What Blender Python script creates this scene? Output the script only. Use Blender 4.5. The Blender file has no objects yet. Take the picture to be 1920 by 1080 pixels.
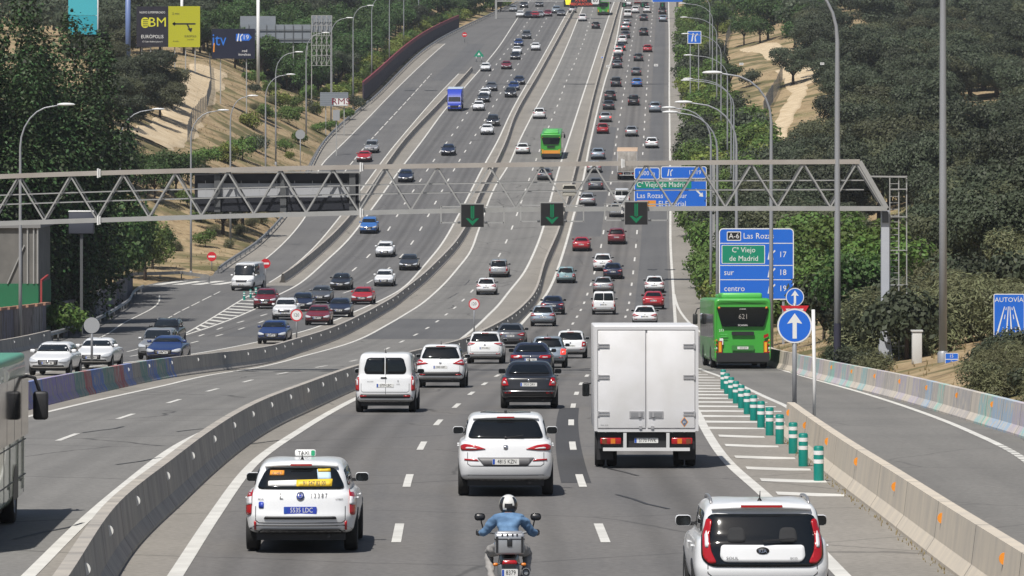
import bpy, bmesh, math, random
from mathutils import Vector, Matrix
from mathutils.bvhtree import BVHTree
from bisect import bisect_right
random.seed(7)
R = math.radians
scene = bpy.context.scene
COL = scene.collection
# ------------------------------------------------------------------ camera model (level camera with lens shift)
F, CX, YH, CZ = 8500.0, 960.0, 200.0, 20.0

class Interp:
    """monotone-slope cubic through (t, v) points, straight beyond both ends"""
    def __init__(s, pts):
        pts = sorted(pts); s.t = [p[0] for p in pts]; s.v = [p[1] for p in pts]
        n = len(pts); d = [(s.v[i+1]-s.v[i])/(s.t[i+1]-s.t[i]) for i in range(n-1)]
        m = [0.0]*n
        for i in range(n):
            if i == 0: m[i] = d[0]
            elif i == n-1: m[i] = d[-1]
            else:
                h0, h1 = s.t[i]-s.t[i-1], s.t[i+1]-s.t[i]
                m[i] = (d[i-1]*h1+d[i]*h0)/(h0+h1)
        s.m = m
    def __call__(s, t):
        T, V, M = s.t, s.v, s.m
        if t <= T[0]: return V[0]+M[0]*(t-T[0])
        if t >= T[-1]: return V[-1]+M[-1]*(t-T[-1])
        i = bisect_right(T, t)-1
        h = T[i+1]-T[i]; u = (t-T[i])/h
        return ((2*u**3-3*u*u+1)*V[i]+(u**3-2*u*u+u)*h*M[i]+(-2*u**3+3*u*u)*V[i+1]+(u**3-u*u)*h*M[i+1])

HT = Interp([(30,5.9),(50,6.45),(75,7.2),(109,8.25),(143,9.5),(185,11.2),(220,12.6),(260,14.1),(300,15.2),(350,16.2),
             (390,16.6),(420,16.3),(460,14.8),(520,11.3),(600,6.5),(700,.6),(800,-5.8),(900,-12.5),(1000,-19.4),(1100,-26.0),(1200,-32.0),(1300,-36.5),(1500,-42)])
def rz(d): return CZ-HT(d)
def dofy(py, h=0.0):
    a, b = 35.0, 1250.0
    for _ in range(50):
        m = (a+b)/2
        if YH+F*(HT(m)-h)/m > py: a = m
        else: b = m
    return (a+b)/2
def G(px, py, h=0.0):
    d = dofy(py, h); return Vector(((px-CX)*d/F, d, rz(d)))
def PT(px, py, d): return Vector(((px-CX)*d/F, d, CZ-(py-YH)*d/F))
def XC(px, d): return (px-CX)*d/F
def curve(*pts, h=0.0):
    q = []
    for px, py in pts:
        g = G(px, py, h); q.append((g.y, g.x))
    return Interp(q)

# ------------------------------------------------------------------ materials
MATS = {}
def mat(name, col, rough=.6, metal=0.0, coat=0.0, spec=.5, noise=None, emit=None, island=None, objrand=None, bump=None):
    """noise=(scale, amount, col2) mottling in object space; island/objrand = brightness spread per face island / per object"""
    if name in MATS: return MATS[name]
    m = bpy.data.materials.new(name); m.use_nodes = True
    nt = m.node_tree; b = nt.nodes['Principled BSDF']; L = nt.links
    b.inputs['Base Color'].default_value = (*col, 1); b.inputs['Roughness'].default_value = rough
    b.inputs['Metallic'].default_value = metal; b.inputs['Coat Weight'].default_value = coat
    b.inputs['Coat Roughness'].default_value = .04
    b.inputs['Specular IOR Level'].default_value = spec
    src = None
    if noise:
        tc = nt.nodes.new('ShaderNodeTexCoord'); n = nt.nodes.new('ShaderNodeTexNoise')
        n.inputs['Scale'].default_value = noise[0]; n.inputs['Detail'].default_value = 5
        L.new(tc.outputs['Object'], n.inputs['Vector'])
        mr = nt.nodes.new('ShaderNodeMapRange'); mr.inputs[1].default_value = .35; mr.inputs[2].default_value = .65
        mr.inputs[4].default_value = noise[1]; L.new(n.outputs['Fac'], mr.inputs[0])
        mx = nt.nodes.new('ShaderNodeMix'); mx.data_type = 'RGBA'
        mx.inputs[6].default_value = (*col, 1); mx.inputs[7].default_value = (*noise[2], 1)
        L.new(mr.outputs[0], mx.inputs[0]); src = mx.outputs[2]
    for amt, kind in ((island, 'ShaderNodeNewGeometry'), (objrand, 'ShaderNodeObjectInfo')):
        if not amt: continue
        g = nt.nodes.new(kind); h = nt.nodes.new('ShaderNodeHueSaturation')
        out = g.outputs['Random Per Island'] if kind == 'ShaderNodeNewGeometry' else g.outputs['Random']
        mr = nt.nodes.new('ShaderNodeMapRange'); mr.inputs[3].default_value = 1-amt; mr.inputs[4].default_value = 1+amt
        L.new(out, mr.inputs[0]); L.new(mr.outputs[0], h.inputs['Value'])
        mh = nt.nodes.new('ShaderNodeMapRange'); mh.inputs[3].default_value = .5-amt*.05; mh.inputs[4].default_value = .5+amt*.05
        L.new(out, mh.inputs[0]); L.new(mh.outputs[0], h.inputs['Hue'])
        if src: L.new(src, h.inputs['Color'])
        else: h.inputs['Color'].default_value = (*col, 1)
        src = h.outputs['Color']
    if src: L.new(src, b.inputs['Base Color'])
    if bump:
        tc = nt.nodes.new('ShaderNodeTexCoord'); n = nt.nodes.new('ShaderNodeTexNoise'); n.inputs['Scale'].default_value = bump[0]
        n.inputs['Detail'].default_value = 4
        L.new(tc.outputs['Object'], n.inputs['Vector']); bp = nt.nodes.new('ShaderNodeBump'); bp.inputs['Strength'].default_value = bump[1]
        L.new(n.outputs['Fac'], bp.inputs['Height']); L.new(bp.outputs['Normal'], b.inputs['Normal'])
    if emit:
        b.inputs['Emission Color'].default_value = (*emit[0], 1); b.inputs['Emission Strength'].default_value = emit[1]
    MATS[name] = m; return m

def srgb(r, g, b):
    f = lambda c: (c/255/12.92) if c/255 <= .04045 else ((c/255+.055)/1.055)**2.4
    return (f(r), f(g), f(b))

# ------------------------------------------------------------------ mesh builder
_txt = {}
def text_mesh(s):
    """flat letters of the built-in font: list of (verts, faces), cap height about 0.7 at size 1"""
    if s in _txt: return _txt[s]
    cu = bpy.data.curves.new('lettering', 'FONT'); cu.body = s; cu.resolution_u = 2; cu.align_x = 'CENTER'; cu.align_y = 'CENTER'
    o = bpy.data.objects.new('lettering', cu); COL.objects.link(o)
    dg = bpy.context.evaluated_depsgraph_get(); dg.update()
    me = bpy.data.meshes.new_from_object(o.evaluated_get(dg))
    vs = [v.co.copy() for v in me.vertices]; fs = [tuple(p.vertices) for p in me.polygons]
    bpy.data.objects.remove(o); bpy.data.curves.remove(cu); bpy.data.meshes.remove(me)
    _txt[s] = (vs, fs); return _txt[s]

class MB:
    def __init__(s): s.v = []; s.f = []; s.m = []; s.uv = {}; s.sm = []
    def add(s, vs, fs, m=0, smooth=False):
        b = len(s.v); s.v.extend(Vector(v) for v in vs)
        for f in fs: s.f.append(tuple(b+i for i in f)); s.m.append(m); s.sm.append(smooth)
        return b
    def quad(s, a, b, c, d, m=0): s.add([a, b, c, d], [(0, 1, 2, 3)], m)
    def box(s, c, size, m=0, rot=None, taper=(1, 1)):
        hx, hy, hz = size[0]/2, size[1]/2, size[2]/2; c = Vector(c)
        vs = []
        for z in (-1, 1):
            tx, ty = (taper if z > 0 else (1, 1))
            for x, y in ((-1, -1), (1, -1), (1, 1), (-1, 1)):
                p = Vector((x*hx*tx, y*hy*ty, z*hz))
                if rot: p = rot @ p
                vs.append(c+p)
        s.add(vs, [(3, 2, 1, 0), (4, 5, 6, 7), (0, 1, 5, 4), (1, 2, 6, 5), (2, 3, 7, 6), (3, 0, 4, 7)], m); return s
    def rbox(s, c, size, r, m=0, seg=2):
        """box with rounded edges"""
        bm = bmesh.new(); bmesh.ops.create_cube(bm, size=1, matrix=Matrix.Diagonal((*size, 1)))
        bmesh.ops.bevel(bm, geom=bm.edges[:], offset=r, segments=seg, affect='EDGES', profile=.5)
        bm.verts.index_update()
        s.add([v.co+Vector(c) for v in bm.verts], [tuple(v.index for v in f.verts) for f in bm.faces], m, True); bm.free(); return s
    def tube(s, pts, r, n=8, m=0, caps=True, smooth=True):
        """r: one radius or one per point"""
        pts = [Vector(p) for p in pts]; k = len(pts)
        rr = r if isinstance(r, (list, tuple)) else [r]*k
        rings = []; up = None
        for i, p in enumerate(pts):
            t = (pts[min(i+1, k-1)]-pts[max(i-1, 0)]).normalized()
            if up is None: up = Vector((0, 0, 1)) if abs(t.z) < .9 else Vector((0, 1, 0))
            a = t.cross(up)
            if a.length < 1e-4: a = t.cross(Vector((1, 0, 0)))
            a.normalize(); b = a.cross(t).normalized(); up = b
            rings.append([p+(a*math.cos(2*math.pi*j/n)+b*math.sin(2*math.pi*j/n))*rr[i] for j in range(n)])
        vs = [q for ring in rings for q in ring]
        fs = [(i*n+j, i*n+(j+1) % n, (i+1)*n+(j+1) % n, (i+1)*n+j) for i in range(k-1) for j in range(n)]
        base = s.add(vs, fs, m, smooth)
        if caps:
            for ring in (range(n-1, -1, -1), range((k-1)*n, k*n)):
                s.f.append(tuple(base+i for i in ring)); s.m.append(m); s.sm.append(False)
        return s
    def bar(s, a, b, w, h=None, m=0):
        """square bar from a to b"""
        a, b = Vector(a), Vector(b); t = (b-a); L = t.length; t.normalize()
        up = Vector((0, 0, 1)) if abs(t.z) < .95 else Vector((0, 1, 0))
        x = t.cross(up).normalized(); z = x.cross(t).normalized()
        rot = Matrix((x, t, z)).transposed()
        return s.box((a+b)/2, (w, L, h or w), m, rot)
    def lathe(s, prof, n=16, axis='Z', c=(0, 0, 0), m=0, smooth=True):
        c = Vector(c); vs = []
        for r, h in prof:
            for j in range(n):
                a = 2*math.pi*j/n; u, v = r*math.cos(a), r*math.sin(a)
                vs.append(c+(Vector((u, v, h)) if axis == 'Z' else Vector((h, u, v)) if axis == 'X' else Vector((u, h, v))))
        k = len(prof)
        s.add(vs, [(i*n+j, i*n+(j+1) % n, (i+1)*n+(j+1) % n, (i+1)*n+j) for i in range(k-1) for j in range(n)], m, smooth); return s
    def prism(s, poly, M, t, m=0, mb=None):
        """polygon (x,z) in plane, thickness t along +y of matrix M (front at y=0 facing -y)"""
        n = len(poly)
        vs = [M @ Vector((x, 0, z)) for x, z in poly]+[M @ Vector((x, t, z)) for x, z in poly]
        s.add(vs[:n]+vs[n:], [tuple(range(n)), tuple(range(2*n-1, n-1, -1))]+[(i, n+i, n+(i+1) % n, (i+1) % n) for i in range(n)], m); return s
    def flat(s, poly, M, m=0, y=0.0):
        s.add([M @ Vector((x, y, z)) for x, z in poly], [tuple(range(len(poly)))], m); return s
    def text(s, st, x, z, size, M, m=0, y=-.004, sx=1.0, align='C'):
        vs, fs = text_mesh(st)
        w = max(v.x for v in vs)-min(v.x for v in vs)
        off = 0 if align == 'C' else (w/2*size*sx if align == 'L' else -w/2*size*sx)
        cx = (max(v.x for v in vs)+min(v.x for v in vs))/2
        s.add([M @ Vector(((v.x-cx)*size*sx+x+off, y, v.y*size+z)) for v in vs], fs, m); return s
    def grid(s, rows, m=0, smooth=True, uvs=None):
        k = len(rows[0]); b = len(s.v)
        for r in rows: s.v.extend(Vector(p) for p in r)
        for i in range(len(rows)-1):
            for j in range(k-1):
                s.f.append((b+i*k+j, b+i*k+j+1, b+(i+1)*k+j+1, b+(i+1)*k+j)); s.m.append(m); s.sm.append(smooth)
        if uvs:
            t = b
            for r in uvs:
                for q in r: s.uv[t] = q; t += 1
        return s
    def build(s, name, mats, parent=None, at=None, merge=False):
        me = bpy.data.meshes.new(name)
        me.from_pydata(s.v, [], s.f)
        for x in (mats if isinstance(mats, (list, tuple)) else [mats]): me.materials.append(x)
        me.polygons.foreach_set('material_index', s.m); me.polygons.foreach_set('use_smooth', s.sm)
        if s.uv:
            ul = me.uv_layers.new(name='UVMap')
            vi = [0]*len(me.loops); me.loops.foreach_get('vertex_index', vi)
            ul.data.foreach_set('uv', [c for i in vi for c in s.uv.get(i, (0, 0))])
        me.update()
        if merge:
            bm = bmesh.new(); bm.from_mesh(me); bmesh.ops.remove_doubles(bm, verts=bm.verts, dist=1e-4)
            bmesh.ops.recalc_face_normals(bm, faces=bm.faces); bm.to_mesh(me); bm.free()
        return link(name, me, parent, at)

def link(name, me, parent=None, at=None):
    o = bpy.data.objects.new(name, me); COL.objects.link(o)
    if parent is not None: o.parent = parent
    if at is not None: o.location = at
    return o
def tag(o, label=None, cat=None, group=None, kind=None):
    if label: o['label'] = label
    if cat: o['category'] = cat
    if group: o['group'] = group
    if kind: o['kind'] = kind
    return o
def empty(name, label, cat, loc=(0, 0, 0), rot=(0, 0, 0), group=None):
    o = bpy.data.objects.new(name, None); COL.objects.link(o); o.location = loc; o.rotation_euler = rot; o.empty_display_size = .2
    return tag(o, label, cat, group)
KIDS = {}
def kids(o):
    return o.children
def copy_tree(o, label=None, group=None):
    def rec(x, p):
        c = x.copy(); COL.objects.link(c)
        if p is not None: c.parent = p
        for k in x.children: rec(k, c)
        return c
    c = rec(o, None)
    if label: c['label'] = label
    if group: c['group'] = group
    return c
def struct(o, kind='structure'): o['kind'] = kind; return o
def board_mat(p, yaw=0.0, pitch=0.0):
    """matrix of an upright board at p: local x right, z up, its face looking towards -y"""
    return Matrix.Translation(Vector(p)) @ Matrix.Rotation(yaw, 4, 'Z') @ Matrix.Rotation(pitch, 4, 'X')
def rrect(w, h, r, n=4, cx=0, cz=0):
    out = []
    for sx, sz, a0 in ((1, -1, -90), (1, 1, 0), (-1, 1, 90), (-1, -1, 180)):
        for i in range(n+1):
            a = R(a0+90*i/n); out.append((cx+sx*(w/2-r)+r*math.cos(a), cz+sz*(h/2-r)+r*math.sin(a)))
    return out
def disc(r, n=28, cx=0, cz=0): return [(cx+r*math.cos(2*math.pi*i/n), cz+r*math.sin(2*math.pi*i/n)) for i in range(n)]
# ================================================================== ROAD CURVES: X as a function of distance d
L1 = curve((329,1080),(400,970),(480,866),(562,808),(663,750),(960,625),(992,591),(1031,540),(1074,410),(1090,352),(1106,270),(1132,160),(1150,100),(1165,25))
DA = curve((747,996),(766,899),(793,833),(823,791),(855,762),(881,740),(910,719),(1072,610),(1087,585),(1104,544),(1126,467),(1139,384),(1148,325),(1156,260),(1175,142),(1187,67),(1195,27))
DB = curve((1127,996),(1087,895),(1073,830),(1071,790),(1075,760),(1081,738),(1091,718),(1102,703),(1172,597),(1179,571),(1183,544),(1192,465),(1197,400),(1205,290),(1210,207),(1217,107),(1223,30))
RN = curve((1580,1080),(1435,930),(1370,872),(1325,810),(1311,782),(1264,697),(1266,600),(1262,540),(1257,445),(1257,395),(1256,285),(1255,180),(1255,75),(1254,25))
FR = curve((1960,900),(1920,862),(1815,808),(1640,744),(1470,695),(1395,668),(1330,634),(1295,608),(1276,585),(1266,560),(1262,540))     # ramp, outer line
FL = curve((1500,800),(1480,766),(1440,747),(1350,706),(1312,692),(1285,672))                       # ramp, inner line
ER = curve((2000,900),(1895,809),(1665,725),(1517,691),(1452,680),(1380,640),(1335,600),(1312,540),(1295,457),(1285,405),(1280,300),(1287,235),(1277,187),(1273,125),(1270,50))
ML = curve((80,775),(200,747),(300,725),(392,704),(480,690),(580,665),(665,640),(730,607),(780,577),(825,540),(855,507),(880,475),(897,432),(930,347),(952,312),(971,270),(1000,212),(1035,147),(1067,77),(1085,32))
MR = curve((54,1080),(160,975),(245,902),(330,838),(480,770),(850,646),(890,615),(925,582),(960,540),(985,507),(1002,472),(1020,422),(1032,375),(1047,320),(1064,268),(1087,197),(1110,127),(1135,50),(1142,30))
MD = curve((127,820),(227,784),(312,757),(386,735),(452,718),(510,704),(565,694),(646,680),(740,647),(790,622),(830,595),(862,569),(877,554),(936,479),(955,440),(964,417),(979,374),(999,317),(1032,230),(1046,196),(1062,152),(1077,119),(1095,75),(1109,27))
B2 = curve((112,1080),(217,935),(317,857),(378,812),(480,752),(580,714),(669,684),(878,630),(960,588),(1005,540),(1020,492),(1049,423),(1076,325),(1092,262),(1112,179),(1132,106),(1152,36), h=.85)
B1 = curve((65,712),(175,692),(300,672),(480,652),(555,634),(630,610),(680,587),(730,560),(762,537),(805,502),(855,450),(877,415),(895,370),(926,310),(948,263),(963,220),(1011,134),(1043,76),(1069,28), h=.85)
CB = curve((480,642),(555,625),(630,600),(680,578),(755,540),(792,502),(830,455),(855,412),(905,315),(930,270),(960,207),(1010,120),(1057,35))
CA = curve((400,632),(497,601),(557,575),(670,540),(737,496),(770,459),(797,415),(831,354),(861,302),(889,257),(924,200),(947,160),(975,115),(1010,60),(1030,25))
CD = curve((345,640),(440,607),(497,590),(600,548),(670,500),(689,482),(722,440),(762,377),(789,337),(821,290),(850,250),(890,190),(928,125),(965,75),(990,40),(1005,20))
CL = curve((335,632),(475,581),(522,553),(550,539),(605,495),(655,447),(697,392),(745,325),(787,270),(835,205),(870,165),(905,125),(935,88),(960,50),(980,20))
B0 = curve((500,530),(580,477),(655,405),(717,317),(755,265),(830,185),(877,134), h=.8)
DR = curve((490,538),(555,495),(637,407),(742,270),(815,185),(868,130),(905,90),(940,40))
DM = curve((640,330),(687,272),(785,165),(835,110),(880,60))
DL = curve((440,540),(480,500),(505,480),(570,410),(605,307),(642,270),(740,170),(825,90),(880,45))
EL = curve((0,662),(127,630),(232,577),(262,548),(330,526),(395,520),(405,512),(480,460),(530,407),(572,330),(605,270),(697,187),(830,72),(900,38))
EW = curve((0,700),(122,657),(202,626),(225,610),(299,558),(296,548),(285,540))
ED = curve((120,700),(215,665),(257,655),(307,602),(382,562),(425,540))
EH = curve((335,632),(400,595),(457,560),(478,548))      # upper edge of the hatched merge
def z_off(d, k): return rz(d)+.004*k

def dsteps(d0, d1):
    out = [d0]; d = d0
    while d < d1-1e-6:
        d = min(d1, d+max(1.5, d*.012)); out.append(d)
    return out
def ribbon(mb, A, B, d0, d1, k, m=0, cols=1):
    rows, uvs = [], []
    for d in dsteps(d0, d1):
        a, b = (A(d) if callable(A) else A), (B(d) if callable(B) else B)
        rows.append([(a+(b-a)*j/cols, d, z_off(d, k)) for j in range(cols+1)])
        uvs.append([((b-a)*j/cols, d) for j in range(cols+1)])
    mb.grid(rows, m, True, uvs)
def lanes(mb, cs, d0, d1, k, sub=3):
    rows, uvs = [], []
    for d in dsteps(d0, d1):
        r, u = [], []
        for i in range(len(cs)-1):
            a, b = cs[i](d), cs[i+1](d)
            for j in range(sub+(i == len(cs)-2)): r.append((a+(b-a)*j/sub, d, z_off(d, k))); u.append((i+j/sub, d))
        rows.append(r); uvs.append(u)
    mb.grid(rows, 0, True, uvs)
def off(c, o): return lambda d: c(d)+o
def line(mb, c, w, d0, d1, k=3, m=0):
    w2 = lambda d: w/2*math.sqrt(1+((c(d+1)-c(d-1))/2)**2)
    ribbon(mb, lambda d: c(d)-w2(d), lambda d: c(d)+w2(d), d0, d1, k, m)
def dashes(mb, c, w, d0, d1, on=5.0, pitch=17.0, k=3):
    d = d0
    while d < d1: line(mb, c, w, d, min(d+on, d1), k); d += pitch

def asphalt(name, c1, c2, streak=.5, cracks=0.0, lane=0.0):
    m = bpy.data.materials.new(name); m.use_nodes = True; nt = m.node_tree; L = nt.links; b = nt.nodes['Principled BSDF']
    b.inputs['Roughness'].default_value = .88; b.inputs['Specular IOR Level'].default_value = .25
    uv = nt.nodes.new('ShaderNodeUVMap'); mp = nt.nodes.new('ShaderNodeMapping'); L.new(uv.outputs[0], mp.inputs[0])
    mp.inputs['Scale'].default_value = ((3.2 if lane else .9), .018, 1)
    n1 = nt.nodes.new('ShaderNodeTexNoise'); n1.inputs['Scale'].default_value = 1.0; n1.inputs['Detail'].default_value = 4; L.new(mp.outputs[0], n1.inputs['Vector'])
    tc = nt.nodes.new('ShaderNodeTexCoord')
    n2 = nt.nodes.new('ShaderNodeTexNoise'); n2.inputs['Scale'].default_value = .12; n2.inputs['Detail'].default_value = 6; L.new(tc.outputs['Object'], n2.inputs['Vector'])
    n3 = nt.nodes.new('ShaderNodeTexNoise'); n3.inputs['Scale'].default_value = 9; n3.inputs['Detail'].default_value = 3; L.new(tc.outputs['Object'], n3.inputs['Vector'])
    add = nt.nodes.new('ShaderNodeMath'); add.operation = 'MULTIPLY_ADD'; add.inputs[1].default_value = streak
    L.new(n1.outputs['Fac'], add.inputs[0])
    m2 = nt.nodes.new('ShaderNodeMath'); m2.operation = 'MULTIPLY'; m2.inputs[1].default_value = 1-streak; L.new(n2.outputs['Fac'], m2.inputs[0]); L.new(m2.outputs[0], add.inputs[2])
    mr = nt.nodes.new('ShaderNodeMapRange'); mr.inputs[1].default_value = .32; mr.inputs[2].default_value = .68; L.new(add.outputs[0], mr.inputs[0])
    mx = nt.nodes.new('ShaderNodeMix'); mx.data_type = 'RGBA'; mx.inputs[6].default_value = (*c1, 1); mx.inputs[7].default_value = (*c2, 1); L.new(mr.outputs[0], mx.inputs[0])
    gr = nt.nodes.new('ShaderNodeMapRange'); gr.inputs[1].default_value = .3; gr.inputs[2].default_value = .7; gr.inputs[3].default_value = .86; gr.inputs[4].default_value = 1.13; L.new(n3.outputs['Fac'], gr.inputs[0])
    hs = nt.nodes.new('ShaderNodeHueSaturation'); L.new(mx.outputs[2], hs.inputs['Color']); L.new(gr.outputs[0], hs.inputs['Value'])
    last = hs.outputs[0]
    if lane:      # oil drips down the lane middle, polished wheel tracks either side
        sp = nt.nodes.new('ShaderNodeSeparateXYZ'); L.new(uv.outputs[0], sp.inputs[0])
        def M(op, a, b=None, c=None):
            n = nt.nodes.new('ShaderNodeMath'); n.operation = op
            for i, v in enumerate((a, b, c)):
                if v is None: continue
                if isinstance(v, (int, float)): n.inputs[i].default_value = v
                else: L.new(v, n.inputs[i])
            return n.outputs[0]
        f = M('FRACT', sp.outputs[0]); a = M('ABSOLUTE', M('SUBTRACT', f, .5))
        oil = nt.nodes.new('ShaderNodeMapRange'); oil.interpolation_type = 'SMOOTHSTEP'; oil.inputs[1].default_value = .0; oil.inputs[2].default_value = .17; oil.inputs[3].default_value = 1; oil.inputs[4].default_value = 0; L.new(a, oil.inputs[0])
        trk = nt.nodes.new('ShaderNodeMapRange'); trk.interpolation_type = 'SMOOTHSTEP'; trk.inputs[1].default_value = .0; trk.inputs[2].default_value = .1; trk.inputs[3].default_value = 1; trk.inputs[4].default_value = 0; L.new(M('ABSOLUTE', M('SUBTRACT', a, .25)), trk.inputs[0])
        amt = M('MULTIPLY_ADD', M('MULTIPLY', oil.outputs[0], n1.outputs['Fac']), -lane*1.5, 1.0)
        amt = M('MULTIPLY_ADD', M('MULTIPLY', trk.outputs[0], n2.outputs['Fac']), -lane*.8, amt)
        h2 = nt.nodes.new('ShaderNodeHueSaturation'); L.new(last, h2.inputs['Color']); L.new(amt, h2.inputs['Value']); last = h2.outputs[0]
    if cracks:
        vo = nt.nodes.new('ShaderNodeTexVoronoi'); vo.feature = 'DISTANCE_TO_EDGE'; vo.inputs['Scale'].default_value = .09
        ad = nt.nodes.new('ShaderNodeVectorMath'); ad.operation = 'MULTIPLY_ADD'; ad.inputs[1].default_value = (2.5,)*3
        L.new(n2.outputs['Color'], ad.inputs[0]); L.new(tc.outputs['Object'], ad.inputs[2]); L.new(ad.outputs[0], vo.inputs['Vector'])
        cr = nt.nodes.new('ShaderNodeMapRange'); cr.inputs[1].default_value = .002; cr.inputs[2].default_value = .0065; cr.inputs[3].default_value = cracks; cr.inputs[4].default_value = 0; L.new(vo.outputs['Distance'], cr.inputs[0])
        m3 = nt.nodes.new('ShaderNodeMix'); m3.data_type = 'RGBA'; m3.inputs[7].default_value = (.035, .035, .035, 1); L.new(cr.outputs[0], m3.inputs[0]); L.new(last, m3.inputs[6]); last = m3.outputs[2]
    L.new(last, b.inputs['Base Color'])
    bp = nt.nodes.new('ShaderNodeBump'); bp.inputs['Strength'].default_value = .25; bp.inputs['Distance'].default_value = .02
    L.new(n3.outputs['Fac'], bp.inputs['Height']); L.new(bp.outputs[0], b.inputs['Normal'])
    return m
A_MAIN = asphalt('asphalt_worn', (.118,.116,.116), (.172,.163,.152), .5, .45, .36)
A_LEFT = asphalt('asphalt_side', (.108,.107,.107), (.145,.143,.140), .5, .4)
A_LEFT2 = asphalt('asphalt_left', (.108,.107,.108), (.150,.147,.144), .55, .4, .34)
A_MID = asphalt('asphalt_mid', (.148,.145,.139), (.200,.195,.184), .45, .7, .16)
A_SHO = asphalt('asphalt_shoulder', (.20,.188,.168), (.265,.247,.22), .4, .4)
A_DARK = asphalt('asphalt_patch', (.092,.093,.096), (.125,.125,.126), .5)
A_RAMP = asphalt('asphalt_ramp', (.142,.138,.130), (.195,.188,.175), .45, .3)
WHITE_P = mat('road_paint', (.62,.61,.57), .7, noise=(1.3,.55,(.42,.41,.38)))

D0, D1 = 42.0, 1480.0
mb = MB(); ribbon(mb, off(EL,-.3), off(ER,.4), D0, D1, 0, 0, 6)
struct(mb.build('road', A_LEFT))
mb = MB(); lanes(mb, [off(L1,-.1), DA, DB, off(RN,.1)], D0, D1, 1); struct(mb.build('road', A_MAIN))
mb = MB(); lanes(mb, [CL, CD, CA, CB], 300, D1, 1); struct(mb.build('road', A_LEFT2))
mb = MB(); lanes(mb, [ML, MD, MR], D0, D1, 1); struct(mb.build('road', A_MID))
mb = MB(); ribbon(mb, lambda d: max(FL(d), RN(d)+.5) if d > 118 else 7.2, lambda d: ER(d)-.02, D0, 260, 1, 0, 2); struct(mb.build('road', A_RAMP))
mb = MB()
for A, B, a, b in ((B2, off(L1,-.1), D0, D1), (MR, B2, D0, D1), (B1, ML, D0, D1), (CB, B1, 150, D1)):
    ribbon(mb, A, B, a, b, 1 if A is not CB else 2)
ribbon(mb, off(RN,.1), lambda d: max(RN(d)+.2, ER(d)), 300, D1, 1)
ribbon(mb, off(RN,.1), lambda d: RN(d)+2.2 if d < 118 else FL(d)-.05, D0, 215, 2)
ribbon(mb, B0, CL, 415, 800, 2); ribbon(mb, DR, B0, 415, 800, 2); ribbon(mb, off(EL,.1), DL, 440, 900, 2)
struct(mb.build('road_shoulder', A_SHO))
# dark resurfaced patches and worn wheel bands
mb = MB()
ribbon(mb, off(ML,-.0), off(MR,.0), dofy(636), dofy(598), 2, 0, 2)
ribbon(mb, off(DB,.5), off(RN,-.4), 370, 560, 2); ribbon(mb, off(DB,.9), off(RN,-.9), 560, 1000, 2)
ribbon(mb, off(L1,.3), off(DA,-.25), 480, 660, 2)
ribbon(mb, off(DR,-3.6), off(DR,-.2), 780, 900, 2); ribbon(mb, off(DL,.5), off(DM,-.2), 560, 760, 2)
ribbon(mb, off(CA,.2), off(CB,-.2), 300, 352, 2)
struct(mb.build('road_patch', A_DARK))
mb = MB(); ribbon(mb, off(DB,-.42), off(DB,.20), dofy(906), dofy(765), 2); struct(mb.build('road_patch', asphalt('asphalt_strip', (.050,.050,.053), (.075,.075,.077), .5)))
# tar joints across the road
mb = MB()
for y, A, B in ((158, off(CL,0), off(ER,0)),(697, ML, MR),(692,off(L1,0),off(RN,0)),(506, off(DB,.6), ER),(170, DL, CL)):
    d = dofy(y); mb.grid([[(A(d)+(B(d)-A(d))*j/12, d+q+.5*math.sin(j*1.7), z_off(d+q, 3)) for j in range(13)] for q in (-.22,.22+d*.0012)])
for i, (px, py, n, sl) in enumerate(((30,1012,8,.5),(225,872,10,.6),(330,810,7,.7),(160,812,4,.4),(870,535,6,.2),(840,560,8,.2),(1250,955,4,-.5),(1190,893,3,-.4))):
    g = G(px, py); rows = []
    for j in range(n):
        x, d = g.x+j*.55*sl+random.uniform(-.1,.1), g.y+j*1.6
        rows.append([(x-.04, d, z_off(d,3)), (x+.04, d, z_off(d,3))])
    mb.grid(rows)
struct(mb.build('road_seal', mat('tar_seal', (.03,.03,.032), .6)))
# painted markings
mb = MB()
line(mb, L1, .24, D0, D1); line(mb, RN, .24, D0, D1); line(mb, ML, .2, D0, D1); line(mb, MR, .22, D0, D1)
line(mb, FR, .2, 112, 400); line(mb, FL, .2, 121, 214)
dashes(mb, FR, .2, 70, 112, 1.0, 1.25)
dashes(mb, DA, .16, dofy(1018), D1); dashes(mb, DB, .16, dofy(1018), D1); dashes(mb, MD, .16, dofy(827), D1)
line(mb, CB, .2, 200, D1); line(mb, CL, .2, 276, D1); dashes(mb, CA, .16, 215, D1); dashes(mb, CD, .16, 300, D1)
line(mb, DR, .16, 420, 800); line(mb, DL, .16, 440, 900); dashes(mb, DM, .15, 545, 800, 9, 12)
line(mb, EW, .14, 262, 398); dashes(mb, ED, .13, 250, 405, 9, 11.5); line(mb, EH, .16, 277, 402)
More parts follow.
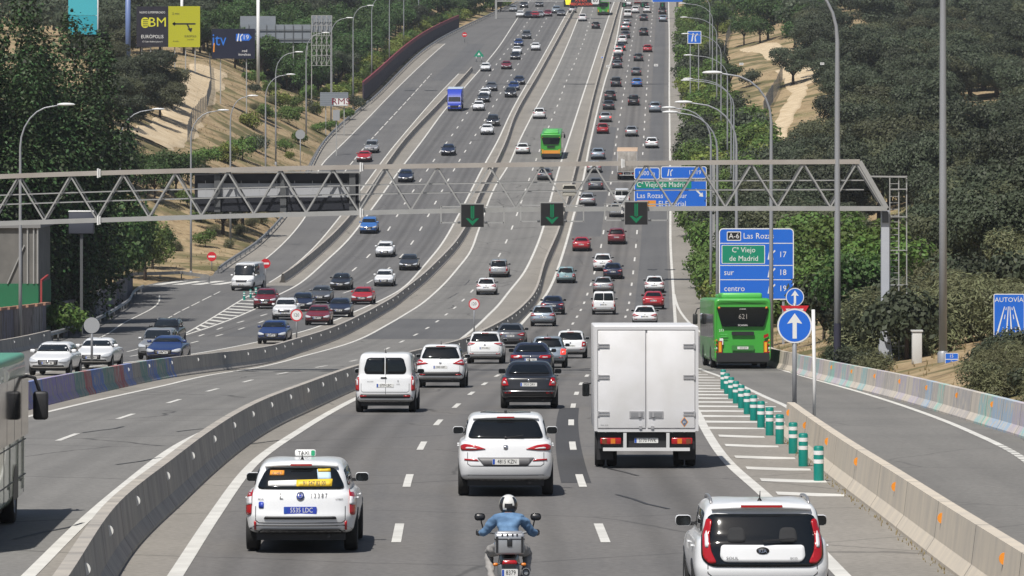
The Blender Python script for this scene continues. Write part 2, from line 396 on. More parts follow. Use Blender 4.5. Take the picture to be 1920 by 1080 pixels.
# hatched gores
d = 123.0; i = 0
while d < 212:
    a, b = RN(d)+.12, FL(d)-.1
    if d < 126: b = 7.1
    mb.quad((a, d-.1, z_off(d,3)), (b-.25, d-.55, z_off(d,3)), (b-.25, d+.25, z_off(d,3)), (a, d+.7, z_off(d,3))); d += 5.2 if d < 175 else 6
for d in (88.5, 93.6, 98.6, 104, 110.5, 116.6):
    a = RN(d)+.25; b = 6.5
    mb.quad((a, d+.2, z_off(d,3)), (b, d-.35, z_off(d,3)), (b, d+.35, z_off(d,3)), (a, d+.95, z_off(d,3)))
d = 282
while d < 398:
    a, b = CL(d), EH(d)
    lo, hi = min(a,b)+.1, max(a,b)-.1
    if hi-lo > .4: mb.quad((lo, d+1.2, z_off(d,3)), (hi, d-1.6, z_off(d,3)), (hi, d, z_off(d,3)), (lo, d+2.8, z_off(d,3)))
    d += 7
for px in range(285, 440, 36):       # chevrons at the mouth of the side road
    a, b = G(px, 534), G(px+52, 527)
    mb.quad(a+Vector((0,0,.014)), a+Vector((1.0,0,.014)), b+Vector((.8,0,.014)), b+Vector((-.2,0,.014)))
d = 690
while d < 890:                        # far gore beside the service road
    lo, hi = DR(d)+.6, CL(d)-.3
    if hi-lo > 1.2: mb.quad((lo, d, z_off(d,3)), (hi, d+5, z_off(d,3)), (hi, d+6.2, z_off(d,3)), (lo, d+1.2, z_off(d,3)))
    d += 11
for X0, d in ((CA, 700),(CD, 705),(CA, 830),(CD, 830),(CB, 760)):    # lane arrows
    x = X0(d)-1.8
    mb.quad((x-.1,d,z_off(d,3)),(x+.1,d,z_off(d,3)),(x+.1,d+4.5,z_off(d+4.5,3)),(x-.1,d+4.5,z_off(d+4.5,3)))
    mb.add([(x-.5,d+4.5,z_off(d+4.5,3)),(x+.5,d+4.5,z_off(d+4.5,3)),(x,d+7.5,z_off(d+7.5,3))],[(0,1,2)])
struct(mb.build('road_marking', WHITE_P))

# ================================================================== TERRAIN
def sstep(a, b, t):
    u = max(0., min(1., (t-a)/(b-a))); return u*u*(3-2*u)
def hump(x, y): return .5*math.sin(x*.11+y*.05)+.35*math.sin(x*.23-y*.08+1)+.3*math.sin(y*.031+2)+.15*math.sin(x*.6+y*.4)
def rise_R(u, d):
    near = sstep(0, 8, u)
    return .22*min(u, 28)+.07*max(0, u-28)-.05*max(0,u-90)+near*hump(u, d)*.6
def rise_L(u, d):
    k = sstep(415, 500, d)
    a = .46*min(u, 21)+.06*max(0, u-21)
    b = .03*u+.12*max(0, u-8)
    far = sstep(640, 760, d)
    a = a*(1-far)+far*(.12*min(u,4)+.32*max(0,min(u-4,26))+.05*max(0,u-30))
    return a*k+b*(1-k)+sstep(0,8,u)*hump(u,d)*.7
def TZ(X, d):
    u = X-ER(d)
    if u > 0: return rz(d)-.04+rise_R(u, d)
    u = EL(d)-X
    if u > 0: return rz(d)-.04+rise_L(u, d)
    return rz(d)
def hit(px, py, d0=60, d1=1400):
    """where the ray through this point of the view first meets the ground"""
    d = d0; prev = d0
    while d < d1:
        z = CZ-(py-YH)*d/F
        if z < TZ(XC(px, d), d):
            a, b = prev, d
            for _ in range(24):
                m = (a+b)/2
                if CZ-(py-YH)*m/F < TZ(XC(px, m), m): b = m
                else: a = m
            return Vector((XC(px, b), b, TZ(XC(px, b), b)))
        prev = d; d += 2.5
    return None

US = [0,.6,1.5,3,5,7.5,10,13,16,19,22,26,30,35,40,46,53,61,70,80,92,106,125,150,185,230,300]
mb = MB(); rows = []
for d in [30,36]+[42+5*i for i in range(200)]+[1045+15*i for i in range(32)]:
    r = [(EL(d)-u, d, TZ(EL(d)-u-1e-6, d)-(.25 if u == 0 else 0)) for u in reversed(US)]
    r += [(EL(d)+(ER(d)-EL(d))*j/4, d, rz(d)-.35) for j in (1,2,3)]
    r += [(ER(d)+u, d, TZ(ER(d)+u+1e-6, d)-(.25 if u == 0 else 0)) for u in US]
    rows.append(r)
mb.grid(rows)
def ground_mat():
    m = bpy.data.materials.new('dry_ground'); m.use_nodes = True; nt = m.node_tree; L = nt.links; b = nt.nodes['Principled BSDF']; b.inputs['Roughness'].default_value = .95
    b.inputs['Specular IOR Level'].default_value = .1
    tc = nt.nodes.new('ShaderNodeTexCoord')
    def nz(sc, det=6):
        n = nt.nodes.new('ShaderNodeTexNoise'); n.inputs['Scale'].default_value = sc; n.inputs['Detail'].default_value = det; L.new(tc.outputs['Object'], n.inputs['Vector']); return n.outputs['Fac']
    def mr(x, a, c):
        q = nt.nodes.new('ShaderNodeMapRange'); q.inputs[1].default_value = a; q.inputs[2].default_value = c; L.new(x, q.inputs[0]); return q.outputs[0]
    def mix(f, a, c):
        q = nt.nodes.new('ShaderNodeMix'); q.data_type = 'RGBA'; L.new(f, q.inputs[0])
        for i, v in ((6, a), (7, c)):
            if isinstance(v, tuple): q.inputs[i].default_value = (*v, 1)
            else: L.new(v, q.inputs[i])
        return q.outputs[2]
    c = mix(mr(nz(.09), .4, .6), (.27,.195,.11), (.33,.25,.15))
    c = mix(mr(nz(.35), .52, .7), c, (.215,.15,.085))
    c = mix(mr(nz(.06), .58, .66), c, (.15,.145,.06))
    c = mix(mr(nz(3.0, 3), .45, .75), c, (.40,.32,.20))
    c = mix(mr(nz(.16), .50, .60), c, (.125,.115,.055))
    c = mix(mr(nz(.9, 4), .56, .70), c, (.17,.13,.08))
    L.new(c, b.inputs['Base Color'])
    bp = nt.nodes.new('ShaderNodeBump'); bp.inputs['Strength'].default_value = .6; bp.inputs['Distance'].default_value = .3
    L.new(nz(1.2), bp.inputs['Height']); L.new(bp.outputs[0], b.inputs['Normal'])
    return m
struct(mb.build('ground', ground_mat()))
# dirt tracks
DIRT = mat('pale_dirt', (.56,.46,.32), .95, spec=.1, noise=(.5,.9,(.43,.335,.215)), bump=(1.5,.4))
def track(pts, w, name='dirt_path', h=.12):
    P = [hit(*p) for p in pts]; P = [p for p in P if p]
    Q = []
    for i in range(len(P)-1):
        for j in range(6): Q.append(P[i].lerp(P[i+1], j/6))
    Q.append(P[-1]); mb = MB(); rows = []
    for i, p in enumerate(Q):
        t = Q[min(i+1,len(Q)-1)]-Q[max(i-1,0)]; t.z = 0
        n = Vector((t.y, -t.x, 0)).normalized(); ww = w*(1+.15*math.sin(i*1.3))
        rows.append([(p.x+n.x*ww*s, p.y+n.y*ww*s, TZ(p.x+n.x*ww*s, p.y+n.y*ww*s)+h-(.5 if abs(s) == 1 else 0)) for s in (-1,-.8,-.5,-.2,0.2,.5,.8,1)])
    mb.grid(rows); struct(mb.build(name, DIRT))

# ================================================================== CONCRETE BARRIERS
def concrete(name, c1, c2, graf=None, joint=6.0, dark=None):
    """weathered precast concrete: vertical streaks, joints every few metres along the run, optional faded graffiti (in UV space)"""
    m = bpy.data.materials.new(name); m.use_nodes = True; nt = m.node_tree; L = nt.links; b = nt.nodes['Principled BSDF']; b.inputs['Roughness'].default_value = .9
    uv = nt.nodes.new('ShaderNodeUVMap'); mp = nt.nodes.new('ShaderNodeMapping'); mp.inputs['Scale'].default_value = (1.5, .5, 1); L.new(uv.outputs[0], mp.inputs[0])
    n = nt.nodes.new('ShaderNodeTexNoise'); n.inputs['Scale'].default_value = 1.0; n.inputs['Detail'].default_value = 9; n.inputs['Roughness'].default_value = .68; L.new(mp.outputs[0], n.inputs['Vector'])
    mr = nt.nodes.new('ShaderNodeMapRange'); mr.inputs[1].default_value = .35; mr.inputs[2].default_value = .68; L.new(n.outputs['Fac'], mr.inputs[0])
    mx = nt.nodes.new('ShaderNodeMix'); mx.data_type = 'RGBA'; mx.inputs[6].default_value = (*c1,1); mx.inputs[7].default_value = (*c2,1); L.new(mr.outputs[0], mx.inputs[0]); last = mx.outputs[2]
    sp = nt.nodes.new('ShaderNodeSeparateXYZ'); L.new(uv.outputs[0], sp.inputs[0])
    if graf:
        # tags: blocks along the run, each with its own colour from a ramp, broken up by noise
        vo = nt.nodes.new('ShaderNodeTexVoronoi'); vo.voronoi_dimensions = '1D'; vo.inputs['Scale'].default_value = graf[0]; L.new(sp.outputs[0], vo.inputs['W'])
        wn = nt.nodes.new('ShaderNodeSeparateColor'); L.new(vo.outputs['Color'], wn.inputs[0])
        rp = nt.nodes.new('ShaderNodeValToRGB'); rp.color_ramp.interpolation = 'CONSTANT'
        cols = graf[1]
        while len(rp.color_ramp.elements) < len(cols): rp.color_ramp.elements.new(.5)
        for i, cc in enumerate(cols): rp.color_ramp.elements[i].position = i/len(cols); rp.color_ramp.elements[i].color = (*cc, 1)
        L.new(wn.outputs[0], rp.inputs[0])
        n2 = nt.nodes.new('ShaderNodeTexNoise'); n2.inputs['Scale'].default_value = 2.2; n2.inputs['Detail'].default_value = 5; n2.inputs['Distortion'].default_value = 1.5
        mp2 = nt.nodes.new('ShaderNodeMapping'); mp2.inputs['Scale'].default_value = (1.6, .6, 1); L.new(uv.outputs[0], mp2.inputs[0]); L.new(mp2.outputs[0], n2.inputs['Vector'])
        m2 = nt.nodes.new('ShaderNodeMapRange'); m2.inputs[1].default_value = .42; m2.inputs[2].default_value = .52; m2.inputs[4].default_value = graf[2]; L.new(n2.outputs['Fac'], m2.inputs[0])
        keep = nt.nodes.new('ShaderNodeMath'); keep.operation = 'LESS_THAN'; keep.inputs[1].default_value = graf[3]; L.new(wn.outputs[1], keep.inputs[0])
        mu = nt.nodes.new('ShaderNodeMath'); mu.operation = 'MULTIPLY'; L.new(keep.outputs[0], mu.inputs[0]); L.new(m2.outputs[0], mu.inputs[1])
        if len(graf) > 4:
            ls = nt.nodes.new('ShaderNodeMath'); ls.operation = 'LESS_THAN'; ls.inputs[1].default_value = graf[4]; L.new(sp.outputs[0], ls.inputs[0])
            mu2 = nt.nodes.new('ShaderNodeMath'); mu2.operation = 'MULTIPLY'; L.new(ls.outputs[0], mu2.inputs[0]); L.new(mu.outputs[0], mu2.inputs[1]); mu = mu2
        m3 = nt.nodes.new('ShaderNodeMix'); m3.data_type = 'RGBA'; L.new(mu.outputs[0], m3.inputs[0]); L.new(last, m3.inputs[6]); L.new(rp.outputs[0], m3.inputs[7]); last = m3.outputs[2]
    if joint:
        md = nt.nodes.new('ShaderNodeMath'); md.operation = 'MODULO'; md.inputs[1].default_value = joint; L.new(sp.outputs[0], md.inputs[0])
        lt = nt.nodes.new('ShaderNodeMath'); lt.operation = 'LESS_THAN'; lt.inputs[1].default_value = .05; L.new(md.outputs[0], lt.inputs[0])
        m4 = nt.nodes.new('ShaderNodeMix'); m4.data_type = 'RGBA'; L.new(lt.outputs[0], m4.inputs[0]); L.new(last, m4.inputs[6]); m4.inputs[7].default_value = (.06,.055,.05,1); last = m4.outputs[2]
    L.new(last, b.inputs['Base Color'])
    bp = nt.nodes.new('ShaderNodeBump'); bp.inputs['Strength'].default_value = .2; L.new(n.outputs['Fac'], bp.inputs['Height']); L.new(bp.outputs[0], b.inputs['Normal'])
    return m
JER = [(-.30,0),(-.30,.07),(-.17,.27),(-.10,.85),(.10,.85),(.17,.27),(.30,.07),(.30,0)]
def sweep(mb, c, d0, d1, prof, m=0, cap=True, zf=None, wob=0.0):
    ds = dsteps(d0, d1); rows, uvs = [], []; s = 0; prev = None
    acc = [0]
    for a, b in zip(prof, prof[1:]): acc.append(acc[-1]+math.hypot(b[0]-a[0], b[1]-a[1]))
    for d in ds:
        t = (c(d+.5)-c(d-.5)); n = Vector((1, -t, 0)).normalized()
        p = Vector((c(d), d, (zf(d) if zf else rz(d)-.01)))
        if prev is not None: s += (p-prev).length
        prev = p
        rows.append([p+n*x+Vector((0,0,z)) for x, z in prof]); uvs.append([(s, a) for a in acc])
    mb.grid(rows, m, False, uvs)
    if cap:
        for r in (rows[0], rows[-1]): mb.add(r, [tuple(range(len(r)))], m)
CON_L = concrete('concrete_pale', (.56,.495,.40), (.43,.39,.335))
CON_M = concrete('concrete_grey', (.42,.385,.335), (.25,.237,.22))
CON_B1 = concrete('concrete_tagged', (.40,.37,.33), (.27,.255,.24), (.28, [(.05,.16,.5),(.35,.3,.24),(.42,.06,.08),(.25,.2,.5),(.07,.25,.22),(.1,.2,.6)], .75, .85, 74))
CON_R = concrete('concrete_painted', (.58,.52,.44), (.42,.39,.35), (.45, [(.15,.45,.5),(.3,.3,.33),(.36,.34,.5),(.2,.4,.62),(.22,.28,.2),(.48,.42,.5),(.12,.5,.45)], .6, .62), 4.0)
REF_W = mat('reflector_white', (.75,.75,.72), .3); REF_O = mat('reflector_orange', (.75,.27,.03), .35)
def barrier(name, label, c, d0, d1, m, group, refl=None, step=12.0, r0=None, r1=None, prof=JER):
    base = Vector((c(d0), d0, rz(d0))); root = empty(name, label, 'barrier', base, group=group)
    mb = MB(); sweep(mb, c, d0, d1, prof); mb.build('concrete_wall', m, root, None)
    for ch in root.children:
        for v in ch.data.vertices: v.co -= base
    if refl:
        side, mm = refl; d = r0 or d0+3; k = 0; me = None
        while d < (r1 or d1):
            t = c(d+.5)-c(d-.5)
            if me is None:
                q = MB(); pts = [(.075*math.cos(a), .085*math.sin(a)+.0) for a in [R(x) for x in range(-90, 91, 20)]]
                pts = [(x*side, z) for x, z in pts]; q.prism(pts, Matrix.Identity(4), .03); o = q.build('reflector', mm, root); me = o.data
            else:
                o = bpy.data.objects.new('reflector', me); COL.objects.link(o); o.parent = root
            # sits on the upper face of the profile and looks back along the run
            o.location = Vector((c(d)+side*.118, d+.118*-t*side, rz(d)+.62))-base; o.rotation_euler = (0, 0, -math.atan(t)); d += step; k += 1
            if k > 95: break
    return root
barrier('concrete_barrier', 'long grey concrete barrier between the bus lanes and the outbound lanes', B2, D0, 1120, CON_M, None, (1, REF_W), 8.0, 60, 420)
barrier('concrete_barrier', 'long concrete barrier with blue and red graffiti between the inbound lanes and the bus lanes', B1, 120, 1120, CON_B1, None, (1, REF_W), 8.5, 176, 470)
barrier('concrete_barrier', 'dark concrete barrier separating the side road from the inbound lanes', B0, dofy(530), dofy(134), CON_M, None)
GB = Interp([(60,6.85),(70,6.87),(80,6.92),(96,6.98),(110,7.15),(119,7.32)])
barrier('concrete_barrier', 'pale clean concrete barrier with orange reflectors beside the ramp nose', GB, D0, 119, CON_L, None, (-1, REF_O), 9.2, 62, 119)
RB = Interp([(60,13.9),(90,13.75),(104,13.5),(121,13.15+.2),(157,13.2),(180,12.95),(204,12.75),(212,12.6)])
barrier('concrete_barrier', 'pale concrete barrier covered in turquoise and violet paint along the outer ramp edge', RB, D0, 203, CON_R, None, (-1, REF_O), 9.5, 96, 200)
RB2 = Interp([(204,12.95),(215,12.75),(240,13.1),(262,13.4)])
barrier('concrete_barrier', 'short grey concrete barrier behind the green bus on the ramp', RB2, 205, 240, CON_L, None)
# low crumbling kerb wall along the far right shoulder
mb = MB(); sweep(mb, off(ER,.25), 300, 760, [(-.2,0),(-.2,.32),(.16,.36),(.2,0)]); tag(mb.build('roadside_kerb', concrete('kerb_concrete', (.5,.45,.37),(.3,.28,.24))), 'low crumbling pale kerb along the right shoulder beside bushes', 'kerb')
# ================================================================== VEHICLE BODY BUILDER
def paint(name, c, metal=0.0, rough=.32):
    return mat('paint_'+name, c, rough, metal, coat=.6, noise=(1.1,.5,tuple(x*.88+.006 for x in c)))
PW = paint('white', (.72,.73,.74)); PB = paint('black', (.012,.012,.014)); PN = paint('navy', (.012,.018,.045)); PS = paint('silver', (.42,.43,.44), .55, .35)
PG = paint('grey', (.11,.115,.125), .4, .35); PR = paint('red', (.36,.014,.02)); PRD = paint('dark_red', (.16,.012,.02)); PBL = paint('blue', (.035,.14,.42)); PDB = paint('deep_blue', (.014,.035,.13))
PT_ = paint('teal', (.28,.42,.44), .3); PSB = paint('silver_blue', (.34,.40,.46), .5); PCH = paint('charcoal', (.03,.032,.036)); PBR = paint('royal_blue', (.03,.06,.42))
GLASS = mat('car_glass', (.006,.008,.010), .06, spec=.5); GLASS2 = mat('windscreen_glass', (.012,.016,.02), .05, spec=.6)
PLAST = mat('black_plastic', (.018,.018,.02), .55); RUB = mat('tyre_rubber', (.014,.014,.014), .85); ALLOY = mat('alloy', (.35,.35,.36), .4, .6)
TLR = mat('tail_red', (.36,.008,.012), .18, coat=.5); TLW = mat('lamp_clear', (.62,.62,.64), .15, coat=.5); TLO = mat('lamp_amber', (.6,.18,.02), .25)
HLG = mat('headlamp', (.45,.47,.5), .12, coat=.8); CHR = mat('chrome', (.6,.6,.62), .15, .9); PLW = mat('plate_white', (.66,.66,.64), .4); INK = mat('black_ink', (.01,.01,.012), .5)
SEAM = mat('panel_gap', (.05,.05,.055), .6); HLIT = mat('lit_headlamp', (.8,.8,.8), .2, emit=((1,1,.95), 2.5)); TLIT = mat('lit_brake_lamp', (.6,.02,.02), .2, emit=((1,.06,.04), 1.2))
BLUEP = mat('plate_blue', (.03,.06,.4), .4); EUB = mat('plate_band_blue', (.02,.08,.4), .4); YEL = mat('sticker_yellow', (.72,.48,.03), .5); ORA = mat('sticker_orange', (.75,.3,.04), .5); WHT = mat('sticker_white', (.75,.75,.73), .5)

def ring(r, nr=5, nc=4, ns=9):
    """closed horizontal section: rear middle -> right side -> front middle -> left side"""
    w = r['w']; cr = min(r['cr'], w*.95); cf = min(r['cf'], w*.95); yr, yf = r['yr'], r['yf']; br, bf = r.get('br', .05), r.get('bf', .12)
    half = []
    for i in range(nr):
        x = (w-cr)*i/nr; half.append((x, yr+br*(x/w)**2))
    y0 = yr+br*((w-cr)/w)**2
    for i in range(nc+1):
        a = R(-90+90*i/nc); half.append((w-cr+cr*math.cos(a), y0+cr+cr*math.sin(a)))
    y1 = yf-bf*((w-cf)/w)**2; a0, a1 = y0+cr, y1-cf
    for i in range(1, ns):
        t = i/ns; half.append((w+r.get('bulge', .015)*(1-(2*t-1)**2), a0+(a1-a0)*t))
    for i in range(nc+1):
        a = R(90*i/nc); half.append((w-cf+cf*math.cos(a), y1-cf+cf*math.sin(a)))
    for i in range(nr-1, -1, -1):
        x = (w-cf)*i/nr; half.append((x, yf-bf*(x/w)**2))
    full = half+[(-x, y) for x, y in reversed(half[1:-1])]
    zr = r['z'] if 'z' in r else r['zr']; zf = r.get('zf', zr); zm = r.get('zm', (zr+zf)/2)
    ym = (yr+yf)/2; out = []
    for x, y in full:
        t = (y-yr)/(yf-yr) if yf != yr else 0
        z = zr*(1-t)*(1-2*t)+zm*4*t*(1-t)+zf*t*(2*t-1)
        out.append(Vector((x, y, z-r.get('crown', 0)*(x/w)**2)))
    return out

class Shell:
    """smooth car body from stacked rings; panels are cut by projecting outlines on to it"""
    def __init__(s, rings, lvl=1):
        bm = bmesh.new(); RS = [[bm.verts.new(p) for p in ring(r)] for r in rings]
        n = len(RS[0])
        for a, b in zip(RS, RS[1:]):
            for j in range(n): bm.faces.new((a[j], a[(j+1) % n], b[(j+1) % n], b[j]))
        bm.faces.new(RS[0][::-1])
        c = bm.verts.new(sum((v.co for v in RS[-1]), Vector())/n)
        for j in range(n): bm.faces.new((RS[-1][j], RS[-1][(j+1) % n], c))
        me = bpy.data.meshes.new('body'); bm.to_mesh(me); bm.free()
        o = bpy.data.objects.new('body', me); COL.objects.link(o); md = o.modifiers.new('s', 'SUBSURF'); md.levels = lvl; md.render_levels = lvl
        dg = bpy.context.evaluated_depsgraph_get(); dg.update()
        s.me = bpy.data.meshes.new_from_object(o.evaluated_get(dg)); bpy.data.objects.remove(o); bpy.data.meshes.remove(me)
        s.me.polygons.foreach_set('use_smooth', [True]*len(s.me.polygons)); s.me.name = 'body'
        s.bvh = BVHTree.FromPolygons([v.co.copy() for v in s.me.vertices], [tuple(p.vertices) for p in s.me.polygons])
    def proj(s, view, a, b):
        if view == 'rear': o, d = Vector((a, -9, b)), Vector((0, 1, 0))
        elif view == 'front': o, d = Vector((a, 9, b)), Vector((0, -1, 0))
        elif view == 'right': o, d = Vector((9, a, b)), Vector((-1, 0, 0))
        elif view == 'left': o, d = Vector((-9, a, b)), Vector((1, 0, 0))
        else: o, d = Vector((a, b, 9)), Vector((0, 0, -1))
        h = s.bvh.ray_cast(o, d); return (h[0], h[1], d) if h[0] else None
    def panel(s, mb, view, poly, off=.006, m=0, cell=.12, depth=.012):
        """polygon in the view plane laid on the body, standing OFF proud of it, with a rim"""
        xs = [p[0] for p in poly]; zs = [p[1] for p in poly]
        x0, x1, z0, z1 = min(xs), max(xs), min(zs), max(zs)
        nx, nz = max(1, math.ceil((x1-x0)/cell)), max(1, math.ceil((z1-z0)/cell))
        bm = bmesh.new(); pool = {}
        def V(p):
            k = (round(p[0], 4), round(p[1], 4))
            if k not in pool:
                h = s.proj(view, *p); pool[k] = bm.verts.new(h[0]-h[2]*off*.35+h[1]*off*.65) if h else None
            return pool[k]
        def clip(P, ax, lim, sg):
            out = []
            for i in range(len(P)):
                a, b = P[i-1], P[i]; ia, ib = sg*(a[ax]-lim) >= 0, sg*(b[ax]-lim) >= 0
                if ia != ib:
                    t = (lim-a[ax])/(b[ax]-a[ax]); out.append((a[0]+(b[0]-a[0])*t, a[1]+(b[1]-a[1])*t))
                if ib: out.append(b)
            return out
        for i in range(nx):
            for j in range(nz):
                P = poly
                for ax, lim, sg in ((0, x0+(x1-x0)*i/nx, 1), (0, x0+(x1-x0)*(i+1)/nx, -1), (1, z0+(z1-z0)*j/nz, 1), (1, z0+(z1-z0)*(j+1)/nz, -1)):
                    P = clip(P, ax, lim, sg)
                    if len(P) < 3: break
                if len(P) < 3: continue
                vs = []
                for p in P:
                    v = V(p)
                    if v is not None and v not in vs: vs.append(v)
                if len(vs) >= 3:
                    try: bm.faces.new(vs)
                    except ValueError: pass
        if not bm.faces: bm.free(); return
        fl = view in ('rear', 'right', 'top')
        d = {'rear': (0,-1,0), 'front': (0,1,0), 'right': (1,0,0), 'left': (-1,0,0), 'top': (0,0,1)}[view]; d = Vector(d)
        bm.normal_update()
        for f in bm.faces:
            if f.normal.dot(d) < 0: f.normal_flip()
        be = [e for e in bm.edges if e.is_boundary]
        g = bmesh.ops.extrude_edge_only(bm, edges=be)
        for v in g['geom']:
            if isinstance(v, bmesh.types.BMVert): v.co -= d*depth
        bm.verts.index_update()
        mb.add([v.co for v in bm.verts], [tuple(v.index for v in f.verts) for f in bm.faces], m, True); bm.free()
    def stroke(s, mb, view, pts, w=.01, off=.003, m=0, close=False, step=.06):
        """thin line along a polyline, lying on the body"""
        P = list(pts)+([pts[0]] if close else []); Q = []
        for a, b in zip(P, P[1:]):
            k = max(1, int(math.hypot(b[0]-a[0], b[1]-a[1])/step))
            Q += [(a[0]+(b[0]-a[0])*i/k, a[1]+(b[1]-a[1])*i/k) for i in range(k)]
        Q.append(P[-1]); prev = None
        for i, q in enumerate(Q):
            a, b = Q[max(0, i-1)], Q[min(len(Q)-1, i+1)]; dx, dz = b[0]-a[0], b[1]-a[1]; l = math.hypot(dx, dz) or 1
            e = []
            for sg in (-1, 1):
                h = s.proj(view, q[0]-dz/l*w/2*sg, q[1]+dx/l*w/2*sg); e.append(h[0]+h[1]*off if h else None)
            if prev and None not in prev and None not in e: mb.add([prev[0], prev[1], e[1], e[0]], [(0, 1, 2, 3)], m)
            prev = e
    def letters(s, mb, st, x, z, size, m=0, view='rear', sx=1.0, off=.008):
        vs, fs = text_mesh(st); cx = (max(v.x for v in vs)+min(v.x for v in vs))/2; sg = -1 if view in ('front',) else 1
        out = []
        for v in vs:
            h = s.proj(view, x+sg*(v.x-cx)*size*sx, z+v.y*size)
            if h is None: return
            out.append(h[0]-h[2]*off)
        mb.add(out, fs, m)
def rnd(poly, r=.03, n=3):
    """round the corners of a polygon"""
    out = []; k = len(poly)
    for i in range(k):
        p, a, b = Vector(poly[i]), Vector(poly[i-1]), Vector(poly[(i+1) % k])
        la, lb = (a-p).length, (b-p).length; q = min(r, la*.45, lb*.45)
        s, e = p+(a-p).normalized()*q, p+(b-p).normalized()*q
        for j in range(n+1):
            t = j/n; v = s*(1-t)**2+p*2*t*(1-t)+e*t*t; out.append((v.x, v.y))
    return out
def join_into(me, mb, m):
    """add loose surface detail to an existing mesh under a material of its own"""
    bm = bmesh.new(); bm.from_mesh(me); me.materials.append(m); k = len(me.materials)-1
    vs = [bm.verts.new(v) for v in mb.v]
    for f in mb.f:
        try: q = bm.faces.new([vs[i] for i in f]); q.material_index = k; q.smooth = True
        except ValueError: pass
    bm.to_mesh(me); bm.free()
def mir(poly): return [(-x, z) for x, z in reversed(poly)]

_wheel = {}
def wheel_mesh(r, w, kind='alloy'):
    k = (r, w, kind)
    if k in _wheel: return _wheel[k]
    t = MB(); h = w/2
    t.lathe([(r*.62,-h*.9),(r*.93,-h),(r*.99,-h*.75),(r,-h*.4),(r,h*.4),(r*.99,h*.75),(r*.93,h),(r*.62,h*.9)], 24, 'X')
    o = t.build('tyre', RUB); tm = o.data; bpy.data.objects.remove(o)
    q = MB()
    q.lathe([(.02,h*.55),(r*.15,h*.6),(r*.2,h*.45)], 16, 'X')
    q.lathe([(r*.66,h*.92),(r*.60,h*.8),(r*.57,h*.3)], 24, 'X')
    n = 5 if kind == 'alloy' else 8
    for i in range(n):
        a = 2*math.pi*i/n
        for da in (-.12, .12):
            q.bar((h*.5, r*.12*math.cos(a), r*.12*math.sin(a)), (h*.68, r*.6*math.cos(a+da), r*.6*math.sin(a+da)), .035, .02)
    q.lathe([(0,h*.28),(r*.58,h*.28)], 20, 'X', m=1)
    o = q.build('rim', [ALLOY, PLAST]); rm = o.data; bpy.data.objects.remove(o)
    _wheel[k] = (tm, rm); return _wheel[k]
def add_wheel(root, x, y, r, w, kind='alloy'):
    tm, rm = wheel_mesh(r, w, kind); e = bpy.data.objects.new('wheel', tm); COL.objects.link(e); e.parent = root; e.location = (x, y, r)
    if x < 0: e.rotation_euler = (0, 0, math.pi)
    q = bpy.data.objects.new('rim', rm); COL.objects.link(q); q.parent = e
    return e

def plate(root, sh, view, z, txt=None, blue=False, w=.52, h=.112, x=0.0, mb_off=.014):
    hit_ = sh.proj(view, x, z)
    if not hit_: return
    p, n, d = hit_
    yaw = 0 if view == 'rear' else math.pi
    mb = MB(); M = Matrix.Translation(p-d*mb_off) @ Matrix.Rotation(yaw, 4, 'Z')
    mb.prism(rrect(w, h, .008, 2), M, .02, 0)
    mb.flat(rrect(w*.085, h*.9, .003, 1, -w*.448), M, 1, -.002)
    if txt: mb.text(txt, w*.04, 0, h*.98, M, 2, -.003, .78)
    else:
        for i in range(7):
            if i != 4: mb.flat(rrect(w*.075, h*.62, .004, 1, -w*.33+i*w*.115), M, 2, -.002)
    mb.build('licence_plate', [BLUEP if blue else PLW, EUB, WHT if blue else INK], root)

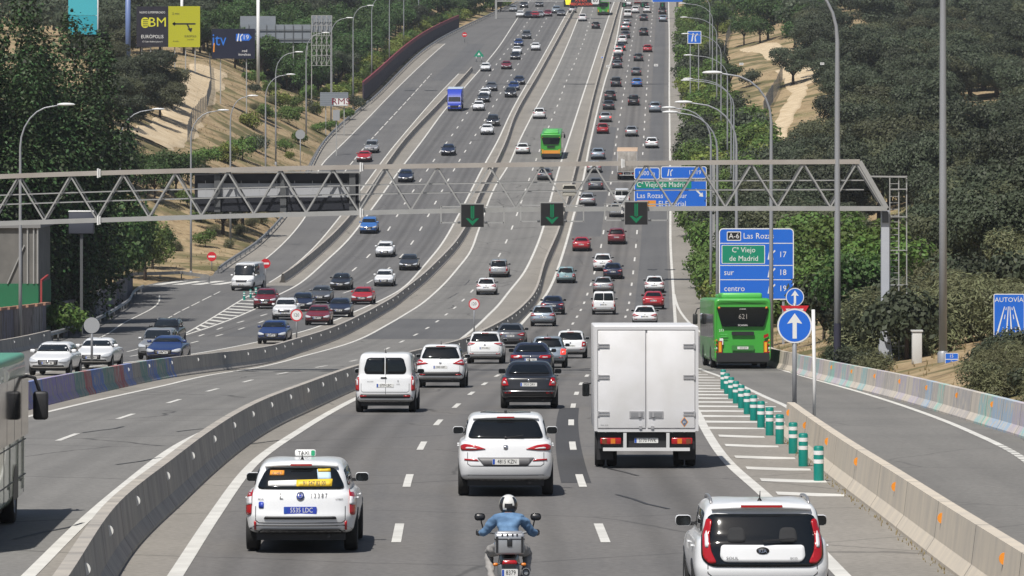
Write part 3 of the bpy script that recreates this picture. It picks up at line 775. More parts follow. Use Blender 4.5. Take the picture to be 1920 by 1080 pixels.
def car_rings(L, W, H, zb, zh, yc, yrf, yrr, yrg, trunk=None, tail=0.0, wr=.62, cr=.3, cf=.42, sill=.26, wt=.08, br=.09, bf=.2, bul=0.0):
    """standard stack of sections; trunk = y where the rear glass meets the boot of a saloon"""
    h = L/2; w = W/2; yb = trunk if trunk else yrg
    return [
        dict(z=sill, w=w-.13, yr=-h+.30, yf=h-.22, cr=.2, cf=.3, br=br, bf=bf),
        dict(z=sill+.12, w=w-.05, yr=-h+.09, yf=h-.06, cr=cr*.8, cf=cf*.9, br=br, bf=bf),
        dict(z=sill+.16, w=w-.045, yr=-h+.06, yf=h-.04, cr=cr*.8, cf=cf*.9, br=br, bf=bf),
        dict(z=sill+.34, w=w-.012, yr=-h+bul, yf=h, cr=cr, cf=cf, br=br, bf=bf),
        dict(zr=zb-.32, zf=zh-.12, zm=zb-.3, w=w, yr=-h+.03+tail*.2, yf=h-.02, cr=cr, cf=cf, br=br, bf=bf),
        dict(zr=zb-.06, zf=zh-.03, zm=zb-.07, w=w-.02, yr=-h+.06+tail*.7, yf=h-.10, cr=cr, cf=cf, br=br, bf=bf+.05),
        dict(zr=zb, zf=zh+.02, zm=zb, w=w-.05, yr=-h+.09+tail, yf=h-.22, cr=cr, cf=cf, br=br, bf=bf+.05),
        dict(zr=zb+.03, zf=zb+.01, zm=zb+.025, w=w-wt-.03, yr=yb, yf=yc, cr=cr*.8, cf=.34, br=br*.9, bf=.28),
        dict(zr=zb+.06, zf=zb+.05, zm=zb+.055, w=w-wt-.055, yr=yb+.03, yf=yc-.07, cr=cr*.8, cf=.33, br=br*.9, bf=.28),
        dict(z=(zb+H)/2+.02, w=w-(w-wr)*.42-wt*.5, yr=(yb*.45+yrr*.55), yf=(yc*.5+yrf*.5), cr=cr*.75, cf=.3, br=br*.8, bf=.24),
        dict(zr=H-.09, zf=H-.10, zm=H-.06, w=wr+.045, yr=yrr+.0, yf=yrf+.06, cr=cr*.7, cf=.28, br=br*.7, bf=.18),
        dict(zr=H-.035, zf=H-.05, zm=H-.01, w=wr-.05, yr=yrr+.09, yf=yrf-.1, cr=cr*.6, cf=.25, br=br*.7, bf=.15),
        dict(zr=H-.012, zf=H-.03, zm=H+.01, w=wr-.25, yr=yrr+.3, yf=yrf-.4, cr=.2, cf=.2, br=.03, bf=.06),
    ]
def dims(kind):
    D = dict(
      hatch=dict(L=4.05, W=1.76, H=1.48, zb=.93, zh=.74, yc=1.02, yrf=.30, yrr=-1.48, yrg=-1.86, tail=.02, wr=.58),
      suv=dict(L=4.42, W=1.84, H=1.63, zb=1.04, zh=.86, yc=1.05, yrf=.36, yrr=-1.62, yrg=-1.98, tail=.03, wr=.62),
      saloon=dict(L=4.66, W=1.80, H=1.45, zb=.96, zh=.74, yc=1.0, yrf=.30, yrr=-1.0, yrg=-1.6, trunk=-1.62, tail=.02, wr=.56),
      wagon=dict(L=4.60, W=1.79, H=1.50, zb=.94, zh=.73, yc=1.1, yrf=.42, yrr=-1.85, yrg=-2.1, tail=.02, wr=.57),
      mpv=dict(L=4.40, W=1.80, H=1.66, zb=.98, zh=.82, yc=1.25, yrf=.45, yrr=-1.80, yrg=-2.02, tail=.01, wr=.64),
      van=dict(L=4.38, W=1.82, H=1.82, zb=1.05, zh=.92, yc=1.28, yrf=.55, yrr=-2.03, yrg=-2.10, tail=-.02, wr=.72, cr=.2, wt=.04, br=.05),
      bigvan=dict(L=5.6, W=2.05, H=2.45, zb=1.25, zh=1.05, yc=2.05, yrf=1.35, yrr=-2.66, yrg=-2.72, tail=-.04, wr=.84, cr=.2, wt=.02, br=.04, sill=.30))
    return dict(D[kind])
LAMPS = dict(
    tri=lambda w, zb: [(w*.50, zb-.12), (w*.97, zb-.20), (w*.99, zb+.02), (w*.86, zb+.03)],
    slim=lambda w, zb: [(w*.46, zb-.17), (w*.80, zb-.25), (w*.985, zb-.22), (w*.985, zb-.05), (w*.80, zb-.06)],
    block=lambda w, zb: [(w*.70, zb-.30), (w*.97, zb-.30), (w*.98, zb-.04), (w*.74, zb-.03)],
    tall=lambda w, zb: [(w*.80, zb-.36), (w*.97, zb-.34), (w*.93, zb+.30), (w*.83, zb+.26)],
    post=lambda w, zb: [(w*.86, zb-.42), (w*.985, zb-.42), (w*.97, zb+.10), (w*.87, zb+.10)])

def build_car(kind, pm, label, cat, lamp='tri', plate_txt=None, blue_plate=False, lvl=1, rails=False, antenna=True, name=None, over=None, hero=None, bumper=.20, lit=False, rearwin=None, twin=False, group=None, pz=None):
    D = dims(kind); D.update(over or {}); rg = car_rings(**D); sh = Shell(rg, lvl)
    L, W, H, zb, zh = D['L'], D['W'], D['H'], D['zb'], D['zh']; w = W/2; h = L/2; sill = D.get('sill', .26)
    root = empty(name or 'car', label, cat, group=group)
    sh.me.materials.append(pm); body = link('body', sh.me, root)
    wr = D.get('wr', .62)
    # rear glass
    mb = MB(); z0, z1 = zb+.06, H-.13; wm = w-D.get('wt', .08)
    rw = rearwin or rnd([(-wm+.10, z0), (wm-.10, z0), (wr-.05, z1), (-wr+.05, z1)], .09)
    if kind == 'saloon': rw = rnd([(-wm+.14, zb+.085), (wm-.14, zb+.085), (wr-.07, H-.10), (-wr+.07, H-.10)], .08)
    if twin:
        c = sum(p[0] for p in rw)/len(rw)
        L_ = [(min(x, -.02), z) for x, z in rw]; R_ = [(max(x, .02), z) for x, z in rw]
        for P in (L_, R_):
            q = MB(); sh.panel(q, 'rear', rnd(P, .02), .008, 0); q.build('rear_window', GLASS, root)
    else:
        sh.panel(mb, 'rear', rw, .016 if lvl > 1 else .009, 0, .05 if lvl > 1 else .1, .02)
        if hero is None:   # a hint of the far window seen through the glass: nothing; a wiper on it instead
            pass
        mb.build('rear_window', GLASS, root)
    # windscreen
    mb = MB(); ws = rnd([(-wm+.08, zb+.10), (wm-.08, zb+.10), (wr-.03, H-.13), (-wr+.03, H-.13)], .09)
    sh.panel(mb, 'front', ws, .008); mb.build('windscreen', GLASS2, root)
    # side windows
    yb = D.get('trunk') or D['yrg']; yc, yrf, yrr = D['yc'], D['yrf'], D['yrr']
    zs0, zs1 = zb+.10, H-.14
    def yr_at(z): t = (z-zb)/(H-zb); return yb+(yrr-yb)*t
    def yf_at(z): t = (z-zb)/(H-zb); return yc+(yrf-yc)*t
    bp = (yr_at(zs0)+yf_at(zs1))/2+.15; cp = yr_at(zs1)+.42 if kind != 'saloon' else yr_at(zs1)+.1
    front = [(bp+.04, zs0), (yf_at(zs0)-.32, zs0), (yf_at(zs1)-.16, zs1), (bp+.04, zs1)]
    rear = [(max(yr_at(zs0)+.42, cp-.25), zs0), (bp-.04, zs0), (bp-.04, zs1), (cp+.02, zs1)]
    quarter = [(yr_at(zs0)+.25, zs0+.02), (max(yr_at(zs0)+.36, cp-.32), zs0), (cp-.06, zs1), (yr_at(zs1)+.20, zs1-.03)]
    panes = [front, rear]+([quarter] if kind in ('suv', 'mpv', 'wagon', 'hatch') else [])
    if kind in ('van', 'bigvan'): panes = [front]
    for view in ('right', 'left'):
        for P in panes:
            q = MB(); sh.panel(q, view, rnd(P, .04), .007, 0, .2); q.build('side_window', GLASS, root)
    # lamps
    tp = LAMPS[lamp](w, zb) if isinstance(lamp, str) else lamp
    for P in (rnd(tp, .03), mir(rnd(tp, .03))):
        q = MB(); sh.panel(q, 'rear', P, .018, 0, .06, .02)
        cx_, cz_ = sum(p[0] for p in P)/len(P), sum(p[1] for p in P)/len(P)
        sh.panel(q, 'rear', [(cx_+(x-cx_)*.45, cz_+(z-cz_)*.3-.01) for x, z in P], .022, 1, .08, .008)
        q.build('tail_lamp', [TLIT if lit else TLR, TLW], root)
    hp = rnd([(w*.50, zh-.17), (w*.80, zh-.20), (w*.985, zh-.12), (w*.94, zh+.01), (w*.72, zh-.03), (w*.5, zh-.10)], .03)
    for P in (hp, mir(hp)):
        q = MB(); sh.panel(q, 'front', P, .014, 0, .08, .02); q.build('headlamp', HLIT if lit == 'front' else HLG, root)
    q = MB(); sh.panel(q, 'front', rnd([(-w*.46, zh-.27), (w*.46, zh-.27), (w*.50, zh-.07), (-w*.50, zh-.07)], .03), .01, 0, .1)
    sh.panel(q, 'front', rnd([(-w*.82, sill-.015), (w*.82, sill-.015), (w*.74, sill+.19), (-w*.74, sill+.19)], .03), .01, 0, .1)
    for i in range(3): sh.stroke(q, 'front', [(-w*.40, zh-.21+i*.045), (w*.40, zh-.21+i*.045)], .012, .014, 1)
    sh.panel(q, 'front', disc(.05, 12, 0, zh-.15), .02, 1, .2)
    q.build('front_grille', [PLAST, CHR], root)
    # rear valance in black plastic, reflectors, panel gaps, badge
    q = MB(); sh.panel(q, 'rear', rnd([(-w*.86, sill-.015), (w*.86, sill-.015), (w*.93, sill+bumper*.6), (w*.80, sill+bumper), (-w*.80, sill+bumper), (-w*.93, sill+bumper*.6)], .03), .012, 0, .12)
    q.build('bumper_trim', PLAST, root)
    q = MB(); sh.stroke(q, 'rear', [(-w*.80, zb-.42), (-w*.74, zb-.46), (w*.74, zb-.46), (w*.80, zb-.42)], .014, .003)
    sh.stroke(q, 'rear', [(-w*.80, zb-.42), (-w*.80, zb-.2)], .012, .003); sh.stroke(q, 'rear', [(w*.80, zb-.42), (w*.80, zb-.2)], .012, .003)
    for view in ('left', 'right'):
        for yy in (bp, yr_at(zs0)+.5 if kind not in ('van', 'bigvan') else bp-.01, yf_at(zs0)-.30): sh.stroke(q, view, [(yy, sill+.14), (yy, zb-.02)], .012, .003)
    join_into(sh.me, q, SEAM)
    q = MB(); sh.panel(q, 'rear', disc(.045, 14, 0, zb-.10), .014, 0, .2); q.build('badge', CHR, root)
    for sg in (-1, 1):
        q = MB(); sh.panel(q, 'rear', [(sg*w*.62, sill+.22), (sg*w*.84, sill+.22), (sg*w*.84, sill+.26), (sg*w*.62, sill+.26)][::sg], .014, 0, .2); q.build('reflector', TLR, root)
    plate(root, sh, 'rear', pz or (zb-.26 if kind not in ('saloon',) else zb-.24), plate_txt, blue_plate); plate(root, sh, 'front', sill+.28, None)
    # spoiler with the high brake lamp
    if kind not in ('saloon', 'van', 'bigvan'):
        q = MB(); zt = H-.055; yy = yrr+.02; ww = wr-.02
        pts = lambda y, z, s: [(-ww*s, y+.08, z-.02), (-ww*s*.6, y+.01, z), (0, y-.01, z+.01), (ww*s*.6, y+.01, z), (ww*s, y+.08, z-.02)]
        q.grid([pts(yy+.22, zt+.035, .96), pts(yy-.10, zt+.0, 1.0), pts(yy-.12, zt-.035, 1.0), pts(yy+.04, zt-.075, .98)])
        sp = q.build('spoiler', pm, root)
        q = MB(); q.box((0, yy-.135, zt-.018), (.34, .02, .028)); q.build('brake_lamp', TLR, sp)
        q = MB(); q.bar((0, 0, 0), (.34, -.02, .05), .022, .014); q.lathe([(0,-.01),(.03,-.01),(.03,.02),(0,.02)], 10, 'Y')
        pr = sh.proj('rear', 0, zb+.08)
        if pr: o = q.build('rear_wiper', PLAST, root); o.location = pr[0]+Vector((0,-.03,0))
    # mirrors
    for sg in (-1, 1):
        pr = sh.proj('right' if sg > 0 else 'left', yf_at(zb)-.42, zb+.08)
        if not pr: continue
        p = pr[0]; q = MB(); c = p+Vector((sg*.17, .02, .04))
        q.rbox(c, (.22, .10, .15), .045, 0); q.bar(p+Vector((-sg*.03,.03,-.01)), c+Vector((-sg*.06,.02,-.04)), .05, .05, 1)
        q.flat(rrect(.205, .135, .04, 2), Matrix.Translation(c+Vector((0,-.052,0))), 2)
        q.build('wing_mirror', [pm if (sg and hero != 'plainmirror') else PLAST, PLAST, GLASS], root)
    # door handles
    q = MB()
    for sg in (-1, 1):
        for yy in (bp+.22 if False else bp-.0+.12, yr_at(zs0)+.62):
            pr = sh.proj('right' if sg > 0 else 'left', yy, zb-.10)
            if pr: q = MB(); q.rbox(pr[0]+Vector((sg*.015,0,0)), (.04, .17, .03), .012); q.build('door_handle', pm, root)
    # underbody, wheels in arches
    rw_ = .325 if kind in ('suv', 'mpv', 'van') else (.36 if kind == 'bigvan' else .31)
    q = MB(); q.box((0, 0, sill+.02), (W-.36, L-.7, .16)); q.box((0, -h+.62, sill+.05), (.8, .4, .2)); q.tube([(w*.5, -h+.7, sill), (w*.5, -h+.16, sill+.02)], .03, 8); q.build('underbody', PLAST, root)
    ya, yfw = -h+(.80 if L < 4.5 else .92), h-.86
    for y in (ya, yfw):
        for sg in (-1, 1):
            arch = [((rw_+.075)*math.cos(R(a)), (rw_+.075)*math.sin(R(a))) for a in range(-8, 189, 14)]
            P = [(y+a, max(sill+.06, rw_+b)) for a, b in arch]
            q = MB(); sh.panel(q, 'right' if sg > 0 else 'left', P, .008, 0, .14); q.build('wheel_arch', PLAST, root)
            add_wheel(root, sg*(w-.105), y, rw_, .215)
    if rails:
        for sg in (-1, 1):
            q = MB(); pts = []
            for i in range(9):
                yy = yrr+.25+(yrf-.15-yrr-.25)*i/8; pr = sh.proj('top', sg*(wr-.03), yy); pts.append(pr[0]+Vector((0,0,.045 if 0 < i < 8 else .0)))
            q.tube(pts, .02, 6); q.build('roof_rail', ALLOY, root)
    if antenna:
        pr = sh.proj('top', 0, yrr+.32)
        if pr: q = MB(); q.tube([pr[0], pr[0]+Vector((0,-.10,.14))], [.012,.005], 6); q.lathe([(.035,0),(.02,.03),(.008,.05)], 8, c=pr[0]); q.build('antenna', PLAST, root)
    root['len'] = L; root['axle'] = -ya; root['faxle'] = yfw
    return root, sh, D

def place(root, px, py, inbound=False, ref=None, dyaw=0.0, d=None):
    """stand a vehicle on the road with its nearer axle at the picture point; heading follows the lane"""
    ref = ref or (CB if inbound else DB)
    g = G(px, py) if d is None else Vector((XC(px, d), d, rz(d)))
    t = (ref(g.y+4)-ref(g.y-4))/8; sl = (rz(g.y+3)-rz(g.y-3))/6
    yaw = -math.atan(t)+dyaw
    ax = root['faxle'] if inbound else root['axle']
    f = Vector((-math.sin(yaw), math.cos(yaw), sl)).normalized()
    c = g+f*ax
    root.location = (c.x, c.y, c.z+.012)
    root.rotation_euler = (math.atan(sl)*(-1 if inbound else 1), 0, yaw+(math.pi if inbound else 0))
    return root
def recolor(root, pm, old):
    for o in [root]+list(root.children_recursive):
        if o.type != 'MESH': continue
        for i, s in enumerate(o.material_slots):
            if s.material is old: s.link = 'OBJECT'; s.material = pm
# ================================================================== LEADING VEHICLES, BUILT ONE BY ONE
def on_body(sh, root, name, m, view, poly, off=.014, cell=.1, depth=.012):
    q = MB(); sh.panel(q, view, poly, off, 0, cell, depth); return q.build(name, m, root)
def ink(sh, root, name, m, *lines_):
    q = MB()
    for st, x, z, size, sx in lines_: sh.letters(q, st, x, z, size, sx=sx, off=.014)
    return q.build(name, m, root) if q.f else None
def drop(root, *names):
    for o in list(root.children_recursive):
        if o.name.split('.')[0] in names: bpy.data.objects.remove(o)

# --- taxi
tl = [(.775,.62),(.855,.60),(.868,.74),(.845,1.06),(.79,1.14),(.74,1.10),(.765,.92)]
r, sh, D = build_car('wagon', PW, 'white taxi estate with yellow phone sticker in its rear window', 'taxi', tl, '5535 LDC', True, 2, name='taxi',
    over=dict(L=4.62, W=1.775, H=1.465, zb=.95, yrr=-1.80, yrg=-2.12, wr=.60, cr=.34), bumper=.20)
drop(r, 'tail_lamp', 'reflector', 'badge', 'rear_wiper')
for P in (tl, mir(tl)):
    q = MB(); sh.panel(q, 'rear', rnd(P, .03), .02, 0, .06, .02); sg = 1 if P is tl else -1
    M_ = lambda pts: pts if sg > 0 else mir(pts)
    sh.panel(q, 'rear', M_([(.765,.78),(.86,.76),(.855,.88),(.768,.90)]), .026, 1, .06); q.build('tail_lamp', [TLR, TLW], r)
    on_body(sh, r, 'reflector', TLR, 'rear', M_([(.70,.38),(.735,.38),(.735,.52),(.70,.52)]))
q = MB(); sh.panel(q, 'rear', rnd([(-.52,1.055),(-.05,1.055),(-.05,1.15),(-.52,1.135)], .02), .022, 0, .06); sh.panel(q, 'rear', rnd([(-.07,1.05),(.49,1.05),(.50,1.165),(-.07,1.15)], .01), .025, 1, .06)
sh.panel(q, 'rear', [(-.50,1.22),(-.27,1.22),(-.27,1.295),(-.49,1.295)], .022, 2, .06); sh.panel(q, 'rear', [(.27,1.15),(.48,1.15),(.46,1.31),(.25,1.31)], .023, 3, .06); sh.panel(q, 'rear', [(.27,1.27),(.465,1.27),(.46,1.325),(.26,1.325)], .027, 1, .06)
sh.letters(q, '91 547 82 00', .215, 1.105, .095, 4, sx=.72, off=.035); sh.letters(q, 'X-1487', -.385, 1.258, .07, 4, sx=.75, off=.03)
q.build('window_sticker', [WHT, YEL, ORA, mat('sticker_pale_blue', (.45,.6,.75), .5), INK], r)
q = MB(); sh.panel(q, 'rear', disc(.065, 18, 0, .905), .016, 0, .2); sh.panel(q, 'rear', disc(.05, 18, 0, .905), .02, 1, .2); sh.stroke(q, 'rear', disc(.03, 14, 0, .91), .012, .024, 0, True); q.build('badge', [CHR, BLUEP], r)
ink(sh, r, 'lettering', INK, ('L', -.30, .905, .13, 1.), ('1 3 3 8 7', .30, .915, .095, .8), ('HYBRID', .62, .86, .035, 1.), ('PLUS', -.63, .86, .04, 1.))
on_body(sh, r, 'city_crest', BLUEP, 'rear', rnd([(-.66,.72),(-.58,.72),(-.58,.82),(-.66,.82)], .02)); on_body(sh, r, 'bumper_step', PLAST, 'rear', rnd([(-.58,.55),(.58,.55),(.56,.595),(-.56,.595)], .02))
q = MB(); q.stroke = None
pr = sh.proj('top', 0, -.2)[0]; q = MB(); q.rbox(pr+Vector((0,0,.065)), (.34,.14,.11), .03, 0); M = Matrix.Translation(pr+Vector((0,-.07,.065))); q.flat(rrect(.06,.09,.01,2,.125), M, 1, -.003); q.text('TAXI', -.03, 0, .085, M, 2, -.004)
sgn = q.build('taxi_roof_sign', [WHT, mat('taxi_green', (.02,.3,.14), .4), INK], r)
on_body(sh, r, 'lower_valance', PLAST, 'rear', rnd([(-.78,.24),(.78,.24),(.62,.40),(-.62,.40)], .04), .02)
place(r, 567, 1033)
TAXI = r

# --- white suv ahead of the motorcycle
tl = [(.38,.925),(.62,.90),(.86,.895),(.88,.98),(.80,1.02),(.60,1.0)]
r, sh, D = build_car('suv', PW, 'white sport utility car with dark glass roof ahead of the motorcycle', 'car', tl, '4815 KZN', False, 2, name='car',
    over=dict(L=4.48, W=1.85, H=1.60, zb=1.06, wr=.66, yrr=-1.58), bumper=.17, antenna=False, pz=.685)
drop(r, 'reflector')
for sg in (1, -1): on_body(sh, r, 'reflector', TLR, 'rear', [(.52,.695),(.80,.705),(.80,.74),(.56,.73)] if sg > 0 else mir([(.52,.695),(.80,.705),(.80,.74),(.56,.73)]))
on_body(sh, r, 'roof_glass', GLASS2, 'top', rnd([(-.50,-1.1),(.50,-1.1),(.46,.05),(-.46,.05)], .08), .008, .12)
on_body(sh, r, 'bumper_insert', mat('bumper_grey', (.11,.11,.115), .5), 'rear', rnd([(-.42,.60),(.42,.60),(.56,.765),(-.56,.765)], .03), .008)
q = MB(); p = sh.proj('top', 0, -1.2)[0]; q.rbox(p+Vector((0,0,.03)), (.05,.16,.07), .02); q.build('shark_fin', PLAST, r)
ink(sh, r, 'lettering', CHR, ('H', 0, .96, .11, 1.3),)
place(r, 948, 929)

# --- boxy white car at lower right
tl = [(.60,.70),(.70,.69),(.775,.78),(.775,1.02),(.715,1.27),(.645,1.25),(.69,1.02),(.675,.86)]
r, sh, D = build_car('suv', PW, 'boxy white hatchback with big black tailgate panel, nearest to the camera', 'car', tl, None, False, 2, name='car', rails=True,
    over=dict(L=4.14, W=1.80, H=1.50, zb=.99, wr=.68, yrr=-1.66, yrg=-1.92, wt=.06, cr=.28), bumper=.18,
    rearwin=rnd([(-.68,.655),(.68,.655),(.80,.75),(.80,1.02),(.69,1.33),(-.69,1.33),(-.80,1.02),(-.80,.75)], .08))
drop(r, 'licence_plate', 'badge', 'tail_lamp', 'reflector', 'rear_wiper', 'brake_lamp')
for P in (tl, mir(tl)):
    q = MB(); sh.panel(q, 'rear', rnd(P, .04), .034, 0, .04, .03)
    c = [(.705,.90),(.745,.90),(.745,1.04),(.715,1.12),(.70,1.05)]; sh.panel(q, 'rear', rnd(c if P is tl else mir(c), .02), .042, 1, .04); q.build('tail_lamp', [TLR, TLW], r)
tg = rnd([(-.50,.715),(.50,.715),(.56,.78),(.545,.935),(-.545,.935),(-.56,.78)], .04)
on_body(sh, r, 'tailgate_panel', PW, 'rear', tg, .036, .05, .03)
q = MB(); sh.panel(q, 'rear', [(math.cos(R(a))*.085, 0.865+math.sin(R(a))*.045) for a in range(0,360,20)], .045, 0, .2); sh.letters(q, 'KIA', 0, .865, .07, 1, off=.06); q.build('badge', [INK, CHR], r)
ink(sh, r, 'lettering', INK, ); q = MB(); sh.letters(q, 'SOUL', -.40, .77, .055, 0, sx=1.2, off=.05); sh.letters(q, 'ECO', .41, .77, .04, 0, sx=1.2, off=.05); q.build('lettering', INK, r)
q = MB(); q.box((0, D['yrr']-.11, D['H']-.06), (.55,.03,.03)); q.build('brake_lamp', TLR, r)
for i, x in enumerate((-.34,.34)):     # head rests seen through the glass
    on_body(sh, r, 'head_rest', mat('seat_fabric', (.02,.021,.023), .9), 'rear', rnd([(x-.13,.97),(x+.13,.97),(x+.10,1.16),(x-.10,1.16)], .06), .02, .05)
q = MB(); q.bar((-.0,-2.04,1.0),(.42,-2.01,1.03),.025,.02); q.build('rear_wiper', PLAST, r)
place(r, 1424, 0, d=60.5)

# --- black saloon
r, sh, D = build_car('saloon', PB, 'black saloon with chrome bumper strip in the middle lane', 'car', [(.62,.72),(.83,.70),(.85,.80),(.80,.96),(.70,.97)], '3933 DRV', False, 2, name='car', over=dict(zb=1.0, H=1.47, W=1.77), bumper=.14)
on_body(sh, r, 'chrome_strip', CHR, 'rear', [(-.80,.545),(.80,.545),(.80,.565),(-.80,.565)], .02); ink(sh, r, 'lettering', CHR, ('TDI', .58, .92, .06, 1.))
place(r, 992, 766)
# --- small white van with twin rear doors
r, sh, D = build_car('van', PW, 'small white delivery van with two glazed rear doors', 'van', 'post', '0779 LBC', False, 2, name='delivery_van', twin=True, bumper=.30,
    over=dict(zb=1.08), rearwin=rnd([(-.60,1.16),(.60,1.16),(.65,1.30),(.56,1.62),(.48,1.66),(-.48,1.66),(-.56,1.62),(-.65,1.30)], .08))
drop(r, 'badge')
q = MB(); sh.stroke(q, 'rear', [(.015,.50),(.015,1.72)], .014, .004); q.build('door_gap', SEAM, r); on_body(sh, r, 'door_handle', PLAST, 'rear', rnd([(-.14,1.03),(.06,1.03),(.04,1.075),(-.14,1.075)], .02), .02)
ink(sh, r, 'lettering', mat('dark_script', (.2,.2,.21), .5), ('PARTNER', -.45, .94, .045, 1.), ('DIESEL', .40, .86, .04, 1.), ('R', .40, .95, .10, .8))
place(r, 724, 773)
# --- two white cars ahead of the small van
r, sh, D = build_car('suv', PW, 'white crossover with black lower bumper just ahead of the small van', 'car', 'tri', '1942 GBT', False, 1, name='car', over=dict(W=1.84, H=1.64), bumper=.34)
place(r, 827, 727)
r, sh, D = build_car('suv', PW, 'white crossover with slanting red lamps beside the middle barrier', 'car', [(.42,1.02),(.80,.90),(.90,.93),(.88,1.05)], '7711 HRL', False, 1, name='car', over=dict(W=1.80, H=1.60), bumper=.22)
place(r, 910, 682)
r, sh, D = build_car('saloon', PN, 'dark blue saloon half hidden by the black saloon', 'car', [(.34,.80),(.62,.76),(.86,.80),(.86,.92),(.40,.91)], '4471 JGN', False, 1, name='car', over=dict(W=1.84, L=4.7))
place(r, 996, 706)
r, sh, D = build_car('wagon', PSB, 'silver blue estate with a lit red lamp beside the dark saloons', 'car', 'block', '2210 FKD', False, 1, name='car', lit=True, over=dict(W=1.76))
place(r, 1027, 690)
r, sh, D = build_car('hatch', PW, 'white hatchback with square red lamps, far side of the silver blue estate', 'car', 'block', '8350 HZC', False, 1, name='car', over=dict(W=1.69, L=3.97))
place(r, 1070, 672)

# --- white box truck
def box_truck(label, body_m, cab_m, Wd=2.28, top=3.2, bot=.80, BL=4.4, hero=False, roof_m=None, front=False):
    root = empty('box_truck', label, 'truck'); w = Wd/2
    q = MB(); q.rbox((0, BL/2+.0, (top+bot)/2), (Wd, BL, top-bot), .03, 0, 2); q.build('cargo_box', body_m, root)
    if roof_m: q = MB(); q.rbox((0, BL/2, top+.02), (Wd+.02, BL+.02, .08), .02); q.build('roof', roof_m, root)
    fr = mat('trim_grey', (.30,.30,.31), .5)
    q = MB()
    for sg in (-1, 1): q.box((sg*(w-.035), -.02, (top+bot)/2), (.07, .05, top-bot-.04))
    q.box((0,-.02,top-.05), (Wd-.14,.05,.07)); q.box((0,-.02,bot+.03), (Wd-.14,.05,.06)); q.build('door_frame', mat('frame_pale', (.55,.55,.56), .5), root)
    for sg in (-1, 1):
        dq = MB(); dq.rbox((sg*(w/2-.03), -.03, (top+bot)/2-.01), (w-.10, .04, top-bot-.19), .008); dr = dq.build('rear_door', body_m, root)
        if hero:
            for z in (bot+.38, (top+bot)/2+.02, top-.46):
                hq = MB(); hq.box((sg*(w-.20), -.062, z), (.26, .022, .035)); hq.box((sg*(w-.20), -.062, z+.055), (.26, .022, .02)); hq.box((sg*(w-.09), -.062, z+.02), (.04,.03,.11)); hq.build('hinge', fr, dr)
            lq = MB(); lq.box((sg*.21, -.058, bot+.38), (.32, .02, .15)); lq.box((sg*.21, -.066, bot+.38), (.26, .02, .10), 1); lq.box((sg*.15,-.08,bot+.38), (.05,.03,.11)); lq.box((sg*.13,-.06,bot+.10), (.06,.03,.07)); lq.build('latch', [fr, ALLOY], dr)
    if hero:
        q = MB(); M = Matrix.Translation((.83,-.054,bot+.22)); q.flat([(0,-.115),(.085,0),(0,.115),(-.085,0)], M, 0); q.flat([(0,-.095),(.068,0),(0,.095),(-.068,0)], M, 1, -.003); q.text('JEL', 0, -.005, .055, M, 2, -.006); q.build('hazard_sticker', [ORA, mat('sticker_blue_grey', (.10,.14,.22), .5), WHT], root)
        q = MB(); M = Matrix.Translation((-.92,-.054,bot+.12)); q.text('PMA 3500', 0, .03, .04, M, 0); q.text('TARA 2310', 0, -.03, .04, M, 0); q.build('weight_lettering', fr, root)
    # rear chassis with lamps, plate and under-run bar
    q = MB(); q.box((0,.22,bot-.20), (Wd-.16,.30,.34)); q.box((0,3.1,.62), (.9,5.4,.22)); q.box((0,.9,.55), (Wd-.5,.5,.3)); q.build('chassis', PLAST, root)
    for sg in (-1, 1):
        q = MB(); q.rbox((sg*(w-.36), .05, bot-.20), (.46,.08,.14), .02, 0); q.box((sg*(w-.36)-sg*.05, .005, bot-.20), (.10,.02,.11), 1); q.box((sg*(w-.36)+sg*.14, .005, bot-.20), (.10,.02,.11), 2); q.build('tail_lamp', [TLR, TLO, mat('lamp_dark_amber', (.16,.05,.02), .3)], root)
    q = MB(); M = Matrix.Translation((0,.055,bot-.19)); q.prism(rrect(.52,.11,.01,2), M, .02, 0); q.flat(rrect(.045,.10,.003,1,-.235), M, 1, -.002); q.text('5170 FWK', .03, 0, .11, M, 2, -.003, .78) if hero else q.flat(rrect(.40,.06,.004,1,.02), M, 2, -.002); q.build('licence_plate', [PLW, EUB, INK], root)
    q = MB(); q.box((0,-.0,bot-.38), (1.9,.07,.07))
    for sg in (-1, 1): q.bar((sg*.47,-.02,bot-.02), (sg*.47,.0,bot-.40), .07, .06)
    q.build('underrun_bar', mat('bar_white', (.6,.6,.6), .5), root)
    for sg in (-1, 1):
        q = MB(); q.box((sg*(w-.24), .52, .42), (.36,.03,.5)); q.build('mud_flap', PLAST, root)
        for dx in (.14, .40): add_wheel(root, sg*(w-dx), 1.1, .40, .22, 'truck')
        add_wheel(root, sg*(w-.22), BL+.75, .40, .24, 'truck')
    # cab
    y0 = BL+.12; cw = w-.10
    sec = [(0,.45),(0,2.25),(.5,2.35),(1.05,2.28),(1.55,1.45),(1.72,1.25),(1.80,.95),(1.80,.45)]
    q = MB(); n = len(sec); rows = []
    for x, k in ((-cw,.92),(-cw+.05,1),(-.5*cw,1),(0,1),(.5*cw,1),(cw-.05,1),(cw,.92)): rows.append([(x, y0+.05+(y-.0)*(k if y > .6 else 1), .45+(z-.45)*(k if abs(x) == cw else 1)) for y, z in sec])
    q.grid(rows, 0, False); q.add(rows[0], [tuple(range(n-1,-1,-1))]); q.add(rows[-1], [tuple(range(n))]); q.build('cab', cab_m, root, merge=True)
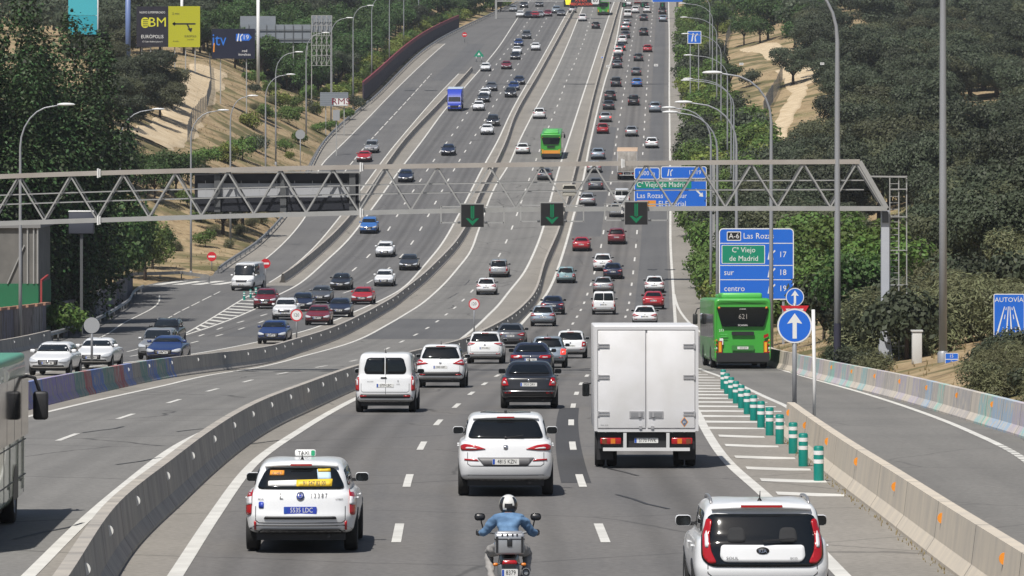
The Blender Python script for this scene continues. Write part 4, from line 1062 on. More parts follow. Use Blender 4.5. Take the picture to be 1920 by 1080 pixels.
    q = MB(); e = .012; q.quad((-cw+.12,y0+1.16,2.20),(cw-.12,y0+1.16,2.20),(cw-.10,y0+1.60+e,1.52),(-cw+.10,y0+1.60+e,1.52)); q.quad((-cw+.12,y0+1.12,2.18),(cw-.12,y0+1.12,2.18),(cw-.10,y0+1.58,1.50),(-cw+.10,y0+1.58,1.50)); q.build('windscreen', GLASS2, root)
    q = MB(); q.box((0,y0+1.87,.75), (1.2,.04,.3)); q.build('front_grille', PLAST, root)
    for sg in (-1, 1):
        q = MB(); q.rbox((sg*(cw-.25),y0+1.86,.80), (.34,.06,.2), .03); q.build('headlamp', HLG, root)
        q = MB(); q.quad((sg*(cw+.008),y0+.55,1.5),(sg*(cw+.008),y0+1.35,1.5),(sg*(cw-.005),y0+1.05,2.1),(sg*(cw-.005),y0+.55,2.1)); q.build('side_window', GLASS, root)
        q = MB(); c = Vector((sg*(w+.10), y0+1.25, 1.55)); q.rbox(c, (.17,.09,.32), .04); q.flat(rrect(.13,.27,.03,2), Matrix.Translation(c+Vector((0,-.048,0))), 1); q.bar(c+Vector((0,.02,.12)), (sg*(cw-.05), y0+1.2, 1.72), .03, .03); q.bar(c+Vector((0,.02,-.12)), (sg*(cw-.05), y0+1.2, 1.42), .03, .03); q.build('wing_mirror', [PLAST, GLASS], root)
    root['axle'] = 0.0; root['faxle'] = y0+1.8; return root
TRUCKP = mat('truck_white', (.73,.73,.745), .42, noise=(1.3,.75,(.61,.605,.595)))
t = box_truck('large white box truck with closed rear doors in the right lane', TRUCKP, PW, hero=True, top=3.12); t['axle'] = -.0
place(t, 1212, 879.5)
t = box_truck('dusty pale box truck with beige roof behind the overhead gantry', mat('dusty_panel', (.42,.40,.37), .7, noise=(2,.8,(.25,.22,.19))), PG, 2.5, 3.55, 1.0, 6.4, False, mat('beige_tarp', (.50,.36,.25), .8, noise=(1.5,.6,(.42,.30,.21))))
place(t, 1176, 338)
t = box_truck('blue delivery truck with pale roof coming towards the camera', PBR, PBR, 2.3, 3.35, .9, 5.0, False, mat('pale_roof', (.45,.52,.60), .5))
place(t, 852, 209, True)
# the lorry's cab roof deflector
q = MB(); q.grid([[(-1.0,6.0,2.35),(1.0,6.0,2.35)],[(-1.05,5.25,3.3),(1.05,5.25,3.3)],[(-1.05,5.1,3.3),(1.05,5.1,3.3)],[(-1.0,5.1,2.3),(1.0,5.1,2.3)]]); q.build('wind_deflector', PBR, t)

# --- buses
GRN = mat('bus_green', (.055,.36,.045), .35, coat=.4, noise=(.7,.5,(.045,.30,.04))); GRN2 = mat('bus_green_light', (.10,.46,.10), .4)
def city_bus(label, hero=False, L=12.0, W=2.66, H=3.32, paint_m=None, name='bus', num='621'):
    pm = paint_m or GRN; root = empty(name, label, 'bus'); w = W/2
    def sec(y, sx, z0, z1, r):
        pts = []
        for sg, a0 in ((1,-90),(1,0),(-1,90),(-1,180)):
            for i in range(5):
                a = R(a0+22.5*i); cx = sg*(w*sx-r); cz = (z0+r) if a0 in (-90,180) else (z1-r); pts.append((cx+r*math.cos(a), y, cz+r*math.sin(a)))
        return pts
    rows = [sec(.10,.90,.55,H-.25,.2), sec(.0,.955,.45,H-.14,.2), sec(.03,.985,.38,H-.05,.2), sec(.35,1,.32,H,.2), sec(L*.5,1,.32,H,.2), sec(L-.35,1,.32,H,.2), sec(L-.05,.96,.36,H-.1,.25), sec(L,.9,.45,H-.25,.25)]
    q = MB(); rr = [r+[r[0]] for r in rows]; q.grid(rr, 0, True); q.add(rows[0], [tuple(range(len(rows[0])))]); q.add(rows[-1], [tuple(range(len(rows[0])-1,-1,-1))]); q.build('body', pm, root, merge=True)
    # roof plant
    q = MB(); q.rbox((0,1.9,H+.10), (W*.72,2.6,.28), .08); q.build('roof_unit', GRN2 if pm is GRN else pm, root); q = MB(); q.rbox((0,7.0,H+.06), (W*.6,2.2,.2), .06); q.build('roof_unit', GRN2 if pm is GRN else pm, root)
    M = Matrix.Translation((0,-.012,0))
    q = MB(); q.prism(rnd([(-.74*w,1.98),(.74*w,1.98),(.93*w,2.90),(-.93*w,2.90)], .1), M, .03); rw = q.build('rear_window', GLASS, root)
    if hero:
        q = MB(); q.text(num, 0, 2.44, .34, M, 0, -.008, .9); q.build('route_number', mat('led_off', (.28,.26,.24), .6), rw)
        q = MB(); q.text('SCANIA', 0, 2.04, .12, M, 0, -.008, 1.1); q.text('SCANIA', 0, 2.80, .08, M, 0, -.008, 1.1); q.build('lettering', WHT, rw)
        q = MB(); q.text('213', -w+.32, 1.80, .16, M, 0); q.build('fleet_number', WHT, root)
        q = MB(); q.prism([(.98,1.42),(1.2,1.52),(1.2,1.66),(.98,1.58)], M, .01); q.build('red_sticker', TLR, root)
        q = MB(); q.prism(rrect(.17,.30,.02,2,-w+.32,1.28), M, .01); q.text('16', -w+.32, 1.28, .14, M, 1); q.build('speed_sticker', [WHT, INK], root)
        q = MB(); q.prism(rrect(.36,.05,.02,2,-.9,1.62), M, .01); q.prism(rrect(.3,.04,.02,2,-.9,1.50), M, .01); q.build('decal', GRN2, root)
    q = MB(); q.prism(rrect(1.06,.18,.05,3,0,1.66), M, .03); q.build('vent_slot', PLAST, root)
    q = MB(); q.prism(rrect(W*.94,.42,.1,3,0,.54), Matrix.Translation((0,-.07,0)), .16); q.build('bumper', PLAST, root)
    q = MB(); q.prism(rrect(1.05,.24,.04,2,0,.98), M, .02, 0); q.build('plate_recess', mat('bus_green_dark', (.04,.20,.04), .5) if pm is GRN else pm, root)
    q = MB(); MP = Matrix.Translation((0,-.03,.98)); q.prism(rrect(.52,.12,.01,2), MP, .02); q.text('4353 JDN', .02, 0, .11, MP, 1, -.003, .78); q.build('licence_plate', [PLW, INK], root)
    for sg in (-1, 1):
        q = MB(); q.prism(rrect(.19,.56,.01,1,sg*(w-.26),1.02), Matrix.Translation((0,-.02,0)), .03, 0); q.flat(rrect(.12,.46,.01,1,sg*(w-.26),1.02), M, 1, -.012); q.build('warning_panel', [TLR if hero else ORA, mat('panel_amber', (.75,.38,.02), .35)], root)
        for z, m in ((1.32,TLO),(1.12,TLR),(.95,TLW),(.78,TLR)):
            q = MB(); q.lathe([(.0,-.03),(.055,-.028),(.07,0),(.07,.03)], 12, 'Y', (sg*(w-.075),.05,z)); q.build('tail_lamp', m, root)
        q = MB(); q.lathe([(.0,-.03),(.05,-.028),(.06,0),(.06,.03)], 12, 'Y', (sg*(w-.22),.0,2.86)); q.build('high_lamp', TLO, root)
        for i in range(6):
            q = MB(); y = 1.0+i*1.75; q.quad((sg*(w+.004),y,1.45),(sg*(w+.004),y+1.68,1.45),(sg*(w+.004),y+1.68,2.55),(sg*(w+.004),y,2.55)) if sg > 0 else q.quad((sg*(w+.004),y+1.68,1.45),(sg*(w+.004),y,1.45),(sg*(w+.004),y,2.55),(sg*(w+.004),y+1.68,2.55)); q.build('side_window', GLASS, root)
        for y in (3.2, L-2.7):
            add_wheel(root, sg*(w-.14), y, .48, .28, 'truck')
            q = MB(); P = [(y+.62*math.cos(R(a)), .42+.62*math.sin(R(a))) for a in range(0,181,15)]; q.add([(sg*(w+.005),a,b) for a,b in (P if sg < 0 else P[::-1])], [tuple(range(len(P)))]); q.build('wheel_arch', PLAST, root)
        q = MB(); c = Vector((sg*(w+.22), L+.05, 2.25)); q.rbox(c, (.24,.14,.52), .05); q.tube([c+Vector((0,0,.2)), c+Vector((-sg*.1,.1,.5)), (sg*(w-.2),L-.1,2.85)], .03, 6); q.build('wing_mirror', PLAST, root)
    q = MB(); q.quad((w*.88,L+.012,1.2),(-w*.88,L+.012,1.2),(-w*.86,L-.02,2.6),(w*.86,L-.02,2.6)); q.build('windscreen', GLASS2, root)
    q = MB(); q.box((0,6,.35), (W-.4,L-1.2,.25)); q.build('underbody', PLAST, root)
    root['axle'] = 3.2; root['faxle'] = L-2.7; return root
b = city_bus('bright green city bus driving up the entrance ramp', True)
b['axle'] = 0.0; place(b, 1393, 692, ref=FR); b.rotation_euler[2] += R(1.2)
b = city_bus('green city bus with orange lower panel in the bus lanes', False)
q = MB(); q.prism(rrect(1.9,.42,.04,2,0,.98), Matrix.Translation((0,-.05,0)), .03); q.build('orange_panel', ORA, b)
b['axle'] = 0.0; place(b, 1033, 299, ref=MD)
b = city_bus('green bus far up the bus lanes below the distant gantry', False); b['axle'] = 0.0; place(b, 1131, 29, ref=MD)
# old coach at the left edge
COACHP = mat('coach_side', (.47,.60,.44), .22, coat=.7, noise=(.9,.9,(.36,.44,.31)))
c = city_bus('pale green coach cut off by the left edge of the view', False, 11.0, 2.5, 2.9, COACHP, 'coach')
drop(c, 'roof_unit')
q = MB(); q.rbox((0,5.5,2.86), (2.46,10.6,.16), .07); q.build('roof', mat('coach_roof', (.10,.33,.22), .4), c)
q = MB()
for y in (3.9,5.6,7.0,8.9,10.2): q.box((1.253,y,.95), (.006,.025,1.0))
for z in (.75,1.38): q.box((1.253,6,z), (.006,9.6,.02))
for y in (4.2,6.6,9.6): q.box((1.255,y,.70), (.01,.05,.06))
q.build('panel_gap', SEAM, c)
c.location = (0,0,0); g = Vector((XC(49,82.5)-1.25, 82.5, 0)); yaw = math.atan(.036)
f = Vector((-math.sin(yaw), math.cos(yaw), 0)); p = g-f*11.0
sl = (rz(78)-rz(72))/6; c.location = (p.x, p.y, rz(82.5)-sl*11+.01); c.rotation_euler = (math.atan(sl), 0, yaw)
for o in c.children:
    if o.name.startswith('wing_mirror') and o.data.vertices[0].co.x > 0:
        for v in o.data.vertices: v.co.z -= .28; v.co.x = 1.25+(v.co.x-1.25)*1.15
# ================================================================== MOTORCYCLE AND RIDER
ms = (rz(66)-rz(60))/6
mc = empty('motorcycle', 'dark motorcycle with grey top case ridden in the middle of the lane', 'motorcycle')
def M4(o): mc.location = o
MBLK = mat('moto_black', (.02,.021,.024), .35, coat=.3); MGRY = mat('moto_grey', (.22,.23,.24), .4, .5); ALU = mat('top_case_silver', (.45,.46,.48), .38, .6, noise=(6,.5,(.36,.37,.39)))
for y, r_ in ((0.0,.31),(1.42,.30)):
    q = MB(); q.lathe([(r_*.72,-.06),(r_*.9,-.075),(r_,-.03),(r_,.03),(r_*.9,.075),(r_*.72,.06),(r_*.72,-.06)], 28, 'X', (0,y,r_)); t = q.build('wheel', RUB, mc)
    q = MB(); q.lathe([(r_*.73,-.05),(r_*.68,0),(r_*.73,.05)], 24, 'X', (0,y,r_)); q.lathe([(.02,-.07),(.05,-.06),(.05,.06),(.02,.07)], 12, 'X', (0,y,r_))
    for i in range(5): a = 2*math.pi*i/5; q.bar((0,y,r_), (0,y+r_*.7*math.cos(a),r_+r_*.7*math.sin(a)), .03)
    q.build('rim', MGRY, t)
q = MB(); q.bar((-.11,0,.31),(-.10,.55,.40),.045,.06); q.bar((.11,0,.31),(.10,.55,.40),.045,.06); q.rbox((0,.62,.42),(.30,.46,.34),.06,1); q.tube([(0,.35,.62),(0,.8,.70),(0,1.12,.86)],.05,8); q.tube([(0,.5,.3),(0,.9,.32),(0,1.05,.75)],.035,8); q.build('frame', [MBLK, MGRY], mc)
q = MB(); q.rbox((0,.92,.76),(.30,.46,.24),.10); q.build('fuel_tank', mat('tank_blue_grey', (.05,.07,.10), .3, coat=.6), mc)
q = MB(); q.rbox((0,.42,.735),(.30,.62,.12),.05); q.build('seat', MBLK, mc)
q = MB(); q.grid([[(-.15,.30,.58),(-.13,.30,.72),(.13,.30,.72),(.15,.30,.58)],[(-.13,-.05,.62),(-.11,-.05,.73),(.11,-.05,.73),(.13,-.05,.62)],[(-.08,-.20,.64),(-.07,-.20,.70),(.07,-.20,.70),(.08,-.20,.64)]]); q.box((0,-.12,.66),(.16,.22,.05)); q.build('tail_fairing', MBLK, mc)
q = MB(); q.rbox((0,-.235,.625),(.20,.05,.075),.03); q.build('tail_lamp', TLR, mc)
q = MB(); q.box((0,-.27,.50),(.16,.02,.22)); q.bar((0,-.16,.62),(0,-.27,.5),.06,.02); pl = q.build('plate_holder', MBLK, mc)
q = MB(); M = Matrix.Translation((0,-.283,.46)); q.prism(rrect(.22,.17,.012,2), M, .008, 0); q.flat(rrect(.03,.15,.005,1,-.09), M, 1, -.002); q.text('8379', .015, .035, .085, M, 2, -.003, .8); q.text('LPM', .015, -.04, .085, M, 2, -.003, .8); q.build('licence_plate', [PLW, EUB, INK], pl)
for sg in (-1, 1):
    q = MB(); q.tube([(sg*.08,-.16,.62),(sg*.17,-.20,.60)],.012,6,0); q.rbox((sg*.19,-.20,.60),(.07,.05,.045),.02,1); q.build('indicator', [MBLK, TLO], mc)
    q = MB(); q.tube([(sg*.09,1.42,.30),(sg*.09,1.20,.86)],.028,8); q.build('fork', MGRY, mc)
    q = MB(); q.tube([(sg*.33,1.06,.965),(sg*.36,1.10,1.08),(sg*.37,1.08,1.13)],.010,6); q.rbox((sg*.385,1.06,1.165),(.15,.045,.10),.04); q.build('mirror', MBLK, mc)
q = MB(); q.tube([(-.41,1.0,.945),(-.28,1.06,.955),(-.10,1.12,.93),(.10,1.12,.93),(.28,1.06,.955),(.41,1.0,.945)],.016,8); q.tube([(-.42,.995,.945),(-.30,1.055,.955)],.022,8,1); q.tube([(.42,.995,.945),(.30,1.055,.955)],.022,8,1); q.rbox((-.36,1.08,.95),(.16,.05,.09),.03,1); q.rbox((.36,1.08,.95),(.16,.05,.09),.03,1); q.build('handlebar', [MGRY, MBLK], mc)
q = MB(); q.rbox((0,1.26,.92),(.26,.16,.22),.06); q.grid([[(-.13,1.22,1.0),(.13,1.22,1.0)],[(-.11,1.16,1.18),(.11,1.16,1.18)]]); q.build('front_cowl', MBLK, mc)
q = MB(); q.tube([(.16,.5,.36),(.20,.2,.40),(.21,-.02,.46),(.22,-.22,.50)],[.035,.045,.06,.058],12,0); q.lathe([(.05,-.015),(.035,-.02),(.03,.06)],12,'Y',(.22,-.22,.50),1); q.build('exhaust', [MGRY, INK], mc)
q = MB(); q.rbox((0,-.10,.88),(.40,.32,.29),.035,0); q.box((0,-.10,.945),(.408,.328,.014),1); q.rbox((0,-.262,.90),(.07,.03,.11),.01,1); q.rbox((0,-.10,1.03),(.34,.26,.02),.008,0)
for x in (-.17,.17): q.box((x,-.262,.87),(.03,.015,.22),1)
for x in (-.10,-.03,.04,.10): q.box((x,-.262,1.0),(.022,.01,.03),1)
q.build('top_case', [ALU, MBLK], mc)
for sg in (-1, 1):
    q = MB(); q.tube([(sg*.13,.25,.36),(sg*.24,.25,.34)],.014,6); q.build('foot_peg', MBLK, mc)
mp = Vector((XC(955, 61.3), 61.3, rz(61.3)+.005)); mrot = (math.atan(ms), 0, .02)
mc.location = mp; mc.rotation_euler = mrot

# rider: one continuous skin-modifier figure, coloured by region
V_ = [(0,.40,.82),(0,.43,.93),(0,.50,1.06),(0,.56,1.16),(0,.60,1.23),(0,.63,1.30)]
RR = [(.155,.13),(.15,.115),(.175,.125),(.165,.115),(.07,.07),(.065,.065)]
E_ = [(0,1),(1,2),(2,3),(3,4),(4,5)]
for sg in (-1, 1):
    b = len(V_)
    V_ += [(sg*.165,.56,1.175),(sg*.235,.62,1.10),(sg*.335,.74,.955),(sg*.37,.90,.955),(sg*.368,.975,.965),(sg*.365,1.02,.97)]
    RR += [(.085,.085),(.075,.075),(.058,.058),(.045,.045),(.034,.034),(.042,.026)]
    E_ += [(3,b),(b,b+1),(b+1,b+2),(b+2,b+3),(b+3,b+4),(b+4,b+5)]
    b = len(V_)
    V_ += [(sg*.11,.44,.78),(sg*.20,.66,.74),(sg*.265,.86,.70),(sg*.25,.72,.50),(sg*.225,.50,.32),(sg*.225,.46,.255),(sg*.235,.66,.25)]
    RR += [(.115,.115),(.095,.095),(.07,.07),(.062,.062),(.045,.045),(.05,.05),(.04,.035)]
    E_ += [(0,b)]+[(b+i,b+i+1) for i in range(6)]
me = bpy.data.meshes.new('rider_skeleton'); me.from_pydata(V_, E_, [])
o = bpy.data.objects.new('rider_skeleton', me); COL.objects.link(o); md = o.modifiers.new('skin', 'SKIN'); md.branch_smoothing = .4
for i, s in enumerate(me.skin_vertices[0].data): s.radius = RR[i]; s.use_root = (i == 0)
o.modifiers.new('sub', 'SUBSURF').levels = 3; o.modifiers['sub'].render_levels = 3
dg = bpy.context.evaluated_depsgraph_get(); dg.update(); bme = bpy.data.meshes.new_from_object(o.evaluated_get(dg)); bpy.data.objects.remove(o)
DENIM = mat('denim_shirt', (.13,.24,.40), .85, noise=(7,.9,(.075,.15,.27)), bump=(11,1.0)); TROU = mat('grey_trousers', (.30,.29,.28), .85, noise=(7,.8,(.22,.215,.21)), bump=(10,1.0)); GLOV = mat('dark_glove', (.025,.024,.023), .7); BOOT = mat('boot', (.03,.027,.025), .6); SKIN = mat('skin_tone', (.50,.30,.22), .5)
from mathutils import noise as mnoise
for v in bme.vertices:      # cloth folds: ridges across the back, sleeves and trouser legs
    c = v.co
    if .32 < c.z < 1.21 and c.y < .92:
        v.co = c+v.normal*(.016*mnoise.noise((c.x*7, c.y*5, c.z*17))+.009*mnoise.noise((c.x*19+4, c.y*15, c.z*24)))
q = MB(); q.add([v.co for v in bme.vertices], [tuple(p.vertices) for p in bme.polygons], 0, True)
for i, f in enumerate(q.f):
    c = sum((q.v[j] for j in f), Vector())/len(f)
    q.m[i] = 2 if (c.y > .93 and c.z > .9) else 4 if c.z > 1.255 else 3 if c.z < .30 else 1 if c.z < .835 or (abs(c.x) > .2 and c.z < .85) else 0
for sg in (-1, 1):      # four fingers of different length curled round the grip, thumb under it
    for k, (dx, ln) in enumerate(((-.034,.9),(-.011,1.0),(.012,.95),(.034,.78))):
        x = sg*(.365+dx); cy = 1.02-(abs(x)-.30)*.5+.005; cz_ = .952
        pts = [(x, .985, .978)]+[(x, cy+.031*math.cos(R(a)), cz_+.031*math.sin(R(a))) for a in (95, 45, 0, -50, -50-45*ln)]
        q.tube(pts, [.010,.010,.0095,.009,.0085,.007], 6, 2)
    x = sg*.318; q.tube([(sg*.34,.975,.962),(x,.985,.945),(x-sg*.006,1.01,.926),(x-sg*.004,1.035,.924)], [.012,.011,.010,.008], 6, 2)
rider = empty('person', 'motorcyclist in blue denim shirt, grey trousers and a black and white helmet', 'person')
q.build('body', [DENIM, TROU, GLOV, BOOT, SKIN], rider)
# helmet
HW = mat('helmet_white', (.62,.62,.60), .25, coat=.6); 
q = MB(); rows = []
for i in range(13):
    ph = R(-58+148*i/12); r_ = math.cos(ph); rows.append([(.128*r_*math.cos(a)*1.0, .155*r_*math.sin(a)+.0, .142*math.sin(ph)) for a in [2*math.pi*j/28 for j in range(29)]])
q.grid(rows, 0, True)
for i, f in enumerate(q.f):
    c = sum((q.v[j] for j in f), Vector())/len(f); a = math.atan2(c.x, -c.y)
    if c.z < -.02+.035*math.sin(3*a) or (abs(abs(a)-.95) < .26 and c.z < .11) or (abs(a) < .40 and -.02 < c.z < .045) or abs(a) > 1.75: q.m[i] = 1
hl = q.build('helmet', [HW, MBLK], rider); hl.location = (0,.66,1.355); hl.rotation_euler = (R(6),0,0)
q = MB(); rows = []
for z in (-.03,.0,.04,.07): rows.append([(.132*math.cos(a)*math.cos(z*6), .16*math.sin(a)*math.cos(z*6), z) for a in [R(30+10*j) for j in range(13)]])
q.grid(rows); q.build('visor', GLASS2, hl)
q = MB(); q.tube([(0,-.10,-.115),(.07,-.06,-.125),(.09,.03,-.13),(0,.1,-.13),(-.09,.03,-.13),(-.07,-.06,-.125),(0,-.10,-.115)],.022,8); q.build('neck_roll', MBLK, hl)
rider.location = mp; rider.rotation_euler = mrot

# ================================================================== TRAFFIC
PROTO = {}
LITE = {'body','rear_window','windscreen','tail_lamp','headlamp','wheel','bumper_trim','licence_plate','wing_mirror','front_grille','side_window','spoiler','wheel_arch','underbody','roof_rail'}
def copy_lite(o):
    c = o.copy(); COL.objects.link(c)
    for k in o.children:
        if k.name.split('.')[0] not in LITE: continue
        e = k.copy(); COL.objects.link(e); e.parent = c
    return c
def proto(key):
    if key in PROTO: return PROTO[key]
    kind, lamp, kw = {
      'h1': ('hatch','tri',{}), 'h2': ('hatch','block',dict(over=dict(L=3.9,W=1.72,H=1.5,cr=.36))), 'h3': ('hatch','slim',dict(over=dict(L=4.25,W=1.80,H=1.45,wr=.56))),
      's1': ('suv','slim',dict(rails=True)), 's2': ('suv','tri',{}), 's3': ('suv','block',dict(rails=True,over=dict(L=4.32,W=1.81,H=1.66,wr=.66))),
      'b1': ('saloon','slim',{}), 'b2': ('saloon','block',dict(over=dict(L=4.5,W=1.77,H=1.45))), 'w1': ('wagon','tri',dict(rails=True)),
      'c1': ('saloon','slim',dict(over=dict(L=4.4,W=1.80,H=1.38,trunk=-1.55,yrr=-.8,wr=.52))),
      'm1': ('mpv','tall',{}), 'v1': ('van','post',dict(twin=True)), 'V1': ('bigvan','post',dict(twin=True, bumper=.3))}[key]
    r, sh, D = build_car(kind, PW, '', 'van' if key in 'v1V1' else 'car', lamp, name={'v1':'delivery_van','V1':'large_van'}.get(key, 'car'), **kw)
    PROTO[key] = [r, False]; return PROTO[key]
def spawn(key, pm, px, py, label, inbound=False, ref=None, group=None, lit=False, dyaw=0.0):
    P = proto(key); d = dofy(py)
    if not P[1]: o = P[0]; P[1] = True; P.append(True)
    else: o = copy_lite(P[0]) if d > 430 else copy_tree(P[0])
    o['label'] = label; o['group'] = group or ('cars coming towards the camera' if inbound else 'cars driving away')
    for k in [o]+list(o.children_recursive):
        if k.type != 'MESH': continue
        for i, m in enumerate(k.data.materials):
            if m is PW: k.material_slots[i].link = 'OBJECT'; k.material_slots[i].material = pm
            if lit and m is TLR and k.name.startswith('tail_lamp'): k.material_slots[i].link = 'OBJECT'; k.material_slots[i].material = TLIT
    place(o, px, py, inbound, ref, dyaw); return o
T = [  # outbound main lanes: body style, paint, picture point of the near axle, label
 ('b1',PG,957,652,'grey blue saloon mostly hidden behind the white crossover by the middle barrier'),
 ('h1',PSB,1018,612,'silver blue hatchback following a dark saloon in the fast lane'),
 ('b1',PN,1036,590,'navy saloon just ahead of the silver blue hatchback'),
 ('v1',PW,1132,590,'white van with red stripe lettering in the centre lane'),
 ('h3',PW,1209,611,'white hatchback whose lower half the box truck hides'),
 ('b2',PR,1225,580,'bright red saloon behind the white car in the right lane'),
 ('h1',PW,1227,549,'white car leading the red saloon in the right lane'),
 ('h3',PS,1131,550,'silver hatchback directly ahead of the white van'),
 ('b1',PN,1149,523,'navy saloon overlapping a white crossover in the centre lane'),
 ('s2',PW,1130,508,'white crossover partly hidden by the navy saloon'),
 ('h2',PT_,1061,531,'pale turquoise hatchback alone in the fast lane'),
 ('c1',PR,1090,471,'red coupe in the fast lane below the gantry'),
 ('s2',PRD,1156,458,'dark red sport utility car below the gantry arrow'),
 ('h3',PS,1101,386,'silver hatchback seen between the gantry girders'),
 ('h1',PS,1157,407,'silver car right behind a gantry lane signal'),
 ('b2',PG,1117,357,'grey saloon framed by the gantry handrails'),
 ('h3',PS,1114,324,'silver hatchback just under the upper gantry tube'),
 ('b1',PSB,1121,299,'blue grey saloon above the upper gantry tube'),
 ('v1',PW,1166,384,'white van behind the gantry, next to the blue exit sign'),
 ('h1',PW,1222,278,'white car in the right lane above the gantry'),
 ('b2',PS,1184,256,'silver saloon ahead of the dusty truck'),
 ('h2',PR,1130,251,'red hatchback in the queue along the fast lane'),
 ('b2',PS,1135,229,'silver saloon ahead of the red hatchback in the queue'),
 ('b1',PCH,1141,206,'charcoal saloon in the fast lane queue beside a black van'),
 ('s2',PB,1144,189,'black sport utility car ahead of the charcoal saloon'),
 ('m1',PB,1188,198,'tall black people carrier in the centre lane'),
 ('s2',PSB,1228,211,'silver blue crossover alone in the right lane'),
 ('h3',PBL,1194,163,'blue hatchback in the centre lane'),
 ('m1',PCH,1155,163,'dark people carrier beside the blue hatchback'),
 ('b2',PG,1193,142,'grey saloon ahead of the blue hatchback'),
 ('b1',PG,1157,128,'grey saloon in the fast lane queue behind a black car'),
 ('h2',PB,1158,116,'black hatchback in the queue just behind a white car'),
 ('h1',PCH,1197,115,'charcoal hatchback in the centre lane left of the red one'),
 ('h3',PR,1214,98,'bright red hatchback in the right lane'),
 ('h1',PW,1159,103,'white hatchback squeezed between two dark cars in the queue'),
 ('b2',PCH,1164,95,'charcoal saloon ahead of the white hatchback in the queue'),
 ('s2',PW,1167,82,'white crossover in the queue near the road joint'),
 ('b1',PCH,1173,72,'dark saloon just beyond the road joint in the fast lane'),
 ('s2',PB,1207,67,'black crossover near the road joint in the centre lane'),
 ('h1',PS,1172,57,'silver hatchback far up the fast lane queue'),
 ('h3',PS,1175,49,'silver grey car nose to tail in the far queue'),
 ('b2',PCH,1207,39,'dark saloon in the far centre lane'),
 ('v1',PW,1177,33,'white van far up the fast lane'),
 ('s2',PW,1191,25,'white crossover beside the far white van'),
 ('h1',PW,1213,24,'white hatchback below the distant lane signals'),
 ('b2',PSB,1243,41,'silver blue saloon at the far right lane'),
 ('m1',PCH,1242,27,'dark people carrier below the distant blue sign'),
 ('h2',PB,1209,14,'black hatchback far away under the distant gantry'),
 ('h1',PR,1196,8,'red car far away under the distant gantry'),
 ('m1',PW,1177,12,'white people carrier almost at the top of the road')]
for k, pm, x, y, lb in T: spawn(k, pm, x, y, lb, lit='queue' in lb and k in ('b2','h1'))
T = [  # bus and carpool lanes, driving away
 ('m1',PS,935,520,'silver people carrier in the bus lanes'),
 ('h1',PW,912,553,'white hatchback following the silver people carrier in the bus lanes'),
 ('b1',PG,1021,338,'grey saloon behind the green bus, under the gantry tube'),
 ('h3',PW,980,289,'white car left of the green bus'),
 ('s2',PW,1011,223,'white crossover ahead of the green bus'),
 ('h1',PB,1117,54,'black car far up the bus lanes'),
 ('s2',PW,1092,40,'white crossover near the left line far up the bus lanes'),
 ('b1',PS,1073,24,'silver saloon at the far end of the bus lanes')]
for k, pm, x, y, lb in T: spawn(k, pm, x, y, lb, ref=MD, group='cars in the bus lanes')
